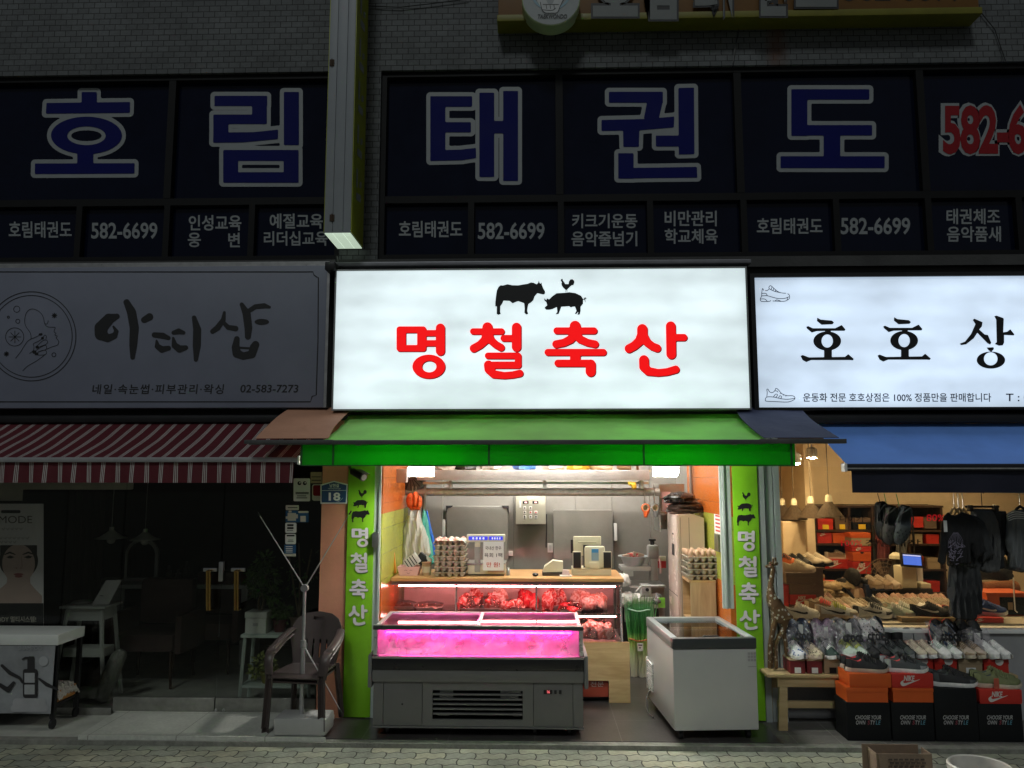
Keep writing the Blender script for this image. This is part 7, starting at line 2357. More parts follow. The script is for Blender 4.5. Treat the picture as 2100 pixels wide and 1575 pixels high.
for i in range(12):
 m_.box(-h_ - .012, -h_ + .002, FL - .22, FL - .05, .16 + .018 * i, .168 + .018 * i)
m_.box(-h_ - .014, -h_ + .002, FL - .05, FL - .04, .15, .39)
m_.done('side_vent', WHITE, t, smooth=False)
MB().tube([(-h_ - .005, FL - .15, .17), (-h_ - .05, FL - .2, .12), (-h_ - .06, FL - .28, .03), (-h_ - .03, FL - .34, .012)], .006, 6).done('cable', BLACK, t)
m_ = MB()
for r_ in range(3):
 for c_ in range(3):
  m_.box(h_ - .065 + c_ * .02, h_ - .049 + c_ * .02, .0012, .0025, FH - .115 - r_ * .022, FH - .098 - r_ * .022)
m_.box(h_ - .065, h_ - .009, .0012, .0025, FH - .198, FH - .192)
m_.done('sticker_row', mat('faint_grey_print', (.36, .36, .36), .5), t, smooth=False)
fz = onz(1468, 1520, .006)
t.location = (X(1468, 1410, fz.y), fz.y, .005)
t.rotation_euler = (0, 0, R_(4.1))
# shoe shop: fittings
WARM = emis('warm_spot_lens', (1.0, .70, .36), 400)
SPOTS = [(X(1665, 941, 1.35), 1.35, Z(941, 1.35, 1665), 'nearest the left wall, above the woven lamps'), (X(1632, 953, 1.2), 1.2, Z(953, 1.2, 1632), 'half hidden by the green valance'),
   (3.0, .75, 2.2, 'added out of view above the till'), (3.9, .8, 2.2, 'added out of view above the hanging clothes'), (4.8, .8, 2.2, 'added out of view at the far right'), (3.2, 1.95, 2.25, 'added out of view before the shelf of boxes'), (4.4, 1.95, 2.25, 'added out of view towards the back on the right')]  # unseen spotlights on this line are added to brighten the shoes and walls
for i, (x_, y_, z_, lb) in enumerate(SPOTS):
 t = thing('spotlight', 'warm ceiling spotlight ' + lb, 'lamp', (x_, y_, z_), 'warm spotlights of the shoe shop')
 MB().lathe([(.048, .012), (.05, .09), (.03, .11), (.0, .112)], (x_, y_, z_), 20).done('can', WHITE, t)
 MB().lathe([(0, 0), (.03, .003), (.044, .0115)], (x_, y_, z_), 20).done('lens', WARM, t)
 MB().tube([(x_, y_, z_ + .11), (x_, y_, 2.519)], .008, 8).done('stem', WHITE, t)
STRAW = mat('woven_straw', (.05, .029, .012), .8, var=.35, scale=40, bump=.8, bscale=90)
for i, (q_, y1_, Y_, lb) in enumerate(((1605, 1064, 1.9, 'woven straw cone lamp half hidden by the pale pilaster'), (1629, 1065, 1.7, 'woven straw cone lamp second from the pilaster'), (1664, 1062, 1.5, 'woven straw cone lamp third from the pilaster'), (1701, 1060, 1.2, 'woven straw cone lamp nearest the glass, lit golden at its rim'))):
 c = at(q_, y1_, Y_)
 t = thing('woven_lamp', lb, 'lamp', tuple(c), 'woven cone lamps')
 prof = []
 for k_ in range(13):
  f_ = k_ / 12
  prof.append((.125 * (1 - f_) + .022 * f_ + (.004 if k_ % 2 else 0), .145 * f_))
 MB().lathe(prof + [(.02, .146), (0, .147)], c, 28).done('lamp_shade', STRAW, t, solid=.002)
 MB().lathe([(.0, .03), (.03, .03), (.03, .17), (.022, .2), (0, .2)], c, 14).done('socket', CREAM, t)
 MB().tube([c + Vector((0, 0, .2)), (c.x, c.y, 2.519)], .004, 6).done('cord', mat('dark_cord', (.08, .06, .04), .6), t)
MB().box(XS0 + .06, 6.8, 1.0, 1.08, 2.12, 2.2).done('ceiling_beam', DARKWOOD, BLD, smooth=False)
# lettered boxes
REDB = mat('red_box_card', (.52, .028, .018), .5, var=.05)
ORB = mat('orange_box_card', (.62, .10, .015), .5, var=.05)
BLB = mat('black_box_card', (.009, .010, .011), .6, var=.1, spec=.2)
BRB = mat('brown_box_card', (.13, .085, .06), .6, var=.08)
TANB = mat('tan_box_card', (.34, .25, .15), .7, var=.1)
NAVB = mat('navy_box_card', (.015, .035, .10), .5, var=.08)
YTAG = mat('yellow_tag', (.75, .52, .03), .5)
LOGOW = mat('pale_logo_print', (.66, .62, .58), .5, var=.04)
SWO = [('p', spline([(0, .30), (.03, .12), (.10, .02), (.20, .03), (.36, .15), (.6, .34), (1, .66), (.62, .47), (.36, .34), (.24, .30), (.16, .33), (.15, .45), (.17, .56), (.06, .46)], 3, True))]
def logo(mb, x0, x1, z0, z1, y):
 O, U, V = Vector((x0, y, z0)), Vector((x1 - x0, 0, 0)), Vector((0, 0, z1 - z0))
 ptext(mb, 'NIKE', O + U * .17 + V * .48, U * .55, V * .5, .035, .25)
 V_, F_ = contour(SWO, 46)
 mb.raw([O + U * u + V * v for u, v, d in V_], F_)
def shoe_box(label, x0, y0, x1, y1, Y, dep, lid, body, lidf=.42, lg=False, group=None, tagm=None, ztop=None, notch=False, base=None):
 a, b, z0, z1 = bx(x0, y0, x1, y1, Y)
 if base is not None:
  z1 = base + (z1 - z0)
  z0 = base
 t = thing('shoe_box', label, 'shoe box', ((a + b) / 2, Y + dep / 2, z0), group)
 zl = z1 - (z1 - z0) * lidf
 MB().box(a + .003, b - .003, Y + .003, Y + dep - .003, z0 + .0005, zl + .004).done('box_body', body, t, smooth=False)
 ld = MB().box(a, b, Y, Y + dep, zl + .0045, z1, .0015).done('lid', lid, t)
 if lg:
  m_ = MB()
  full = lg == 'front'
  w_ = b - a
  zz0, zz1 = (zl + .006, z1 - .006) if not full else (z0 + (z1 - z0) * .12, z1 - (z1 - z0) * .1)
  hgt = zz1 - zz0
  logo(m_, a + w_ * .2, a + w_ * .2 + min(w_ * .66, hgt * 1.9), zz0, zz1, Y - .0015)
  m_.done('logo', LOGOW, t, smooth=False)
 if tagm:
  MB().box(a + (b - a) * .3, a + (b - a) * .7, Y - .002, Y - .0005, z0 + .004, z0 + (z1 - z0) * .45).done('end_label', tagm, t, smooth=False)
 if notch:
  c_ = Vector(((a + b) / 2, Y - .0015, z1))
  m_ = MB()
  m_.raw([c_ + Vector((.02 * math.cos(k_ * math.pi / 10 + math.pi), 0, .018 * math.sin(k_ * math.pi / 10 + math.pi))) for k_ in range(11)], [tuple(range(11))])
  m_.done('thumb_notch', BLB, t, smooth=False)
 return t, a, b, z0, z1
YSH = 2.5
a, b, z0, z1 = bx(1671, 1036, 1938, 1290, YSH)
t = thing('box_shelf', 'dark brown wooden shelf unit full of shoe boxes at the back of the shoe shop', 'shelf', ((a + b) / 2, YSH + .15, 0))
m_ = MB()
m_.box(a, b, YSH + .28, YSH + .3, 0, z1)
m_.done('back_board', DARKWOOD, t, smooth=False)
for q_ in (1671, 1742, 1790, 1862, 1932):
 xx = X(q_, 1100, YSH)
 MB().box(xx, xx + .022, YSH, YSH + .279, 0, z1 - .021).done('upright', DARKWOOD, t, smooth=False)
for py in (1037, 1087, 1115, 1167, 1215):
 zz_ = Z(py, YSH, 1800)
 MB().box(a + .0, b + .022, YSH - .003, YSH + .279, zz_ - .02, zz_).done('board', DARKWOOD, t, smooth=False)
sb = lambda *q_, **k_: shoe_box(*q_, **k_)
GB = 'boxes on the back shelf'
sb('red shoe box at the left end of the top shelf', 1677, 1064, 1709, 1086, YSH + .02, .2, REDB, REDB, group=GB, tagm=YTAG)
sb('dark brown shoe box with yellow tag in the middle of the top shelf', 1713, 1062, 1741, 1086, YSH + .02, .2, BRB, BRB, group=GB, tagm=YTAG)
sb('dark shoe box with yellow tag behind the window lettering', 1749, 1062, 1786, 1086, YSH + .02, .2, BRB, BLB, group=GB, tagm=YTAG)
sb('red shoe box with pale swoosh left on the second shelf', 1676, 1092, 1706, 1114, YSH + .02, .2, REDB, REDB, lg=True, group=GB)
sb('plain orange red shoe box right on the second shelf', 1708, 1092, 1740, 1114, YSH + .02, .2, ORB, ORB, group=GB)
sb('red shoe box with a sneaker on it on the third shelf', 1689, 1147, 1741, 1166, YSH + .0, .22, REDB, REDB, lg='front', group=GB)
sb('orange box topmost of the right hand column', 1745, 1093, 1786, 1119, YSH - .15, .2, ORB, TANB, group=GB)
sb('red box with white swoosh, second in the right hand column', 1747, 1121, 1787, 1131, YSH - .15, .2, REDB, REDB, lg='front', group=GB)
sb('orange box with thumb notch, third in the right hand column', 1749, 1132, 1787, 1151, YSH - .15, .2, ORB, ORB, notch=True, group=GB)
sb('red box with swoosh and notch, lowest in the right hand column', 1749, 1152, 1787, 1177, YSH - .15, .2, REDB, REDB, lg='front', notch=True, group=GB)
for i, (q_, p_, mm, lb) in enumerate(((1868, 1060, REDB, 'dim red box right of the till, top shelf'), (1895, 1062, BRB, 'dim brown box beside the shirts, top shelf'), (1866, 1095, TANB, 'dim tan box right of the till, second shelf'), (1900, 1096, REDB, 'dim red box beside the shirts, second shelf'), (1868, 1140, REDB, 'dim red box behind the kiosk, third shelf'), (1903, 1145, TANB, 'dim tan box beside the shirts, third shelf'), (1868, 1195, TANB, 'dim tan box behind the kiosk, bottom shelf'), (1902, 1192, REDB, 'dim red box beside the shirts, bottom shelf'), (1800, 1062, REDB, 'dim red box left of the hanging clogs, top shelf'), (1832, 1064, BRB, 'dim brown box behind the hanging clogs, top shelf'))):
 sb(lb, q_, p_, q_ + 26, p_ + 22, YSH + .02, .2, mm, mm, group=GB)
Yi = .72
GI = 'boxes stacked inside the window'
base_ = zs0 - .02
t = thing('display_table', 'long low display table inside the shoe shop window', 'table', (4.2, .6, 0))
zT = zs0 + .012
MB().box(XS0 + .06, 6.7, .26, 1.15, zT - .03, zT, .003).done('table_top', mat('white_shelf', (.55, .5, .42), .5), t)
for xx in (XS0 + .1, 4.2, 6.6):
 MB().box(xx, xx + .05, .3, .35, 0, zT - .031).done('leg', DARKM, t, smooth=False)
sb('red box with large white swoosh, lowest of the left window stack', 1621, 1220, 1674, 1240, Yi, .2, REDB, REDB, lg='front', group=GI)
sb('brown box second from the bottom of the left window stack', 1619, 1198, 1674, 1219.5, Yi, .2, BRB, BRB, lidf=.1, group=GI)
sb('brown box with visible lid, topmost of the left window stack', 1612, 1175, 1673, 1197.5, Yi, .2, BRB, BRB, lidf=.45, group=GI)
sb('upright red box squeezed against the pale pilaster', 1606, 1200, 1618, 1246, Yi + .02, .2, REDB, REDB, group=GI)
sb('black box under the cream sneaker pair', 1664, 1160, 1692, 1176, Yi + .28, .2, BLB, BLB, tagm=PAPER, group=GI)
sb('orange box low behind the seated child', 1676, 1179, 1692, 1196, 1.5, .2, TANB, ORB, group=GI)
sb('red box half hidden by the plastic wrapping', 1697, 1195, 1727, 1212, 1.45, .2, REDB, REDB, lg='front', group=GI)
sb('navy box with white bracket mark beside the seated child', 1777, 1200, 1790, 1246, 1.15, .2, NAVB, NAVB, group=GI)
sb('black box with pale outline marks under the brown sneakers', 1792, 1206, 1838, 1232, 1.1, .2, NAVB, BLB, lidf=.25, group=GI)
sb('red box printed with pale letters on the ledge under the blue sneakers', 1990, 1279, 2060, 1290, .27, .2, REDB, REDB, lidf=.5, lg='front', group=GI, base=zT + .001)
sb('olive tan box on the ledge under the black sneaker', 1850, 1281, 1985, 1291, .28, .2, TANB, TANB, lidf=.5, group=GI, base=zT + .001)
# sneakers
def lerp(P, t):
 for (a, b), (c, d) in zip(P[:-1], P[1:]):
  if t <= c:
   return b + (d - b) * (t - a) / (c - a)
 return P[-1][1]
SW_ = [(0, .010), (.03, .024), (.12, .033), (.4, .034), (.68, .046), (.86, .040), (.95, .025), (1, .004)]
SH_ = [(0, .062), (.08, .068), (.28, .050), (.40, .060), (.5, .058), (.65, .042), (.85, .030), (.96, .02), (1, .008)]
SDm = [(0, 0), (.40, .020), (.46, .030), (.55, .026), (.7, .020), (.85, .014), (1, .002)]
LEN = .285
def spt(t, u, off=0.0):
 a = abs(u)
 w_, h_ = lerp(SW_, t), lerp(SH_, t)
 z0 = .024 + .016 * max(0, (t - .78) / .22) ** 2
 if a > .45:
  s = (1 - a) / .55
  y = w_ * (1 - .42 * s ** 1.7)
  z = z0 + h_ * s ** .85
 else:
  s = (.45 - a) / .45
  y = w_ * .58 * (1 - s)
  z = z0 + h_ + (lerp(SDm, t) * math.sin(s * math.pi / 2) if t > .40 else -.045 * math.sin(s * math.pi / 2) * min(1, t * 14) * min(1, (.42 - t) * 14))
 sg = 1 if u >= 0 else -1
 return Vector(((t - .5) * LEN, sg * (y + off), z))
def sneaker_proto():
 r_ = thing('sneaker', '', 'sneaker', (0, 0, 0))
 m_ = MB(); m_.grid(lambda u, v: spt(u, v * 2 - 1), 40, 28)
 m_.done('upper', None, r_)
 m_ = MB()
 def sole(u, v):
  t = u
  w_ = lerp(SW_, t) + .005 + .003 * math.sin(math.pi * t)
  k = [(-1, .026), (-1.02, .014), (-.92, 0), (.92, 0), (1.02, .014), (1, .026)]
  y, z = k[int(round(v * 5))]
  z0 = .016 * max(0, (t - .78) / .22) ** 2 + .004 * max(0, (.12 - t) / .12)
  return Vector(((t - .5) * (LEN + .012), y * w_, z + z0 + (.004 * (1 - t) if z > .02 else 0)))
 m_.grid(sole, 36, 5)
 m_.done('sole', None, r_, sharp=.9)
 m_ = MB(); m_.grid(lambda u, v: spt(.03 + u * .36, (v - .5) * .8) + Vector((0, 0, .0015)), 14, 10)
 m_.done('lining', None, r_)
 m_ = MB()
 for k_ in range(6):
  t = .46 + k_ * .048
  m_.tube([spt(t + .01 * s_, q_) + Vector((0, 0, .003)) for q_, s_ in ((-.52, 0), (-.3, .6), (0, 1), (.3, .6), (.52, 0))], .0045, 5)
 m_.tube([spt(.44, .1) + Vector((0, 0, .004)), spt(.43, .35) + Vector((0, .012, .006)), spt(.47, .55) + Vector((0, .012, 0)), spt(.5, .3) + Vector((0, 0, .008))], .003, 5)
 m_.tube([spt(.44, -.1) + Vector((0, 0, .004)), spt(.43, -.35) + Vector((0, -.012, .006)), spt(.47, -.55) + Vector((0, -.012, 0)), spt(.5, -.3) + Vector((0, 0, .008))], .003, 5)
 m_.done('laces', None, r_)
 m_ = MB()
 sw = [('p', spline([(.12, .86), (.30, .48), (.44, .22), (.56, .14), (.66, .22), (.70, .42), (.67, .60), (.62, .44), (.54, .38), (.42, .46), (.28, .62)], 3, True))]
 V_, F_ = contour(sw, 40, merge=False)
 for sg in (1, -1):
  m_.raw([spt(u, sg * (1 - .55 * v), .0025) for u, v, d in V_], F_)
 m_.done('side_mark', None, r_, smooth=True)
 m_ = MB()
 for sg in (1, -1):
  m_.grid(lambda u, v, sg=sg: spt(.005 + .13 * u, sg * (1 - .5 * v), .0018), 8, 8)
  m_.grid(lambda u, v, sg=sg: spt(.80 + .19 * u, sg * (1 - .42 * v * (1 - .3 * u)), .0018), 8, 8)
 m_.done('overlay', None, r_)
 return r_
SNK = sneaker_proto()
def clog_proto():
 r_ = thing('clog', '', 'clog', (0, 0, 0))
 CW = [(0, .02), (.05, .038), (.25, .042), (.6, .053), (.82, .048), (.94, .032), (1, .008)]
 CH = [(0, .04), (.1, .045), (.35, .042), (.5, .058), (.7, .05), (.88, .034), (1, .012)]
 def cp(t, u):
  a = abs(u); w_, h_ = lerp(CW, t), lerp(CH, t)
  if a > .4:
   s = (1 - a) / .6
   y, z = w_ * (1 - .3 * s ** 2), .02 + h_ * s ** .8
  else:
   s = (.4 - a) / .4
   y = w_ * .7 * (1 - s)
   z = .02 + h_ + (.014 * math.sin(s * math.pi / 2) if t > .46 else -.042 * math.sin(s * math.pi / 2) * min(1, t * 12) * min(1, (.48 - t) * 14))
  return Vector(((t - .5) * .26, math.copysign(y, u), z))
 m_ = MB(); m_.grid(lambda u, v: cp(u, v * 2 - 1), 34, 26); m_.done('upper', None, r_)
 m_ = MB()
 def so(u, v):
  w_ = lerp(CW, u) + .004
  y, z = [(-1, .024), (-1.03, .012), (-.9, 0), (.9, 0), (1.03, .012), (1, .024)][int(round(v * 5))]
  return Vector(((u - .5) * .268, y * w_, z))
 m_.grid(so, 28, 5); m_.done('sole', None, r_, sharp=.9)
 m_ = MB()
 for t, us in ((.60, (-.3, 0, .3)), (.68, (-.45, -.15, .15, .45)), (.76, (-.3, 0, .3)), (.84, (-.2, .2))):
  for u in us:
   m_.ball(cp(t, u) + Vector((0, 0, .0005)), .0055, .0055, .002, 8)
 m_.done('vent_holes', None, r_)
 m_ = MB(); m_.grid(lambda u, v: cp(.04 + u * .40, (v - .5) * .72) + Vector((0, 0, .0015)), 12, 8); m_.done('lining', None, r_)
 m_ = MB()
 m_.tube([cp(.44, .62) + Vector((0, .006, 0)), cp(.25, .62) + Vector((0, .008, .01)), Vector((-.125, 0, .075)), cp(.25, -.62) + Vector((0, -.008, .01)), cp(.44, -.62) + Vector((0, -.006, 0))], .006, 6)
 m_.done('strap', None, r_)
 return r_
CLG = clog_proto()
def place(proto, label, cat, loc, rz, mats, scale=1.0, group=None, rot=None, skip=()):
 c = proto.copy()
 C.objects.link(c)
 c.location = loc
 c.rotation_euler = (0, 0, rz) if rot is None else rot
 c.scale = (scale, scale, scale)
 tag(c, label, cat, group)
 for ch in KIDS[proto.name]:
  base = ch.name.split('.')[0]
  if base in skip or mats.get(base, 0) is None:
   continue
  k = ch.copy()
  C.objects.link(k)
  k.parent = c
  mm = mats.get(base, mats['upper'])
  if not k.data.materials:
   k.data.materials.append(None)
  k.material_slots[0].link = 'OBJECT'
  k.material_slots[0].material = mm
 return c
SM = {}
def sc(name, col, rough=.65, var=.12):
 return mat('shoe_' + name, col, rough, var=var, scale=25, bump=.25, bscale=150)
CRM, WHT, BLK = sc('cream', (.62, .54, .42)), sc('white', (.82, .82, .80)), sc('black', (.016, .016, .018))
GRY, PNK, OLV, BLU = sc('grey', (.30, .31, .31)), sc('pink', (.66, .42, .34)), sc('olive', (.16, .18, .08)), sc('blue', (.02, .06, .24))
CRL, TANS, MINT, BEI = sc('coral', (.80, .09, .10)), sc('tan', (.30, .21, .13)), sc('mint', (.52, .62, .54)), sc('beige', (.56, .46, .37))
DKG, YLW, GRN2 = sc('charcoal', (.06, .07, .072)), sc('lime', (.55, .62, .10)), sc('dark_green', (.03, .06, .05))
def leo(name, c1, c2, s):
 m, t_, b, L = _new(name)
 N = t_.nodes.new
 tc = N('ShaderNodeTexCoord'); n = N('ShaderNodeTexVoronoi'); n.inputs['Scale'].default_value = s
 r = N('ShaderNodeValToRGB'); r.color_ramp.interpolation = 'CONSTANT'
 r.color_ramp.elements[0].color = (*c1, 1); r.color_ramp.elements[1].position = .35; r.color_ramp.elements[1].color = (*c2, 1)
 L.new(tc.outputs['Object'], n.inputs['Vector']); L.new(n.outputs['Distance'], r.inputs[0]); L.new(r.outputs[0], b.inputs['Base Color'])
 b.inputs['Roughness'].default_value = .6
 return m
LEOP, BFLW = leo('leopard_print', (.05, .035, .02), (.55, .46, .32), 70), leo('blue_flower_print', (.04, .10, .30), (.70, .72, .74), 45)
MM = lambda up, so, lc, mk=None, li=None, ov=None: dict(upper=up, sole=so, laces=lc, side_mark=mk, lining=li or DKG, overlay=ov)
def pair(label, px, py, Y, rz, mats, gap=22, scale=1.0, z=None, zbase=None, cat='sneaker', proto=None, two=True, dY=.0, turn=0.0):
 proto = proto or SNK
 out = []
 for k_ in range(2 if two else 1):
  c = at(px + (gap * k_ if two else 0), py, Y + dY * k_)
  if zbase is not None:
   c.z = zbase
  lb = (('left' if k_ == 0 else 'right') + ' shoe of the ' if two else '') + label
  out.append(place(proto, lb, cat, c, R_(rz + (turn if k_ else -turn)), mats, scale, None if not two else 'pair: ' + label))
 return out
zA = zT + .001
zB2 = zT + .022
pair('white low sneaker with big black swoosh next to the pilaster', 1640, 1277, .40, -8, MM(WHT, WHT, WHT, BLK), two=False, zbase=zA + .012, scale=1.05)
pair('brown taupe sneaker with red laces behind the white swoosh sneaker', 1688, 1262, .62, -25, MM(TANS, BEI, CRL, None, None, CRM), two=False, zbase=zA + .02)
pair('white sneaker with lime piping and black swoosh, left of centre', 1716, 1278, .40, -14, MM(WHT, BEI, YLW, BLK, None, BEI), two=False, zbase=zA + .012, scale=1.12)
pair('white high sneaker with black panels in the window centre', 1790, 1278, .42, -6, MM(WHT, WHT, BLK, BLK, None, BLK), two=False, zbase=zA + .012, scale=1.08)
pair('pale grey mesh sneaker pair left of the black one', 1836, 1281, .42, -32, MM(MINT, WHT, WHT, None, None, BEI), gap=16, zbase=zA + .016, dY=.10)
pair('black sneaker with white swoosh on the olive box', 1908, 1281, .37, -12, MM(BLK, BLK, BLK, WHT), two=False, zbase=zT + .035, scale=1.0)
pair('coral sneaker with grey toe and white sole', 1973, 1280, .37, -4, MM(CRL, WHT, CRL, None, None, GRY), two=False, zbase=zT + .032)
pair('blue running sneaker pair on the red lettered box', 2026, 1279, .38, -10, MM(BLU, WHT, BLU, WHT, GRY), gap=-10, zbase=zT + .045, dY=.11)
rw = random.Random(12)
rows = [(CRM, 'cream'), (BEI, 'beige'), (PNK, 'pink'), (CRM, 'ivory'), (TANS, 'tan'), (BLK, 'black'), (CRM, 'sand coloured'), (PNK, 'peach'), (BEI, 'oat coloured'), (WHT, 'white'), (PNK, 'salmon'), (TANS, 'caramel'), (CRM, 'cream yellow')]
where = ['closest to the red boxes', 'just left of the child', 'in front of the child', 'by the pigtails', 'below the navy box', 'below the black box', 'left of the till', 'below the till', 'right of the till', 'left of the black shirt', 'under the black shirt', 'right of the black shirt', 'farthest right']
for i in range(13):
 q_ = 1664 + i * 23.5
 pair('%s sneakers in the middle display row, %s' % (rows[i][1], where[i]), q_, 1250, .72, -68 - rw.uniform(-12, 12), MM(rows[i][0], WHT if i % 3 else BEI, CRM if i != 5 else BLK, None, TANS if i % 2 else DKG, [None, CRM, BEI][i % 3]), gap=11, zbase=zT + .010 + .012 * (i % 2), scale=.95)
for i in range(9):
 q_ = 1690 + i * 29
 if i in (1, 2, 3):
  continue
 pair('%s sandals in the rear display row, %s' % (rows[(i * 5 + 2) % 13][1], where[i + 2]), q_, 1240, 1.0, -80 + rw.uniform(-14, 14), MM(rows[(i * 5 + 2) % 13][0], TANS, PNK, None, BEI, None), gap=10, zbase=zT + .012, scale=.95)
pair('cream running sneaker on the left window stack', 1636, 1174, .80, -10, MM(CRM, BEI, CRM, None, None, BEI), two=False, zbase=Z(1175, .72) + .001)
pair('black sneakers behind the cream running sneaker', 1627, 1160, 1.0, -70, MM(BLK, BLK, BLK), gap=14, zbase=Z(1160, 1.0))
pair('cream sneakers on the black box', 1660, 1161, 1.08, -50, MM(CRM, BLK, CRM, None, None, CRM), gap=17, zbase=Z(1160, 1.0) + .001)
pair('orange sneaker by the pilaster', 1611, 1160, 1.0, -40, MM(sc('orange', (.62, .14, .03)), BEI, BLK), two=False, zbase=Z(1160, 1.0))
pl_ = thing('display_stand', 'small plain stand under the upper left sneakers', 'stand', (X(1630, 1165, 1.05), 1.05, zT))
MB().box(X(1604, 1165, .93), X(1692, 1165, .93), .93, 1.14, Z(1160, 1.0) - .02, Z(1160, 1.0) - .001).done('stand_top', BRB, pl_, smooth=False)
MB().box(X(1606, 1165, .93), X(1690, 1165, .93), .96, 1.12, zT + .001, Z(1160, 1.0) - .021).done('stand_box', BRB, pl_, smooth=False)
pair('taupe sneaker with orange tag on the third back shelf', 1716, 1146, YSH + .09, -6, MM(TANS, BEI, CRM, None, None, CRM), two=False, zbase=Z(1147, YSH) + .002, scale=.9)
pair('tan dotted sneakers on the navy and black box', 1785, 1205, 1.2, -60, MM(TANS, BEI, BEI, None, None, TANS), gap=18, zbase=Z(1206, 1.1) + .002)
pair('lone tan sneaker on the navy and black box', 1824, 1205, 1.2, -75, MM(BEI, CRM, BEI), two=False, zbase=Z(1206, 1.1) + .002)
# bench, giraffe and street display
yb0, yb1 = -.20, .04
a, z_b = X(1573, 1385, yb0), Z(1384, yb0, 1650)
bR = X(1740, 1385, yb0)
t = thing('bench', 'light pine bench with slanted legs outside the shoe shop', 'bench', ((a + bR) / 2, -.08, 0))
MB().box(a, bR + .6, yb0, yb1, z_b - .022, z_b, .004).done('seat', PINE, t)
MB().box(a + .08, bR + .55, yb0 + .02, yb0 + .04, z_b - .09, z_b - .0225).done('apron', PINE, t, smooth=False)
for xx in (a + .10, bR + .45):
 for y_, dy in ((yb0 + .03, -.03), (yb1 - .04, .03)):
  MB().prism([(xx, y_, z_b - .023), (xx + .055, y_, z_b - .023), (xx + .035, y_ + dy, .001), (xx - .03, y_ + dy, .001)], (0, .03, 0)).done('leg', PINE, t, smooth=False)
MB().box(a + .1, bR + .5, -.10, -.07, .13, .175).done('stretcher', PINE, t, smooth=False)
def skinned(name, V, E, Rr, root, m, parent=None, sub=2, smooth=True):
 me = bpy.data.meshes.new(name)
 me.from_pydata([tuple(v) for v in V], E, [])
 o = bpy.data.objects.new(name, me)
 C.objects.link(o)
 sk = o.modifiers.new('skin', 'SKIN')
 for i, r in enumerate(Rr):
  me.skin_vertices[0].data[i].radius = (r, r) if not isinstance(r, tuple) else r
  me.skin_vertices[0].data[i].use_root = i == root
 sk.use_smooth_shade = True
 ss = o.modifiers.new('sub', 'SUBSURF')
 ss.levels = ss.render_levels = sub
 dg = bpy.context.evaluated_depsgraph_get()
 m2 = bpy.data.meshes.new_from_object(o.evaluated_get(dg))
 bpy.data.objects.remove(o)
 mb = MB()
 mb.bm.from_mesh(m2)
 bpy.data.meshes.remove(m2)
 return mb.done(name, m, parent)
def spotted():
 m, t_, b, L = _new('spotted_bronze')
 N = t_.nodes.new
 tc = N('ShaderNodeTexCoord'); n = N('ShaderNodeTexVoronoi'); n.inputs['Scale'].default_value = 34
 r = N('ShaderNodeValToRGB'); r.color_ramp.interpolation = 'CONSTANT'
 el = r.color_ramp.elements
 el[0].color = (.36, .45, .45, 1); el[1].position = .16; el[1].color = (.50, .44, .33, 1)
 e = el.new(.30); e.color = (.13, .075, .035, 1)
 L.new(tc.outputs['Object'], n.inputs['Vector']); L.new(n.outputs['Distance'], r.inputs[0]); L.new(r.outputs[0], b.inputs['Base Color'])
 b.inputs['Roughness'].default_value = .3
 b.inputs['Metallic'].default_value = .2
 return m
YG_ = -.06
gq = lambda px, py, dy=0: at(px, py, YG_ + dy)
zbn = z_b + .001
g0 = gq(1592, 1384)
gi = thing('giraffe_statue', 'dark spotted giraffe statue standing on the end of the bench', 'statue', (g0.x, YG_, zbn))
legs = lambda px, dy, top: [gq(*top, dy), gq((px + top[0]) / 2 + 1, 1325, dy), at(px, 1384, YG_ + dy)]
V, E, Rr = [], [], []
def chain(pts, rs, link=None):
 i0 = len(V)
 for k_, (p_, r_) in enumerate(zip(pts, rs)):
  V.append(p_); Rr.append(r_)
  if k_:
   E.append((i0 + k_ - 1, i0 + k_))
 if link is not None:
  E.append((link, i0))
 return i0
chain([gq(1606, 1268), gq(1600, 1252), gq(1590, 1240), gq(1582, 1228), gq(1580, 1205), gq(1583, 1182), gq(1586, 1164)], [.05, .062, .06, .045, .026, .02, .022])
chain([gq(1578, 1161), gq(1569, 1162)], [.018, .010], 6)
for px_, dy_, lk in ((1578, -.035, 2), (1582, .035, 2), (1592, -.035, 0), (1614, .03, 0)):
 top = V[lk]
 chain([top + Vector((-.0 if lk == 2 else .0, dy_, -.05)), at(px_ + (1 if lk == 2 else -2), 1320, YG_ + dy_), Vector((at(px_, 1370, YG_ + dy_).x, YG_ + dy_, zbn + .012))], [.026, .017, .015], lk)
SPT = spotted()
skinned('body', V, E, Rr, 1, SPT, gi)
for dx, dy_ in ((1586, -.02), (1591, .01)):
 p_ = gq(dx, 1157, dy_)
 MB().tube([p_, p_ + Vector((0, 0, .05))], [.006, .008], 8).done('horn', SPT, gi)
for sx, q_ in ((-1, 1577), (1, 1596)):
 p_ = gq(1587, 1159)
 e_ = gq(q_, 1153 if sx < 0 else 1154)
 MB().tube([p_, p_.lerp(e_, .6), e_], [.008, .016, .004], 8).done('ear', SPT, gi)
GR = 'boxes of the raised street row'
sb('maroon box with white label, first on the bench', 1620, 1356, 1652, 1384, -.17, .2, TANB, mat('maroon_card', (.18, .02, .025), .5), lidf=.12, group=GR, tagm=PAPER, base=zbn)
sb('maroon box with white label, second on the bench', 1655, 1356, 1687, 1384, -.17, .2, TANB, mat('maroon_card', (.18, .02, .025), .5), lidf=.12, group=GR, tagm=PAPER, base=zbn)
sb('tan box with dark checker label, third on the bench', 1690, 1355, 1726, 1384, -.17, .2, TANB, TANB, lidf=.12, group=GR, tagm=BLB, base=zbn)
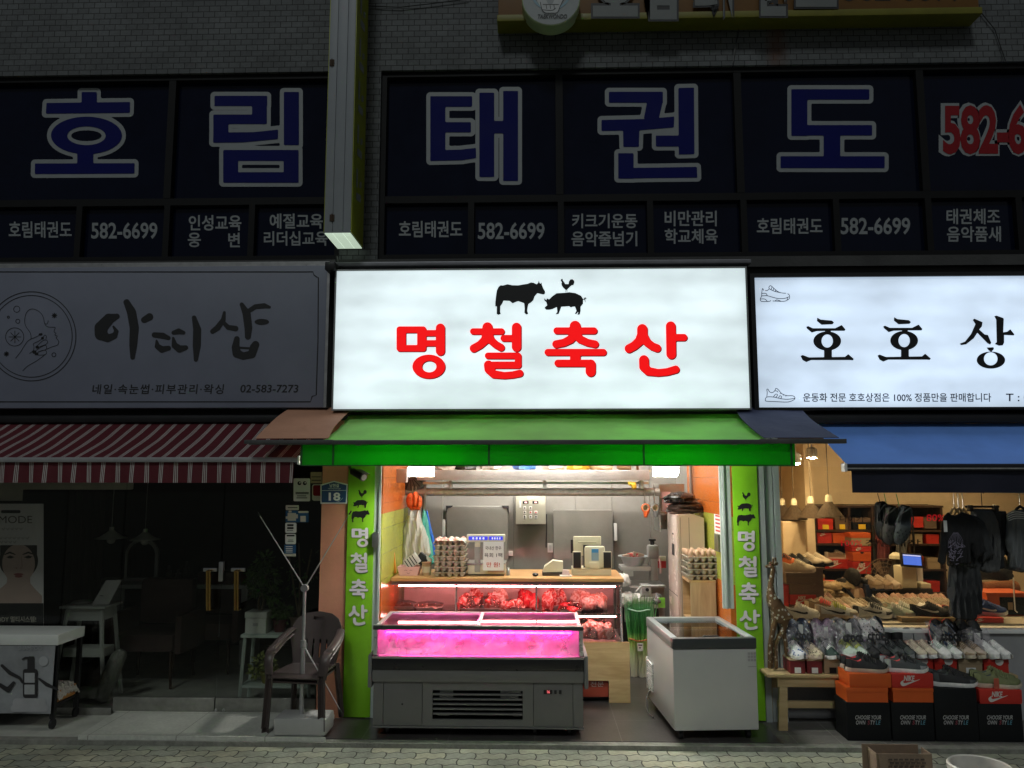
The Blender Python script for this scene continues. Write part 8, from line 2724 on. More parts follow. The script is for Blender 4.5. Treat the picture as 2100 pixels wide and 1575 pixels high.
for i, (q0, q1, m1_, lg, lb) in enumerate(((1728, 1752, REDB, True, 'narrow red box behind the orange box'), (1755, 1816, TANB, False, 'tan box behind the black sneakers on orange'), (1818, 1862, BRB, False, 'brown box behind the grey black sneakers'), (1863, 1915, REDB, True, 'red box with white disc under the cream sneakers'), (1917, 1964, REDB, True, 'red box with white disc under the white sneakers'), (1966, 2016, TANB, False, 'tan box with pale label under the beige sneakers'), (2018, 2070, REDB, True, 'red box with white disc at the right end of the row'))):
 tb, a_, b_, z0_, z1_ = sb(lb, q0, 1357, q1, 1388, -.16, .22, m1_, m1_, lidf=.35, group=GR, tagm=PAPER if i == 5 else None, base=zbn)
 if lg and i > 0:
  m_ = MB()
  V_, F_ = contour([('e', 0, 0, .03, .03)], 16)
  cxx = a_ + (b_ - a_) * .62
  m_.raw([Vector((cxx + u, -.162, z1_ - .012 + min(v, .010))) for u, v, d in V_], F_)
  m_.done('white_disc', LOGOW, tb, smooth=False)
t = thing('pine_plank_stand', 'second pine bench hidden behind the black boxes', 'bench', (3.1, -.05, 0))
MB().box(bR + .605, X(2085, 1388, -.15), -.17, .06, z_b - .03, z_b - .0, .003).done('seat', PINE, t)
for xx in (bR + .7, X(2070, 1388, -.15)):
 MB().box(xx - .03, xx + .03, -.1, .03, .001, z_b - .031).done('leg', PINE, t, smooth=False)
GK = 'black boxes along the pavement'
Yk = -.40
BK = []
pos4 = ['leftmost, under the two orange boxes', 'second, under the red and orange boxes', 'third and tallest, directly under a black sneaker', 'rightmost, under the olive sneakers']
for i, (q0, q1, yt) in enumerate(((1737, 1826, 1441), (1829, 1915, 1441), (1917, 2005, 1412), (2007, 2097, 1444))):
 a_, b_, z0_, z1_ = bx(q0, yt, q1, 1507, Yk)
 t = thing('black_box', 'black box with slanted slogan, ' + pos4[i], 'box', ((a_ + b_) / 2, Yk + .13, .001), GK)
 MB().box(a_, b_, Yk, Yk + .215, .001, z1_, .002).done('box_body', BLB, t)
 m_ = MB()
 q_ = q0 + 17
 pxtext(m_, 'CHOOSE YOUR', q_, 1467, q_ + 53, 1475.5, Yk - .0015, .018, .2)
 pxtext(m_, 'OWN', q_ + 1.5, 1477.5, q_ + 21, 1486, Yk - .0015, .018, .2)
 pxtext(m_, 'TY', q_ + 31, 1477.5, q_ + 41.5, 1486, Yk - .0015, .018, .2)
 m_.done('slogan', mat('slogan_grey', (.42, .42, .42), .5, var=0), t, smooth=False)
 m_ = MB(); pxtext(m_, 'S', q_ + 25, 1477.5, q_ + 30.5, 1486, Yk - .0015, .018, .2)
 m_.done('slogan_red', mat('slogan_red_print', (.25, .04, .06), .5, var=0), t, smooth=False)
 m_ = MB(); pxtext(m_, 'L', q_ + 42, 1477.5, q_ + 46, 1486, Yk - .0015, .018, .2); pxtext(m_, 'E', q_ + 47, 1477.5, q_ + 52, 1486, Yk - .0015, .018, .2)
 m_.done('slogan_blue', mat('slogan_blue_print', (.10, .28, .36), .5, var=0), t, smooth=False)
 BK.append((a_, b_, z1_))
GO = 'coloured boxes on the black boxes'
zb1, zb2, zb3, zb4 = [q_[2] + .001 for q_ in BK]
_, _, _, _, o1 = sb('lower plain orange box, left of the display', 1736, 1410, 1822, 1440, Yk + .0, .21, ORB, ORB, lidf=.0 + .35, group=GO, notch=False, base=zb1)
_, _, _, _, o1 = sb('upper orange box carrying black sneakers', 1742, 1383, 1828, 1411, Yk + .005, .205, ORB, ORB, lidf=.95, group=GO, base=o1 + .001)
_, _, _, _, o2 = sb('lower plain orange box under the red lettered box', 1831, 1411, 1915, 1440, Yk + .0, .21, ORB, ORB, lidf=.3, group=GO, base=zb2)
_, _, _, _, o2 = sb('red box with pale swoosh carrying grey black sneakers', 1829, 1382, 1914, 1411, Yk + .005, .205, REDB, REDB, lidf=.95, lg='front', group=GO, base=o2 + .001)
_, _, _, _, o4 = sb('red box with pale swoosh carrying olive sneakers', 2009, 1414, 2096, 1443, Yk + .0, .21, REDB, REDB, lidf=.95, lg='front', group=GO, base=zb4)
yk = Yk + .07
pair('black sneakers with red collar on the upper orange box', 1778, 1383, yk, -6, MM(BLK, BEI, BLK, None, CRL, BLK), gap=-11, zbase=o1 + .001, dY=.1, scale=1.0)
pair('grey black ribbed sneakers with white soles on the red box', 1858, 1381, yk, -8, MM(DKG, WHT, BLK, None, CRL, GRY), gap=-10, zbase=o2 + .001, dY=.1)
pair('white soled black sneakers on the tall black box', 1957, 1411, yk, -5, MM(BLK, WHT, BLK, None, DKG, DKG), gap=-12, zbase=zb3, dY=.1, scale=1.05)
pair('olive sneakers with pale soles on the red box at the right', 2046, 1414, yk, -8, MM(OLV, CRM, OLV, None, DKG, OLV), gap=-9, zbase=o4 + .001, dY=.1, scale=1.05)
MB_tag = at(2043, 1400, yk - .06)
tt = thing('swing_tag', 'red swing tag hanging from the olive sneaker', 'tag', (MB_tag.x, yk - .062, o4 + .002))
MB().box(MB_tag.x - .018, MB_tag.x + .016, yk - .066, yk - .0645, o4 + .004, o4 + .075, 0).done('card', mat('tag_red', (.5, .10, .06), .5), tt, smooth=False)
zr = zbn + Z(1357, -.16) - Z(1388, -.16) + .001
zr3 = zbn + Z(1356, -.17) - Z(1384, -.17) + .001
yr = -.06
one = dict(two=False)
pair('single white slip-on with blue flower print', 1630, 1356, yr, -80, MM(BFLW, WHT, WHT), zbase=zr3, **one)
pair('single leopard print slip-on', 1662, 1356, yr, -72, MM(LEOP, BEI, BEI), zbase=zr3, **one)
pair('single dark green laced sneaker', 1698, 1356, yr, -84, MM(GRN2, WHT, WHT), zbase=zr3, **one)
for i, (lb, q_, mm) in enumerate((('pale mint sneakers with lime laces', 1733, MM(MINT, WHT, YLW)), ('black velcro sneakers behind the orange box', 1779, MM(BLK, BLK, DKG)), ('charcoal knit sneakers', 1829, MM(DKG, GRY, BLK)), ('cream laced sneakers', 1874, MM(CRM, WHT, BEI, None, None, BEI)), ('white green tinted court sneakers', 1923, MM(WHT, WHT, MINT)), ('beige striped sneakers', 1972, MM(BEI, CRM, TANS, None, None, TANS)), ('plain white sneakers at the right end', 2020, MM(WHT, WHT, WHT)))):
 pair(lb, q_, 1357, yr, -76, mm, gap=21, zbase=zr)
UPR = Matrix(((0, -1, 0), (0, 0, -1), (1, 0, 0)))
UPR = Matrix(((0, -1, 0), (0, 0, -1), (1, 0, 0)))
BAGF = fogged('crinkled_clear_film', .10, 'ShaderNodeBsdfDiffuse')
for nd in BAGF.node_tree.nodes:
 if nd.type == 'TEX_NOISE':
  nd.inputs['Scale'].default_value = 22
 if nd.type == 'BSDF_GLOSSY':
  nd.inputs['Roughness'].default_value = .16
yq = .02
zq_ = zbn
CM = lambda up, so=None, ho=None: dict(upper=up, sole=so or up, vent_holes=ho or INK, lining=DKG, strap=up)
bagged = [('navy clogs', 1637, CM(sc('navy', (.02, .03, .07))), True, 1612, 1272, 1663), ('dusty purple clogs', 1690, CM(sc('purple', (.20, .13, .19))), False, 1668, 1277, 1712), ('black clogs', 1741, CM(BLK), True, 1706, 1268, 1765),
   ('pale dotted clogs', 1788, CM(sc('pale_dotted', (.55, .55, .52))), True, 1757, 1264, 1815), ('black and red clogs', 1937, CM(BLK, CRL), True, 1905, 1275, 1962), ('plain black clogs', 1987, CM(BLK), False, 1962, 1287, 2032)]
tilt = Matrix.Rotation(R_(-14), 3, 'X')
for i, (lb, q_, mm, txt, b0_, bt_, b1_) in enumerate(bagged):
 for k_ in range(2):
  c = at(q_ - 12 + 24 * k_, 1300, yq)
  place(CLG, ('left' if k_ == 0 else 'right') + ' one of the ' + lb + ' standing toe up in a clear bag', 'clog', (c.x, yq + .03, zq_ + .22), 0, mm, 1.0, 'pair: ' + lb, rot=(tilt @ UPR).to_euler())
 t = thing('clear_bag', 'crinkled clear plastic bag around the ' + lb, 'bag', (X(q_, 1330, yq), -.03, zq_), 'clear bags of clogs')
 rb = random.Random(i)
 x0_, x1_, zt_ = X(b0_, 1300, -.05), X(b1_, 1300, -.05), Z(bt_, -.05)
 zb_0 = zq_ + .13
 def bagfn(u, v, x0_=x0_, x1_=x1_, zt_=zt_, ph=rb.uniform(0, 6), zb_0=zb_0):
  e = math.sin(math.pi * u)
  return Vector((x0_ + (x1_ - x0_) * u, -.10 - .03 * e + .10 * v + .012 * math.sin(u * 13 + v * 5 + ph) * math.sin(v * 9 + ph), zb_0 + (zt_ - zb_0) * v + .014 * math.sin(u * 9 + ph) * v))
 m_ = MB(); m_.grid(bagfn, 26, 20)
 fl = m_.done('film', BAGF, t)
 if txt:
  m_ = MB()
  lb0, lb1 = x0_ + (x1_ - x0_) * .22, x0_ + (x1_ - x0_) * .92
  zc_ = Z(1302 + 3 * (i == 2), -.1)
  ptext(m_, 'crocs', Vector((lb0, -.142, zc_ - .02)), Vector((lb1 - lb0, 0, 0)), Vector((0, .015, .05)), .035)
  m_.done('bag_lettering', INK, fl, smooth=False)
 MB().box(x0_ + (x1_ - x0_) * .5, x0_ + (x1_ - x0_) * .68, -.055, -.053, zt_ - .10, zt_ - .02).done('swing_tag', PAPER, t, smooth=False)
for i, (lb, q_, up, so) in enumerate((('black and white sport sandals', 1829, BLK, WHT), ('grey slides with pink straps', 1878, PNK, GRY))):
 for k_ in range(2):
  c = at(q_ - 11 + 25 * k_, 1300, yq)
  t = thing('slide_sandal', ('left' if k_ == 0 else 'right') + ' one of the upright ' + lb, 'sandal', (c.x, .03, zq_), 'pair: ' + lb)
  sh = [('e', 0, .20, .042, .055), ('e', 0, .06, .035, .05), ('p', [(-.042, .2), (.042, .2), (.034, .06), (-.034, .06)])]
  V_, F_ = contour(sh, 40)
  m_ = MB(); m_.raw([Vector((c.x + u, .045 + v * .12, zq_ + .03 + v)) for u, v, d in V_], F_)
  m_.done('footbed', so if i == 0 else GRY, t, solid=.018)
  for zc_ in ((.13, .19) if i == 0 else (.12,)):
   hw = .025 if i == 0 else .04
   m_ = MB(); m_.grid(lambda u, v: Vector((c.x + .046 * math.cos(math.pi * u), .045 + .12 * zc_ - .004 - .045 * math.sin(math.pi * u), zq_ + .03 + zc_ + (v - .5) * 2 * hw + .015 * math.sin(math.pi * u))), 14, 4)
   m_.done('strap', up, t, solid=.004)
# hanging goods under the blue awning
YH = -.34
zR = Z(1012, YH, 2050)
m_ = MB().tube([(X(1774, 1012, YH), YH, Z(1010, YH, 1800)), (X(1965, 1013, YH), YH, zR + .01), (4.9, YH, zR - .01)], .004, 6)
tag(m_.done('hanging_wire', STEEL, None), 'thin steel wire stretched under the blue awning for hanging goods', 'wire')
HKM = STEEL
for i, (q_, up, lb, tg) in enumerate(((1808, BLK, 'black clogs hanging by the heel in front of the window', False), (1822, sc('dark_brown', (.05, .045, .04)), 'dark brown vented clogs hanging in front', True), (1847, DKG, 'charcoal clogs hanging on the right of the cluster', True))):
 c = at(q_, 1068 + 8 * (i > 0), YH - .05 * i)
 rot = Matrix.Rotation(R_(180), 3, 'Y') @ UPR
 rot = Matrix.Rotation(R_((-6, 4, 12)[i]), 3, 'Y') @ Matrix.Rotation(R_(8), 3, 'X') @ Matrix(((0, 1, 0), (0, 0, -1), (-1, 0, 0)))
 place(CLG, 'one of the ' + lb, 'clog', c, 0, CM(up), 1.05, 'clogs hanging in the window', rot=rot.to_euler())
 t = thing('hook_cord', 'thin cord holding the ' + lb, 'cord', (c.x, c.y, c.z + .1))
 MB().tube([(c.x, c.y, c.z + .11), (c.x - .01, c.y + .02, zR + .0)], .003, 5).done('cord', mat('green_cord', (.05, .30, .08), .5) if tg else DARKM, t)
def garment(name, label, cat, shp, Y, m, dep=.03, fold=.009, n=60, group=None, freq=.28):
 x0, y0, x1, y1 = bounds(shp)
 t = thing(name, label, cat, tuple(at((x0 + x1) / 2, y1, Y)), group)
 m_ = MB()
 rb = random.Random(int(x0 * 3 + y1))
 ph = rb.uniform(0, 6)
 def fn(u, v, t_):
  f_ = fold * min(1, max(0, (v - y0) / (y1 - y0)))
  w_ = f_ * (math.sin(u * freq * 1.3 + ph + v * .03 + math.sin(v * .05 + ph)) + .5 * math.sin(u * freq * 4.1 + v * .035 + ph))
  return at(u, v, Y) + Vector((0, -t_ + w_, 0))
 puff(m_, shp, fn, dep, 6, n)
 m_.done('cloth', m, t)
 return t
def hanger(t, px, py, Y, half=24, m=None):
 c = at(px, py, Y)
 k_ = half * (Y + 6.1) / 1600
 MB().tube([(c.x - k_, Y, c.z - .055), (c.x - k_ * .4, Y, c.z - .01), (c.x, Y, c.z + .006), (c.x + k_ * .4, Y, c.z - .01), (c.x + k_, Y, c.z - .055)], [.007, .010, .011, .010, .007], 8).done('hanger', m or mat('pale_hanger_wood', (.50, .36, .19), .4), t)
 top = zR + .012
 MB().tube([(c.x, Y, c.z + .006), (c.x, Y, top - .02), (c.x + .01, Y, top), (c.x + .022, Y, top - .004), (c.x + .024, Y, top - .018)], .0028, 6).done('hook', STEEL, t)
FB = mat('black_jersey', (.014, .014, .016), .85, var=.2, scale=10, bump=.15, bscale=200)
FG = mat('charcoal_jersey', (.045, .047, .05), .85, var=.2, scale=10, bump=.15, bscale=200)
FGR = mat('grey_fleece', (.12, .12, .12), .9, var=.2, scale=10, bump=.2, bscale=200)
FST = mat('grey_shirting', (.16, .17, .175), .8, var=.15)
tee = [('p', [(1944, 1050), (1951, 1056), (1957, 1057), (1964, 1055), (1970, 1049), (1990, 1056), (2003, 1066), (2012, 1090), (2021, 1130), (2009, 1141), (1997, 1148), (1990, 1118), (1990, 1150), (1991, 1158), (1946, 1158), (1944, 1120), (1942, 1138), (1938, 1156), (1930, 1158), (1924, 1152), (1927, 1115), (1931, 1075), (1936, 1058)])]
t = garment('t_shirt', 'black t-shirt with pale chest print on a wooden hanger, front of the rail', 'shirt', tee, -.42, FB, .03)
hanger(t, 1957, 1043, -.42, 12)
m_ = MB()
rb = random.Random(3)
fp = lambda u, v: at(u, v, -.485)
for k_ in range(9):
 xx = 1946 + k_ * 3.5
 ribbon(m_, spline([(1960 + (xx - 1960) * .3, 1092), (xx, 1108), (xx + rb.uniform(-3, 3), 1124)], 4), .5, fp)
for k_ in range(22):
 cx_, cy_ = 1960 + rb.gauss(0, 7), 1126 + rb.gauss(0, 9)
 ribbon(m_, spline([(cx_ + rb.uniform(-6, 6), cy_ + rb.uniform(-5, 5)) for _ in range(4)], 4), .7, fp)
for sg in (-1, 1):
 ribbon(m_, spline([(1960 + sg * 3, 1146), (1960 + sg * 9, 1141), (1960 + sg * 14, 1130)], 4), 1.1, fp)
 ribbon(m_, spline([(1960 + sg * 8, 1143), (1960 + sg * 15, 1141)], 3), .9, fp)
m_.done('chest_print', mat('pale_purple_print', (.34, .30, .42), .6), t, smooth=False)
m_ = MB()
m_.box(*[X(q_, 1075, -.47) for q_ in (1934, 1941)], -.478, -.476, Z(1089, -.47), Z(1066, -.47))
m_.done('swing_tag', PAPER, t, smooth=False)
tee2 = [('p', [(u + 16, v + 5) for u, v in tee[0][1]])]
t = garment('t_shirt', 'charcoal t-shirt on a wooden hanger, second on the rail', 'shirt', tee2, -.36, FG, .025)
hanger(t, 1966, 1044, -.36, 12)
t = garment('t_shirt', 'plain black t-shirt, third on the rail behind the charcoal one', 'shirt', [('p', [(u + 27, v + 8) for u, v in tee[0][1]])], -.30, FB, .025)
hanger(t, 1975, 1046, -.30, 12)
trs = [('p', [(1948, 1140), (1990, 1140), (2008, 1150), (2012, 1200), (2014, 1255), (2000, 1262), (1992, 1272), (1960, 1268), (1948, 1262), (1944, 1200)])]
garment('wide_trousers', 'long black pleated trousers hanging below the shirts', 'trousers', trs, -.33, FG, .03, .03, freq=.42)
garment('shorts', 'grey fleece shorts on a clip hanger right of the shirts', 'shorts', [('p', [(1990, 1042), (2034, 1044), (2046, 1070), (2052, 1110), (2050, 1172), (2024, 1176), (2014, 1172), (1994, 1165), (1996, 1120), (1992, 1075)])], -.30, FGR, .03, .02, freq=.5)
t = thing('clip_hanger', 'dark clip hanger holding the grey shorts', 'hanger', tuple(at(2014, 1040, -.30)))
c = at(2014, 1039, -.31)
m_ = MB().tube([(c.x - .12, -.31, c.z), (c.x + .12, -.31, c.z)], .008, 8)
m_.tube([(c.x, -.31, c.z), (c.x, -.31, zR + .01), (c.x + .02, -.31, zR)], .003, 6)
m_.done('bar', DARKM, t)
for dx in (-.09, .09):
 MB().box(c.x + dx - .012, c.x + dx + .012, -.34, -.29, c.z - .035, c.z + .012, .004).done('clip', BLACK, t)
garment('shorts', 'dark grey shorts with clips hanging beside the fleece pair', 'shorts', [('p', [(2030, 1046), (2062, 1048), (2070, 1085), (2078, 1092), (2062, 1095), (2058, 1165), (2036, 1168)])], -.26, FG, .03, .02, freq=.5)
t = garment('jacket', 'grey and black layered jacket with pale stripes at the right end of the wire', 'jacket', [('p', [(2066, 1052), (2078, 1046), (2092, 1044), (2108, 1048), (2124, 1060), (2132, 1110), (2124, 1165), (2092, 1172), (2072, 1164), (2062, 1110)])], -.34, FST, .035, .02)
hanger(t, 2092, 1040, -.34, 16, BLACK)
m_ = MB()
for k_ in range(4):
 ribbon(m_, spline([(2066 + k_, 1056 + k_ * 4), (2080, 1050 + k_ * 4.5), (2096, 1051 + k_ * 4), (2112, 1056 + k_ * 4)], 4), 1.6, lambda u, v: at(u, v, -.405))
m_.done('shoulder_stripes', PAPER, t, smooth=False)
garment('jacket', 'black jacket partly behind the striped one', 'jacket', [('p', [(2058, 1060), (2070, 1050), (2084, 1060), (2084, 1130), (2068, 1142), (2056, 1132), (2060, 1090)])], -.28, FB, .03, .015)
garment('hoodie', 'charcoal garment with white inner lining at the lower right', 'hoodie', [('p', [(2060, 1140), (2064, 1150), (2100, 1150), (2130, 1150), (2130, 1172), (2092, 1174), (2058, 1166)])], -.24, FGR, .03, .015)
# inside: seated child, kiosk, fan, clutter
Yc_ = 1.25
hc = at(1749, 1187, Yc_)
k_ = (Yc_ + 6.1) / 1600
HR = 17 * k_
SKIN = mat('skin', (.50, .28, .19), .55, var=.06)
HAIR = mat('dark_brown_hair', (.010, .006, .005), .6, var=.3, scale=30, bump=.4, bscale=80)
SHIRT = mat('peach_cotton', (.58, .40, .27), .85, var=.1)
pe = thing('person', 'child with two dark pigtails and a peach shirt, seen from behind in the shoe shop', 'person', (hc.x, Yc_, 0))
sy = Z(1211, Yc_)
hz = hc.z
hip = sy - .34
V, E, Rr = [], [], []
chain([(hc.x, Yc_ + .02, hip), (hc.x, Yc_, hip + .12), (hc.x, Yc_ - .005, hip + .24), (hc.x, Yc_, sy), (hc.x, Yc_ + .005, sy + .045), (hc.x, Yc_ + .012, hz - .03), (hc.x, Yc_ + .012, hz + .022)], [.085, .082, .085, .06, .032, .062, .072])
for sx in (-1, 1):
 chain([(hc.x + sx * .085, Yc_, sy - .01), (hc.x + sx * .15, Yc_ + .01, sy - .06), (hc.x + sx * .175, Yc_ + .04, sy - .19), (hc.x + sx * .12, Yc_ + .19, sy - .24), (hc.x + sx * .09, Yc_ + .24, sy - .235)], [.045, .04, .032, .025, .022], 3)
 chain([(hc.x + sx * .07, Yc_ + .06, hip - .01), (hc.x + sx * .085, Yc_ + .28, hip + .01), (hc.x + sx * .085, Yc_ + .30, hip - .20), (hc.x + sx * .085, Yc_ + .29, .03), (hc.x + sx * .085, Yc_ + .36, .02)], [.07, .055, .042, .03, .025], 0)
skinned('body', V, E, Rr, 0, SKIN, pe)
m_ = MB()
m_.grid(lambda u, v: Vector((hc.x + (.098 + .045 * (1 - v) ** .5 * (abs(math.cos(2 * math.pi * u)) ** .8) - .055 * max(0, v - .82) / .18) * math.cos(2 * math.pi * u), Yc_ + .01 + (.098 - .04 * max(0, v - .8) / .2) * math.sin(2 * math.pi * u), hip - .05 + (sy + .03 - hip + .05) * v)), 32, 14, cu=True)
m_.done('shirt', SHIRT, pe)
m_ = MB()
for sx in (-1, 1):
 m_.tube([(hc.x + sx * .10, Yc_, sy - .005), (hc.x + sx * .155, Yc_ + .01, sy - .06), (hc.x + sx * .178, Yc_ + .03, sy - .15)], [.06, .055, .05], 14)
m_.done('sleeve', SHIRT, pe)
m_ = MB()
m_.ball((hc.x, Yc_ + .008, hz + .010), .074, .080, .088, 22)
m_.done('hair', HAIR, pe)
for sx in (-1, 1):
 m_ = MB()
 m_.tube([(hc.x + sx * .075, Yc_ - .0, hz - .012), (hc.x + sx * .118, Yc_ - .03, hz - .02), (hc.x + sx * .130, Yc_ - .05, hz - .08), (hc.x + sx * .122, Yc_ - .05, hz - .16), (hc.x + sx * .10, Yc_ - .03, hz - .20)], [.022, .042, .046, .034, .008], 12)
 m_.done('pigtail', HAIR, pe)
 m_ = MB()
 m_.ball((hc.x + sx * .084, Yc_ + .02, hz - .012), .012, .02, .026, 10)
 m_.done('ear', SKIN, pe)
m_ = MB()
m_.tube([(hc.x - .08, Yc_ - .075, sy + .02), (hc.x - .02, Yc_ - .108, sy - .08), (hc.x + .03, Yc_ - .106, sy - .2)], .016, 8)
m_.done('bag_strap', BLACK, pe)
m_ = MB()
m_.ball((hc.x, Yc_ + .099, hz - .015), .012, .016, .018, 8)
m_.done('nose', SKIN, pe)
m_ = MB()
for sx in (-1, 1):
 m_.ball((hc.x + sx * .028, Yc_ + .083, hz + .002), .010, .006, .006, 8)
m_.done('eyes', INK, pe)
m_ = MB(); m_.tube([(hc.x - .018, Yc_ + .083, hz - .045), (hc.x, Yc_ + .09, hz - .047), (hc.x + .018, Yc_ + .083, hz - .045)], .004, 6)
m_.done('mouth', mat('lip', (.4, .14, .12), .5), pe)
t = thing('stool', 'low stool under the seated child', 'stool', (hc.x, Yc_, 0))
MB().lathe([(.15, 0), (.15, .03), (0, .03)], (hc.x, Yc_ + .03, hip - .125), 20).done('seat', DARKWOOD, t)
for a_ in (.8, 2.4, 3.9, 5.5):
 MB().tube([(hc.x + .11 * math.cos(a_), Yc_ + .03 + .11 * math.sin(a_), hip - .126), (hc.x + .14 * math.cos(a_), Yc_ + .03 + .14 * math.sin(a_), 0)], .014, 8).done('leg', DARKWOOD, t)
Yk_ = 1.2
l0, l1, lz0, lz1 = bx(1848, 1134, 1893, 1163, Yk_)
t = thing('payment_kiosk', 'cream payment terminal with tilted glowing blue screen', 'terminal', ((l0 + l1) / 2, Yk_, zT))
Mx = Matrix.Translation(((l0 + l1) / 2, Yk_, (lz0 + lz1) / 2)) @ Matrix.Rotation(R_(4), 4, 'Y') @ Matrix.Rotation(R_(-14), 4, 'X')
hw, hh_ = (l1 - l0) / 2, (lz1 - lz0) / 2
MB().box(-hw, hw, 0, .03, -hh_, hh_, .008, Mx).done('screen_frame', BLACK, t)
sn = MB().box(-hw + .018, hw - .018, -.003, -.0005, -hh_ + .018, hh_ - .016, 0, Mx).done('screen', emis('blue_screen_glow', (.09, .20, .85), .95, (.02, .03, .1)), t, smooth=False)
MB().box(-hw + .018, hw - .018, -.005, -.0035, hh_ - .028, hh_ - .02, 0, Mx).done('status_bar', emis('pale_screen_bar', (.5, .6, .95), .7), sn, smooth=False)
l0, l1, lz0, lz1 = bx(1853, 1163, 1884, 1205, Yk_)
MB().box(l0, l1, Yk_ + .03, Yk_ + .2, zT + .13, lz1, .012).done('printer_body', CREAM, t)
MB().box(l1 + .002, l1 + .055, Yk_ + .03, Yk_ + .07, lz1 - .13, lz1 - .01, .004).done('side_label', PAPER, t)
MB().box(l0 - .05, l1 + .12, Yk_ + .0, Yk_ + .3, zT + .001, zT + .129, .004).done('counter_block', BLACK, t)
l0, l1, lz0, lz1 = bx(1886, 1192, 1907, 1202, Yk_)
m_ = MB().box(l0 + .02, l1 + .02, Yk_ + .02, Yk_ + .18, zT + .131, zT + .131 + (lz1 - lz0), .004)
tag(m_.done('small_carton', CREAM, None), 'small cream carton beside the payment terminal', 'carton')
c = at(1812, 1182, 1.7)
t = thing('floor_fan', 'round brown caged fan standing left of the payment terminal', 'fan', (c.x, 1.7, 0))
Mf = Matrix.Rotation(R_(90), 3, 'X')
m_ = MB()
for r_ in (.05, .09, .13, .17):
 m_.tube([c + Mf @ Vector((r_ * math.cos(a_ * .2618), r_ * math.sin(a_ * .2618), .04 * (1 - (r_ / .18) ** 2))) for a_ in range(24)], .004, 5, True)
for a_ in range(20):
 m_.tube([c + Mf @ Vector((.02 * math.cos(a_ * .314), .02 * math.sin(a_ * .314), .04)), c + Mf @ Vector((.175 * math.cos(a_ * .314), .175 * math.sin(a_ * .314), 0))], .0025, 4)
m_.done('cage', mat('brown_cage', (.16, .10, .06), .4), t)
for a_ in range(3):
 MB().prism([c + Mf @ (Matrix.Rotation(a_ * 2.094, 3, 'Z') @ Vector(v)) for v in ((.02, -.02, -.01), (.14, -.06, -.02), (.15, .03, .005), (.03, .02, .005))], (0, .003, 0)).done('blade', mat('fan_blade', (.22, .14, .09), .4), t, smooth=False)
MB().tube([c + Vector((0, .03, 0)), (c.x, 1.73, .03)], .015, 8).done('pole', DARKM, t)
MB().lathe([(.16, 0), (.15, .03), (0, .035)], (c.x, 1.73, 0), 20).done('base', DARKM, t)
c = at(1838, 1150, 1.5)
t = thing('display_bust', 'black display bust with a pale cap left of the payment terminal', 'bust', (c.x, 1.5, zT))
V, E, Rr = [], [], []
chain([(c.x, 1.5, zT + .02), (c.x, 1.5, zT + .14), (c.x, 1.5, c.z - .1), (c.x, 1.5, c.z - .03), (c.x, 1.5, c.z + .03)], [.06, .08, .085, .03, .05])
skinned('torso', V, E, Rr, 0, BLACK, t)
MB().lathe([(.062, 0), (.06, .03), (.03, .055), (0, .06)], (c.x, 1.5, c.z + .02), 18).done('cap', CREAM, t)
MB().tube([(c.x, 1.39, zT + .17), (c.x, 1.40, zT + .17)], .035, 18).done('round_badge', PAPER, t)
rnd = random.Random(21)
for i, (q_, y_, lb) in enumerate(((1690, 1.25, 'heap of clear wrapped shoes left of the child, front one'), (1712, 1.3, 'heap of clear wrapped shoes left of the child, rear one'))):
 m_ = MB()
 for k_ in range(3):
  lump(m_, (X(q_, 1225, y_) + rnd.uniform(-.05, .05), y_ - .1 + rnd.uniform(-.03, .03), zT + .05 + .05 * k_), .10, .08, .05, rnd, 18, 5)
 tag(m_.done('wrapped_heap', mat('tan_film', (.42, .30, .16), .2, var=.3, bump=.8, bscale=25), None), lb, 'wrapping')
m_ = MB().tube([(X(2016, 1222, .9), .9, zT + .17), (X(2050, 1219, .9), .92, zT + .18), (X(2090, 1216, .9), .95, zT + .18)], .06, 14)
tag(m_.done('brown_roll', mat('rust_blanket', (.22, .08, .03), .9, var=.2, bump=.5), None), 'rust brown rolled blanket at the lower right of the window', 'blanket')
m_ = MB(); lump(m_, (X(2050, 1195, 1.0), 1.05, zT + .29), .13, .1, .11, rnd, 20)
tag(m_.done('black_backpack', FB, None), 'slumped black backpack on the rust blanket', 'bag')
t = thing('red_crate', 'red orange crate with a dark front panel at the lower right of the window', 'crate', (X(2062, 1250, .6), .7, zT))
l0, l1 = X(2026, 1250, .6), X(2110, 1250, .6)
m_ = MB()
m_.box(l0, l0 + .012, .6, .85, zT + .001, zT + .17).box(l1 - .012, l1, .6, .85, zT + .001, zT + .17).box(l0 + .0125, l1 - .0125, .838, .85, zT + .001, zT + .17).box(l0 + .0125, l1 - .0125, .6, .612, zT + .001, zT + .17)
m_.box(l0 - .008, l1 + .008, .592, .858, zT + .1705, zT + .185)
m_.done('crate_body', ORB, t, smooth=False)
MB().box(l0 + .10, l1 - .03, .594, .599, zT + .01, zT + .15).done('front_panel', BLB, t, smooth=False)
MB().box(l0 + .16, l0 + .2, .590, .5935, zT + .05, zT + .11).done('handle_mark', TANB, t, smooth=False)
m_ = MB().tube([(X(2078, 1180, .5), .5, zT + .32), (X(2079, 1210, .5), .5, zT + .2), (X(2081, 1238, .5), .5, zT + .06), (X(2084, 1240, .5), .49, zT + .045)], .006, 6)
tag(m_.done('white_cable', PAPER, None), 'white charging cable dangling behind the glass at the right', 'cable')
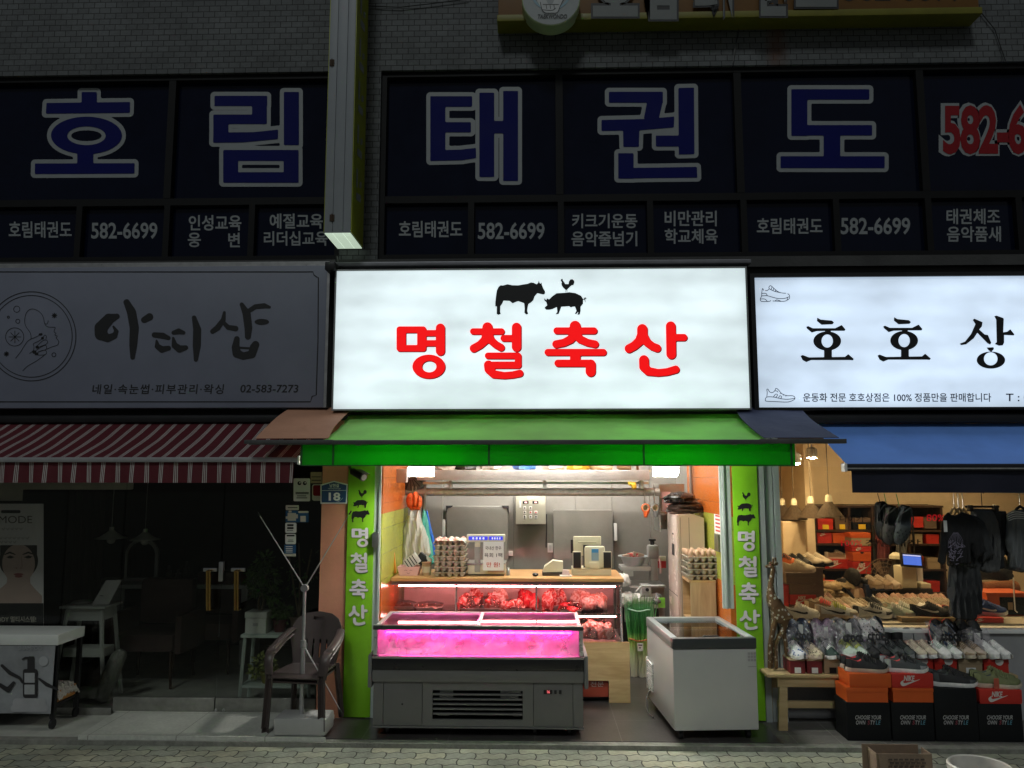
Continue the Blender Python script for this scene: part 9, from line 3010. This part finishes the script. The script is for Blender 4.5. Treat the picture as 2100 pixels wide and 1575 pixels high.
for i, (q_, lb, mm) in enumerate(((1700, 'hanging dark garment', FB), (1812, 'maroon garment', mat('maroon_cloth', (.14, .03, .035), .9)), (1848, 'grey striped garment', FGR))):
 if i:
  garment('hanging_shirt', lb + ' on the rear rail behind the hanging clogs', 'shirt', [('p', [(q_ - 16, 1085), (q_ - 6, 1078), (q_ + 6, 1078), (q_ + 16, 1085), (q_ + 18, 1112), (q_ + 12, 1114), (q_ + 12, 1150), (q_ - 12, 1150), (q_ - 12, 1114), (q_ - 18, 1112)])], 1.9, mm, .03, .02)
t = thing('clothes_rail', 'dark clothes rail at the back of the shoe shop', 'rail', (X(1830, 1080, 1.9), 1.9, 0))
l0, l1, zc_ = X(1790, 1080, 1.9), X(1872, 1080, 1.9), Z(1076, 1.9)
MB().tube([(l0, 1.9, 0), (l0, 1.9, zc_), (l1, 1.9, zc_), (l1, 1.9, 0)], .012, 8).done('frame', DARKM, t)
# street foreground
Yb = -1.42
l0, l1 = X(1790, 1560, Yb), X(1912, 1560, Yb)
KRAFT = mat('cardboard', (.20, .145, .10), .85, var=.15, scale=12, bump=.1)
t = thing('cardboard_box', 'open brown cardboard box with dark printing on the paving', 'box', ((l0 + l1) / 2, Yb + .15, -.029))
zt_ = Z(1546, Yb, 1850)
m_ = MB()
m_.box(l0 + .02, l1, Yb, Yb + .004, -.029, zt_ - .0).box(l0 + .02, l0 + .024, Yb + .0045, Yb + .12, -.029, zt_ + .0).box(l1 - .004, l1, Yb + .0045, Yb + .12, -.029, zt_ + .0).box(l0 - .01, l1 - .02, Yb + .1205, Yb + .1245, -.029, zt_ + .012)
m_.done('box_walls', KRAFT, t, smooth=False)
MB().prism([(l0 + .03, Yb - .002, zt_ - .002), (l1 - .01, Yb - .002, zt_ - .002), (l1 - .015, Yb - .03, zt_ - .10), (l0 + .035, Yb - .03, zt_ - .11)], (0, .003, 0)).done('flap', KRAFT, t, smooth=False)
m_ = MB()
for k_, y_ in enumerate((1558, 1565, 1572)):
 for w_ in range(7):
  q_ = 1822 + w_ * 11 + (k_ % 2) * 3
  m_.raw([at(q_, y_ - 2, Yb - .031), at(q_ + 8, y_ - 2, Yb - .031), at(q_ + 8, y_ + 1.6, Yb - .031), at(q_, y_ + 1.6, Yb - .031)], [(0, 1, 2, 3)])
m_.done('printed_lines', mat('brown_ink', (.07, .05, .04), .7), t, smooth=False)
cb_ = onz(2009, 1566, .30)
t = thing('paint_bucket', 'empty white plastic bucket standing on the paving at the lower right', 'bucket', (cb_.x, cb_.y, -.029))
rb_ = 54 * (cb_.y + 6.1) / 1600
MB().lathe([(0, .004), (rb_ * .80, .004), (rb_ * .80, 0), (rb_ * .83, .003), (rb_ * .95, .255), (rb_ * 1.0, .258), (rb_ * .99, .275), (rb_ * 1.02, .278), (rb_ * 1.02, .292), (rb_ * 1.05, .295), (rb_ * 1.05, .318), (rb_ * 1.0, .326), (rb_ * .95, .322), (rb_ * .93, .26), (rb_ * .79, .012), (0, .012)], (cb_.x, cb_.y, -.029), 40).done('bucket_body', mat('white_bucket_plastic', (.55, .54, .50), .45, var=.12, scale=9), t)
for i, (P_, lb) in enumerate((([(1975, -20), (2040, 60), (2062, 125)], 'thin black cable slanting down the tiles at the upper right'), ([(1520, 38), (1510, 85), (1503, 130)], 'thin black cable on the tiles under the board sign'), ([(752, 12), (820, 15), (880, 8), (960, -2)], 'thin dark cable between blade sign and board sign'))):
 m_ = MB().tube([at(u, v, -.02) for u, v in P_], .004, 5)
 tag(m_.done('wall_cable', BLACK, None), lb, 'cable')
for pr in (SNK, CLG):
 for ch in KIDS[pr.name]:
  bpy.data.objects.remove(ch)
 bpy.data.objects.remove(pr)
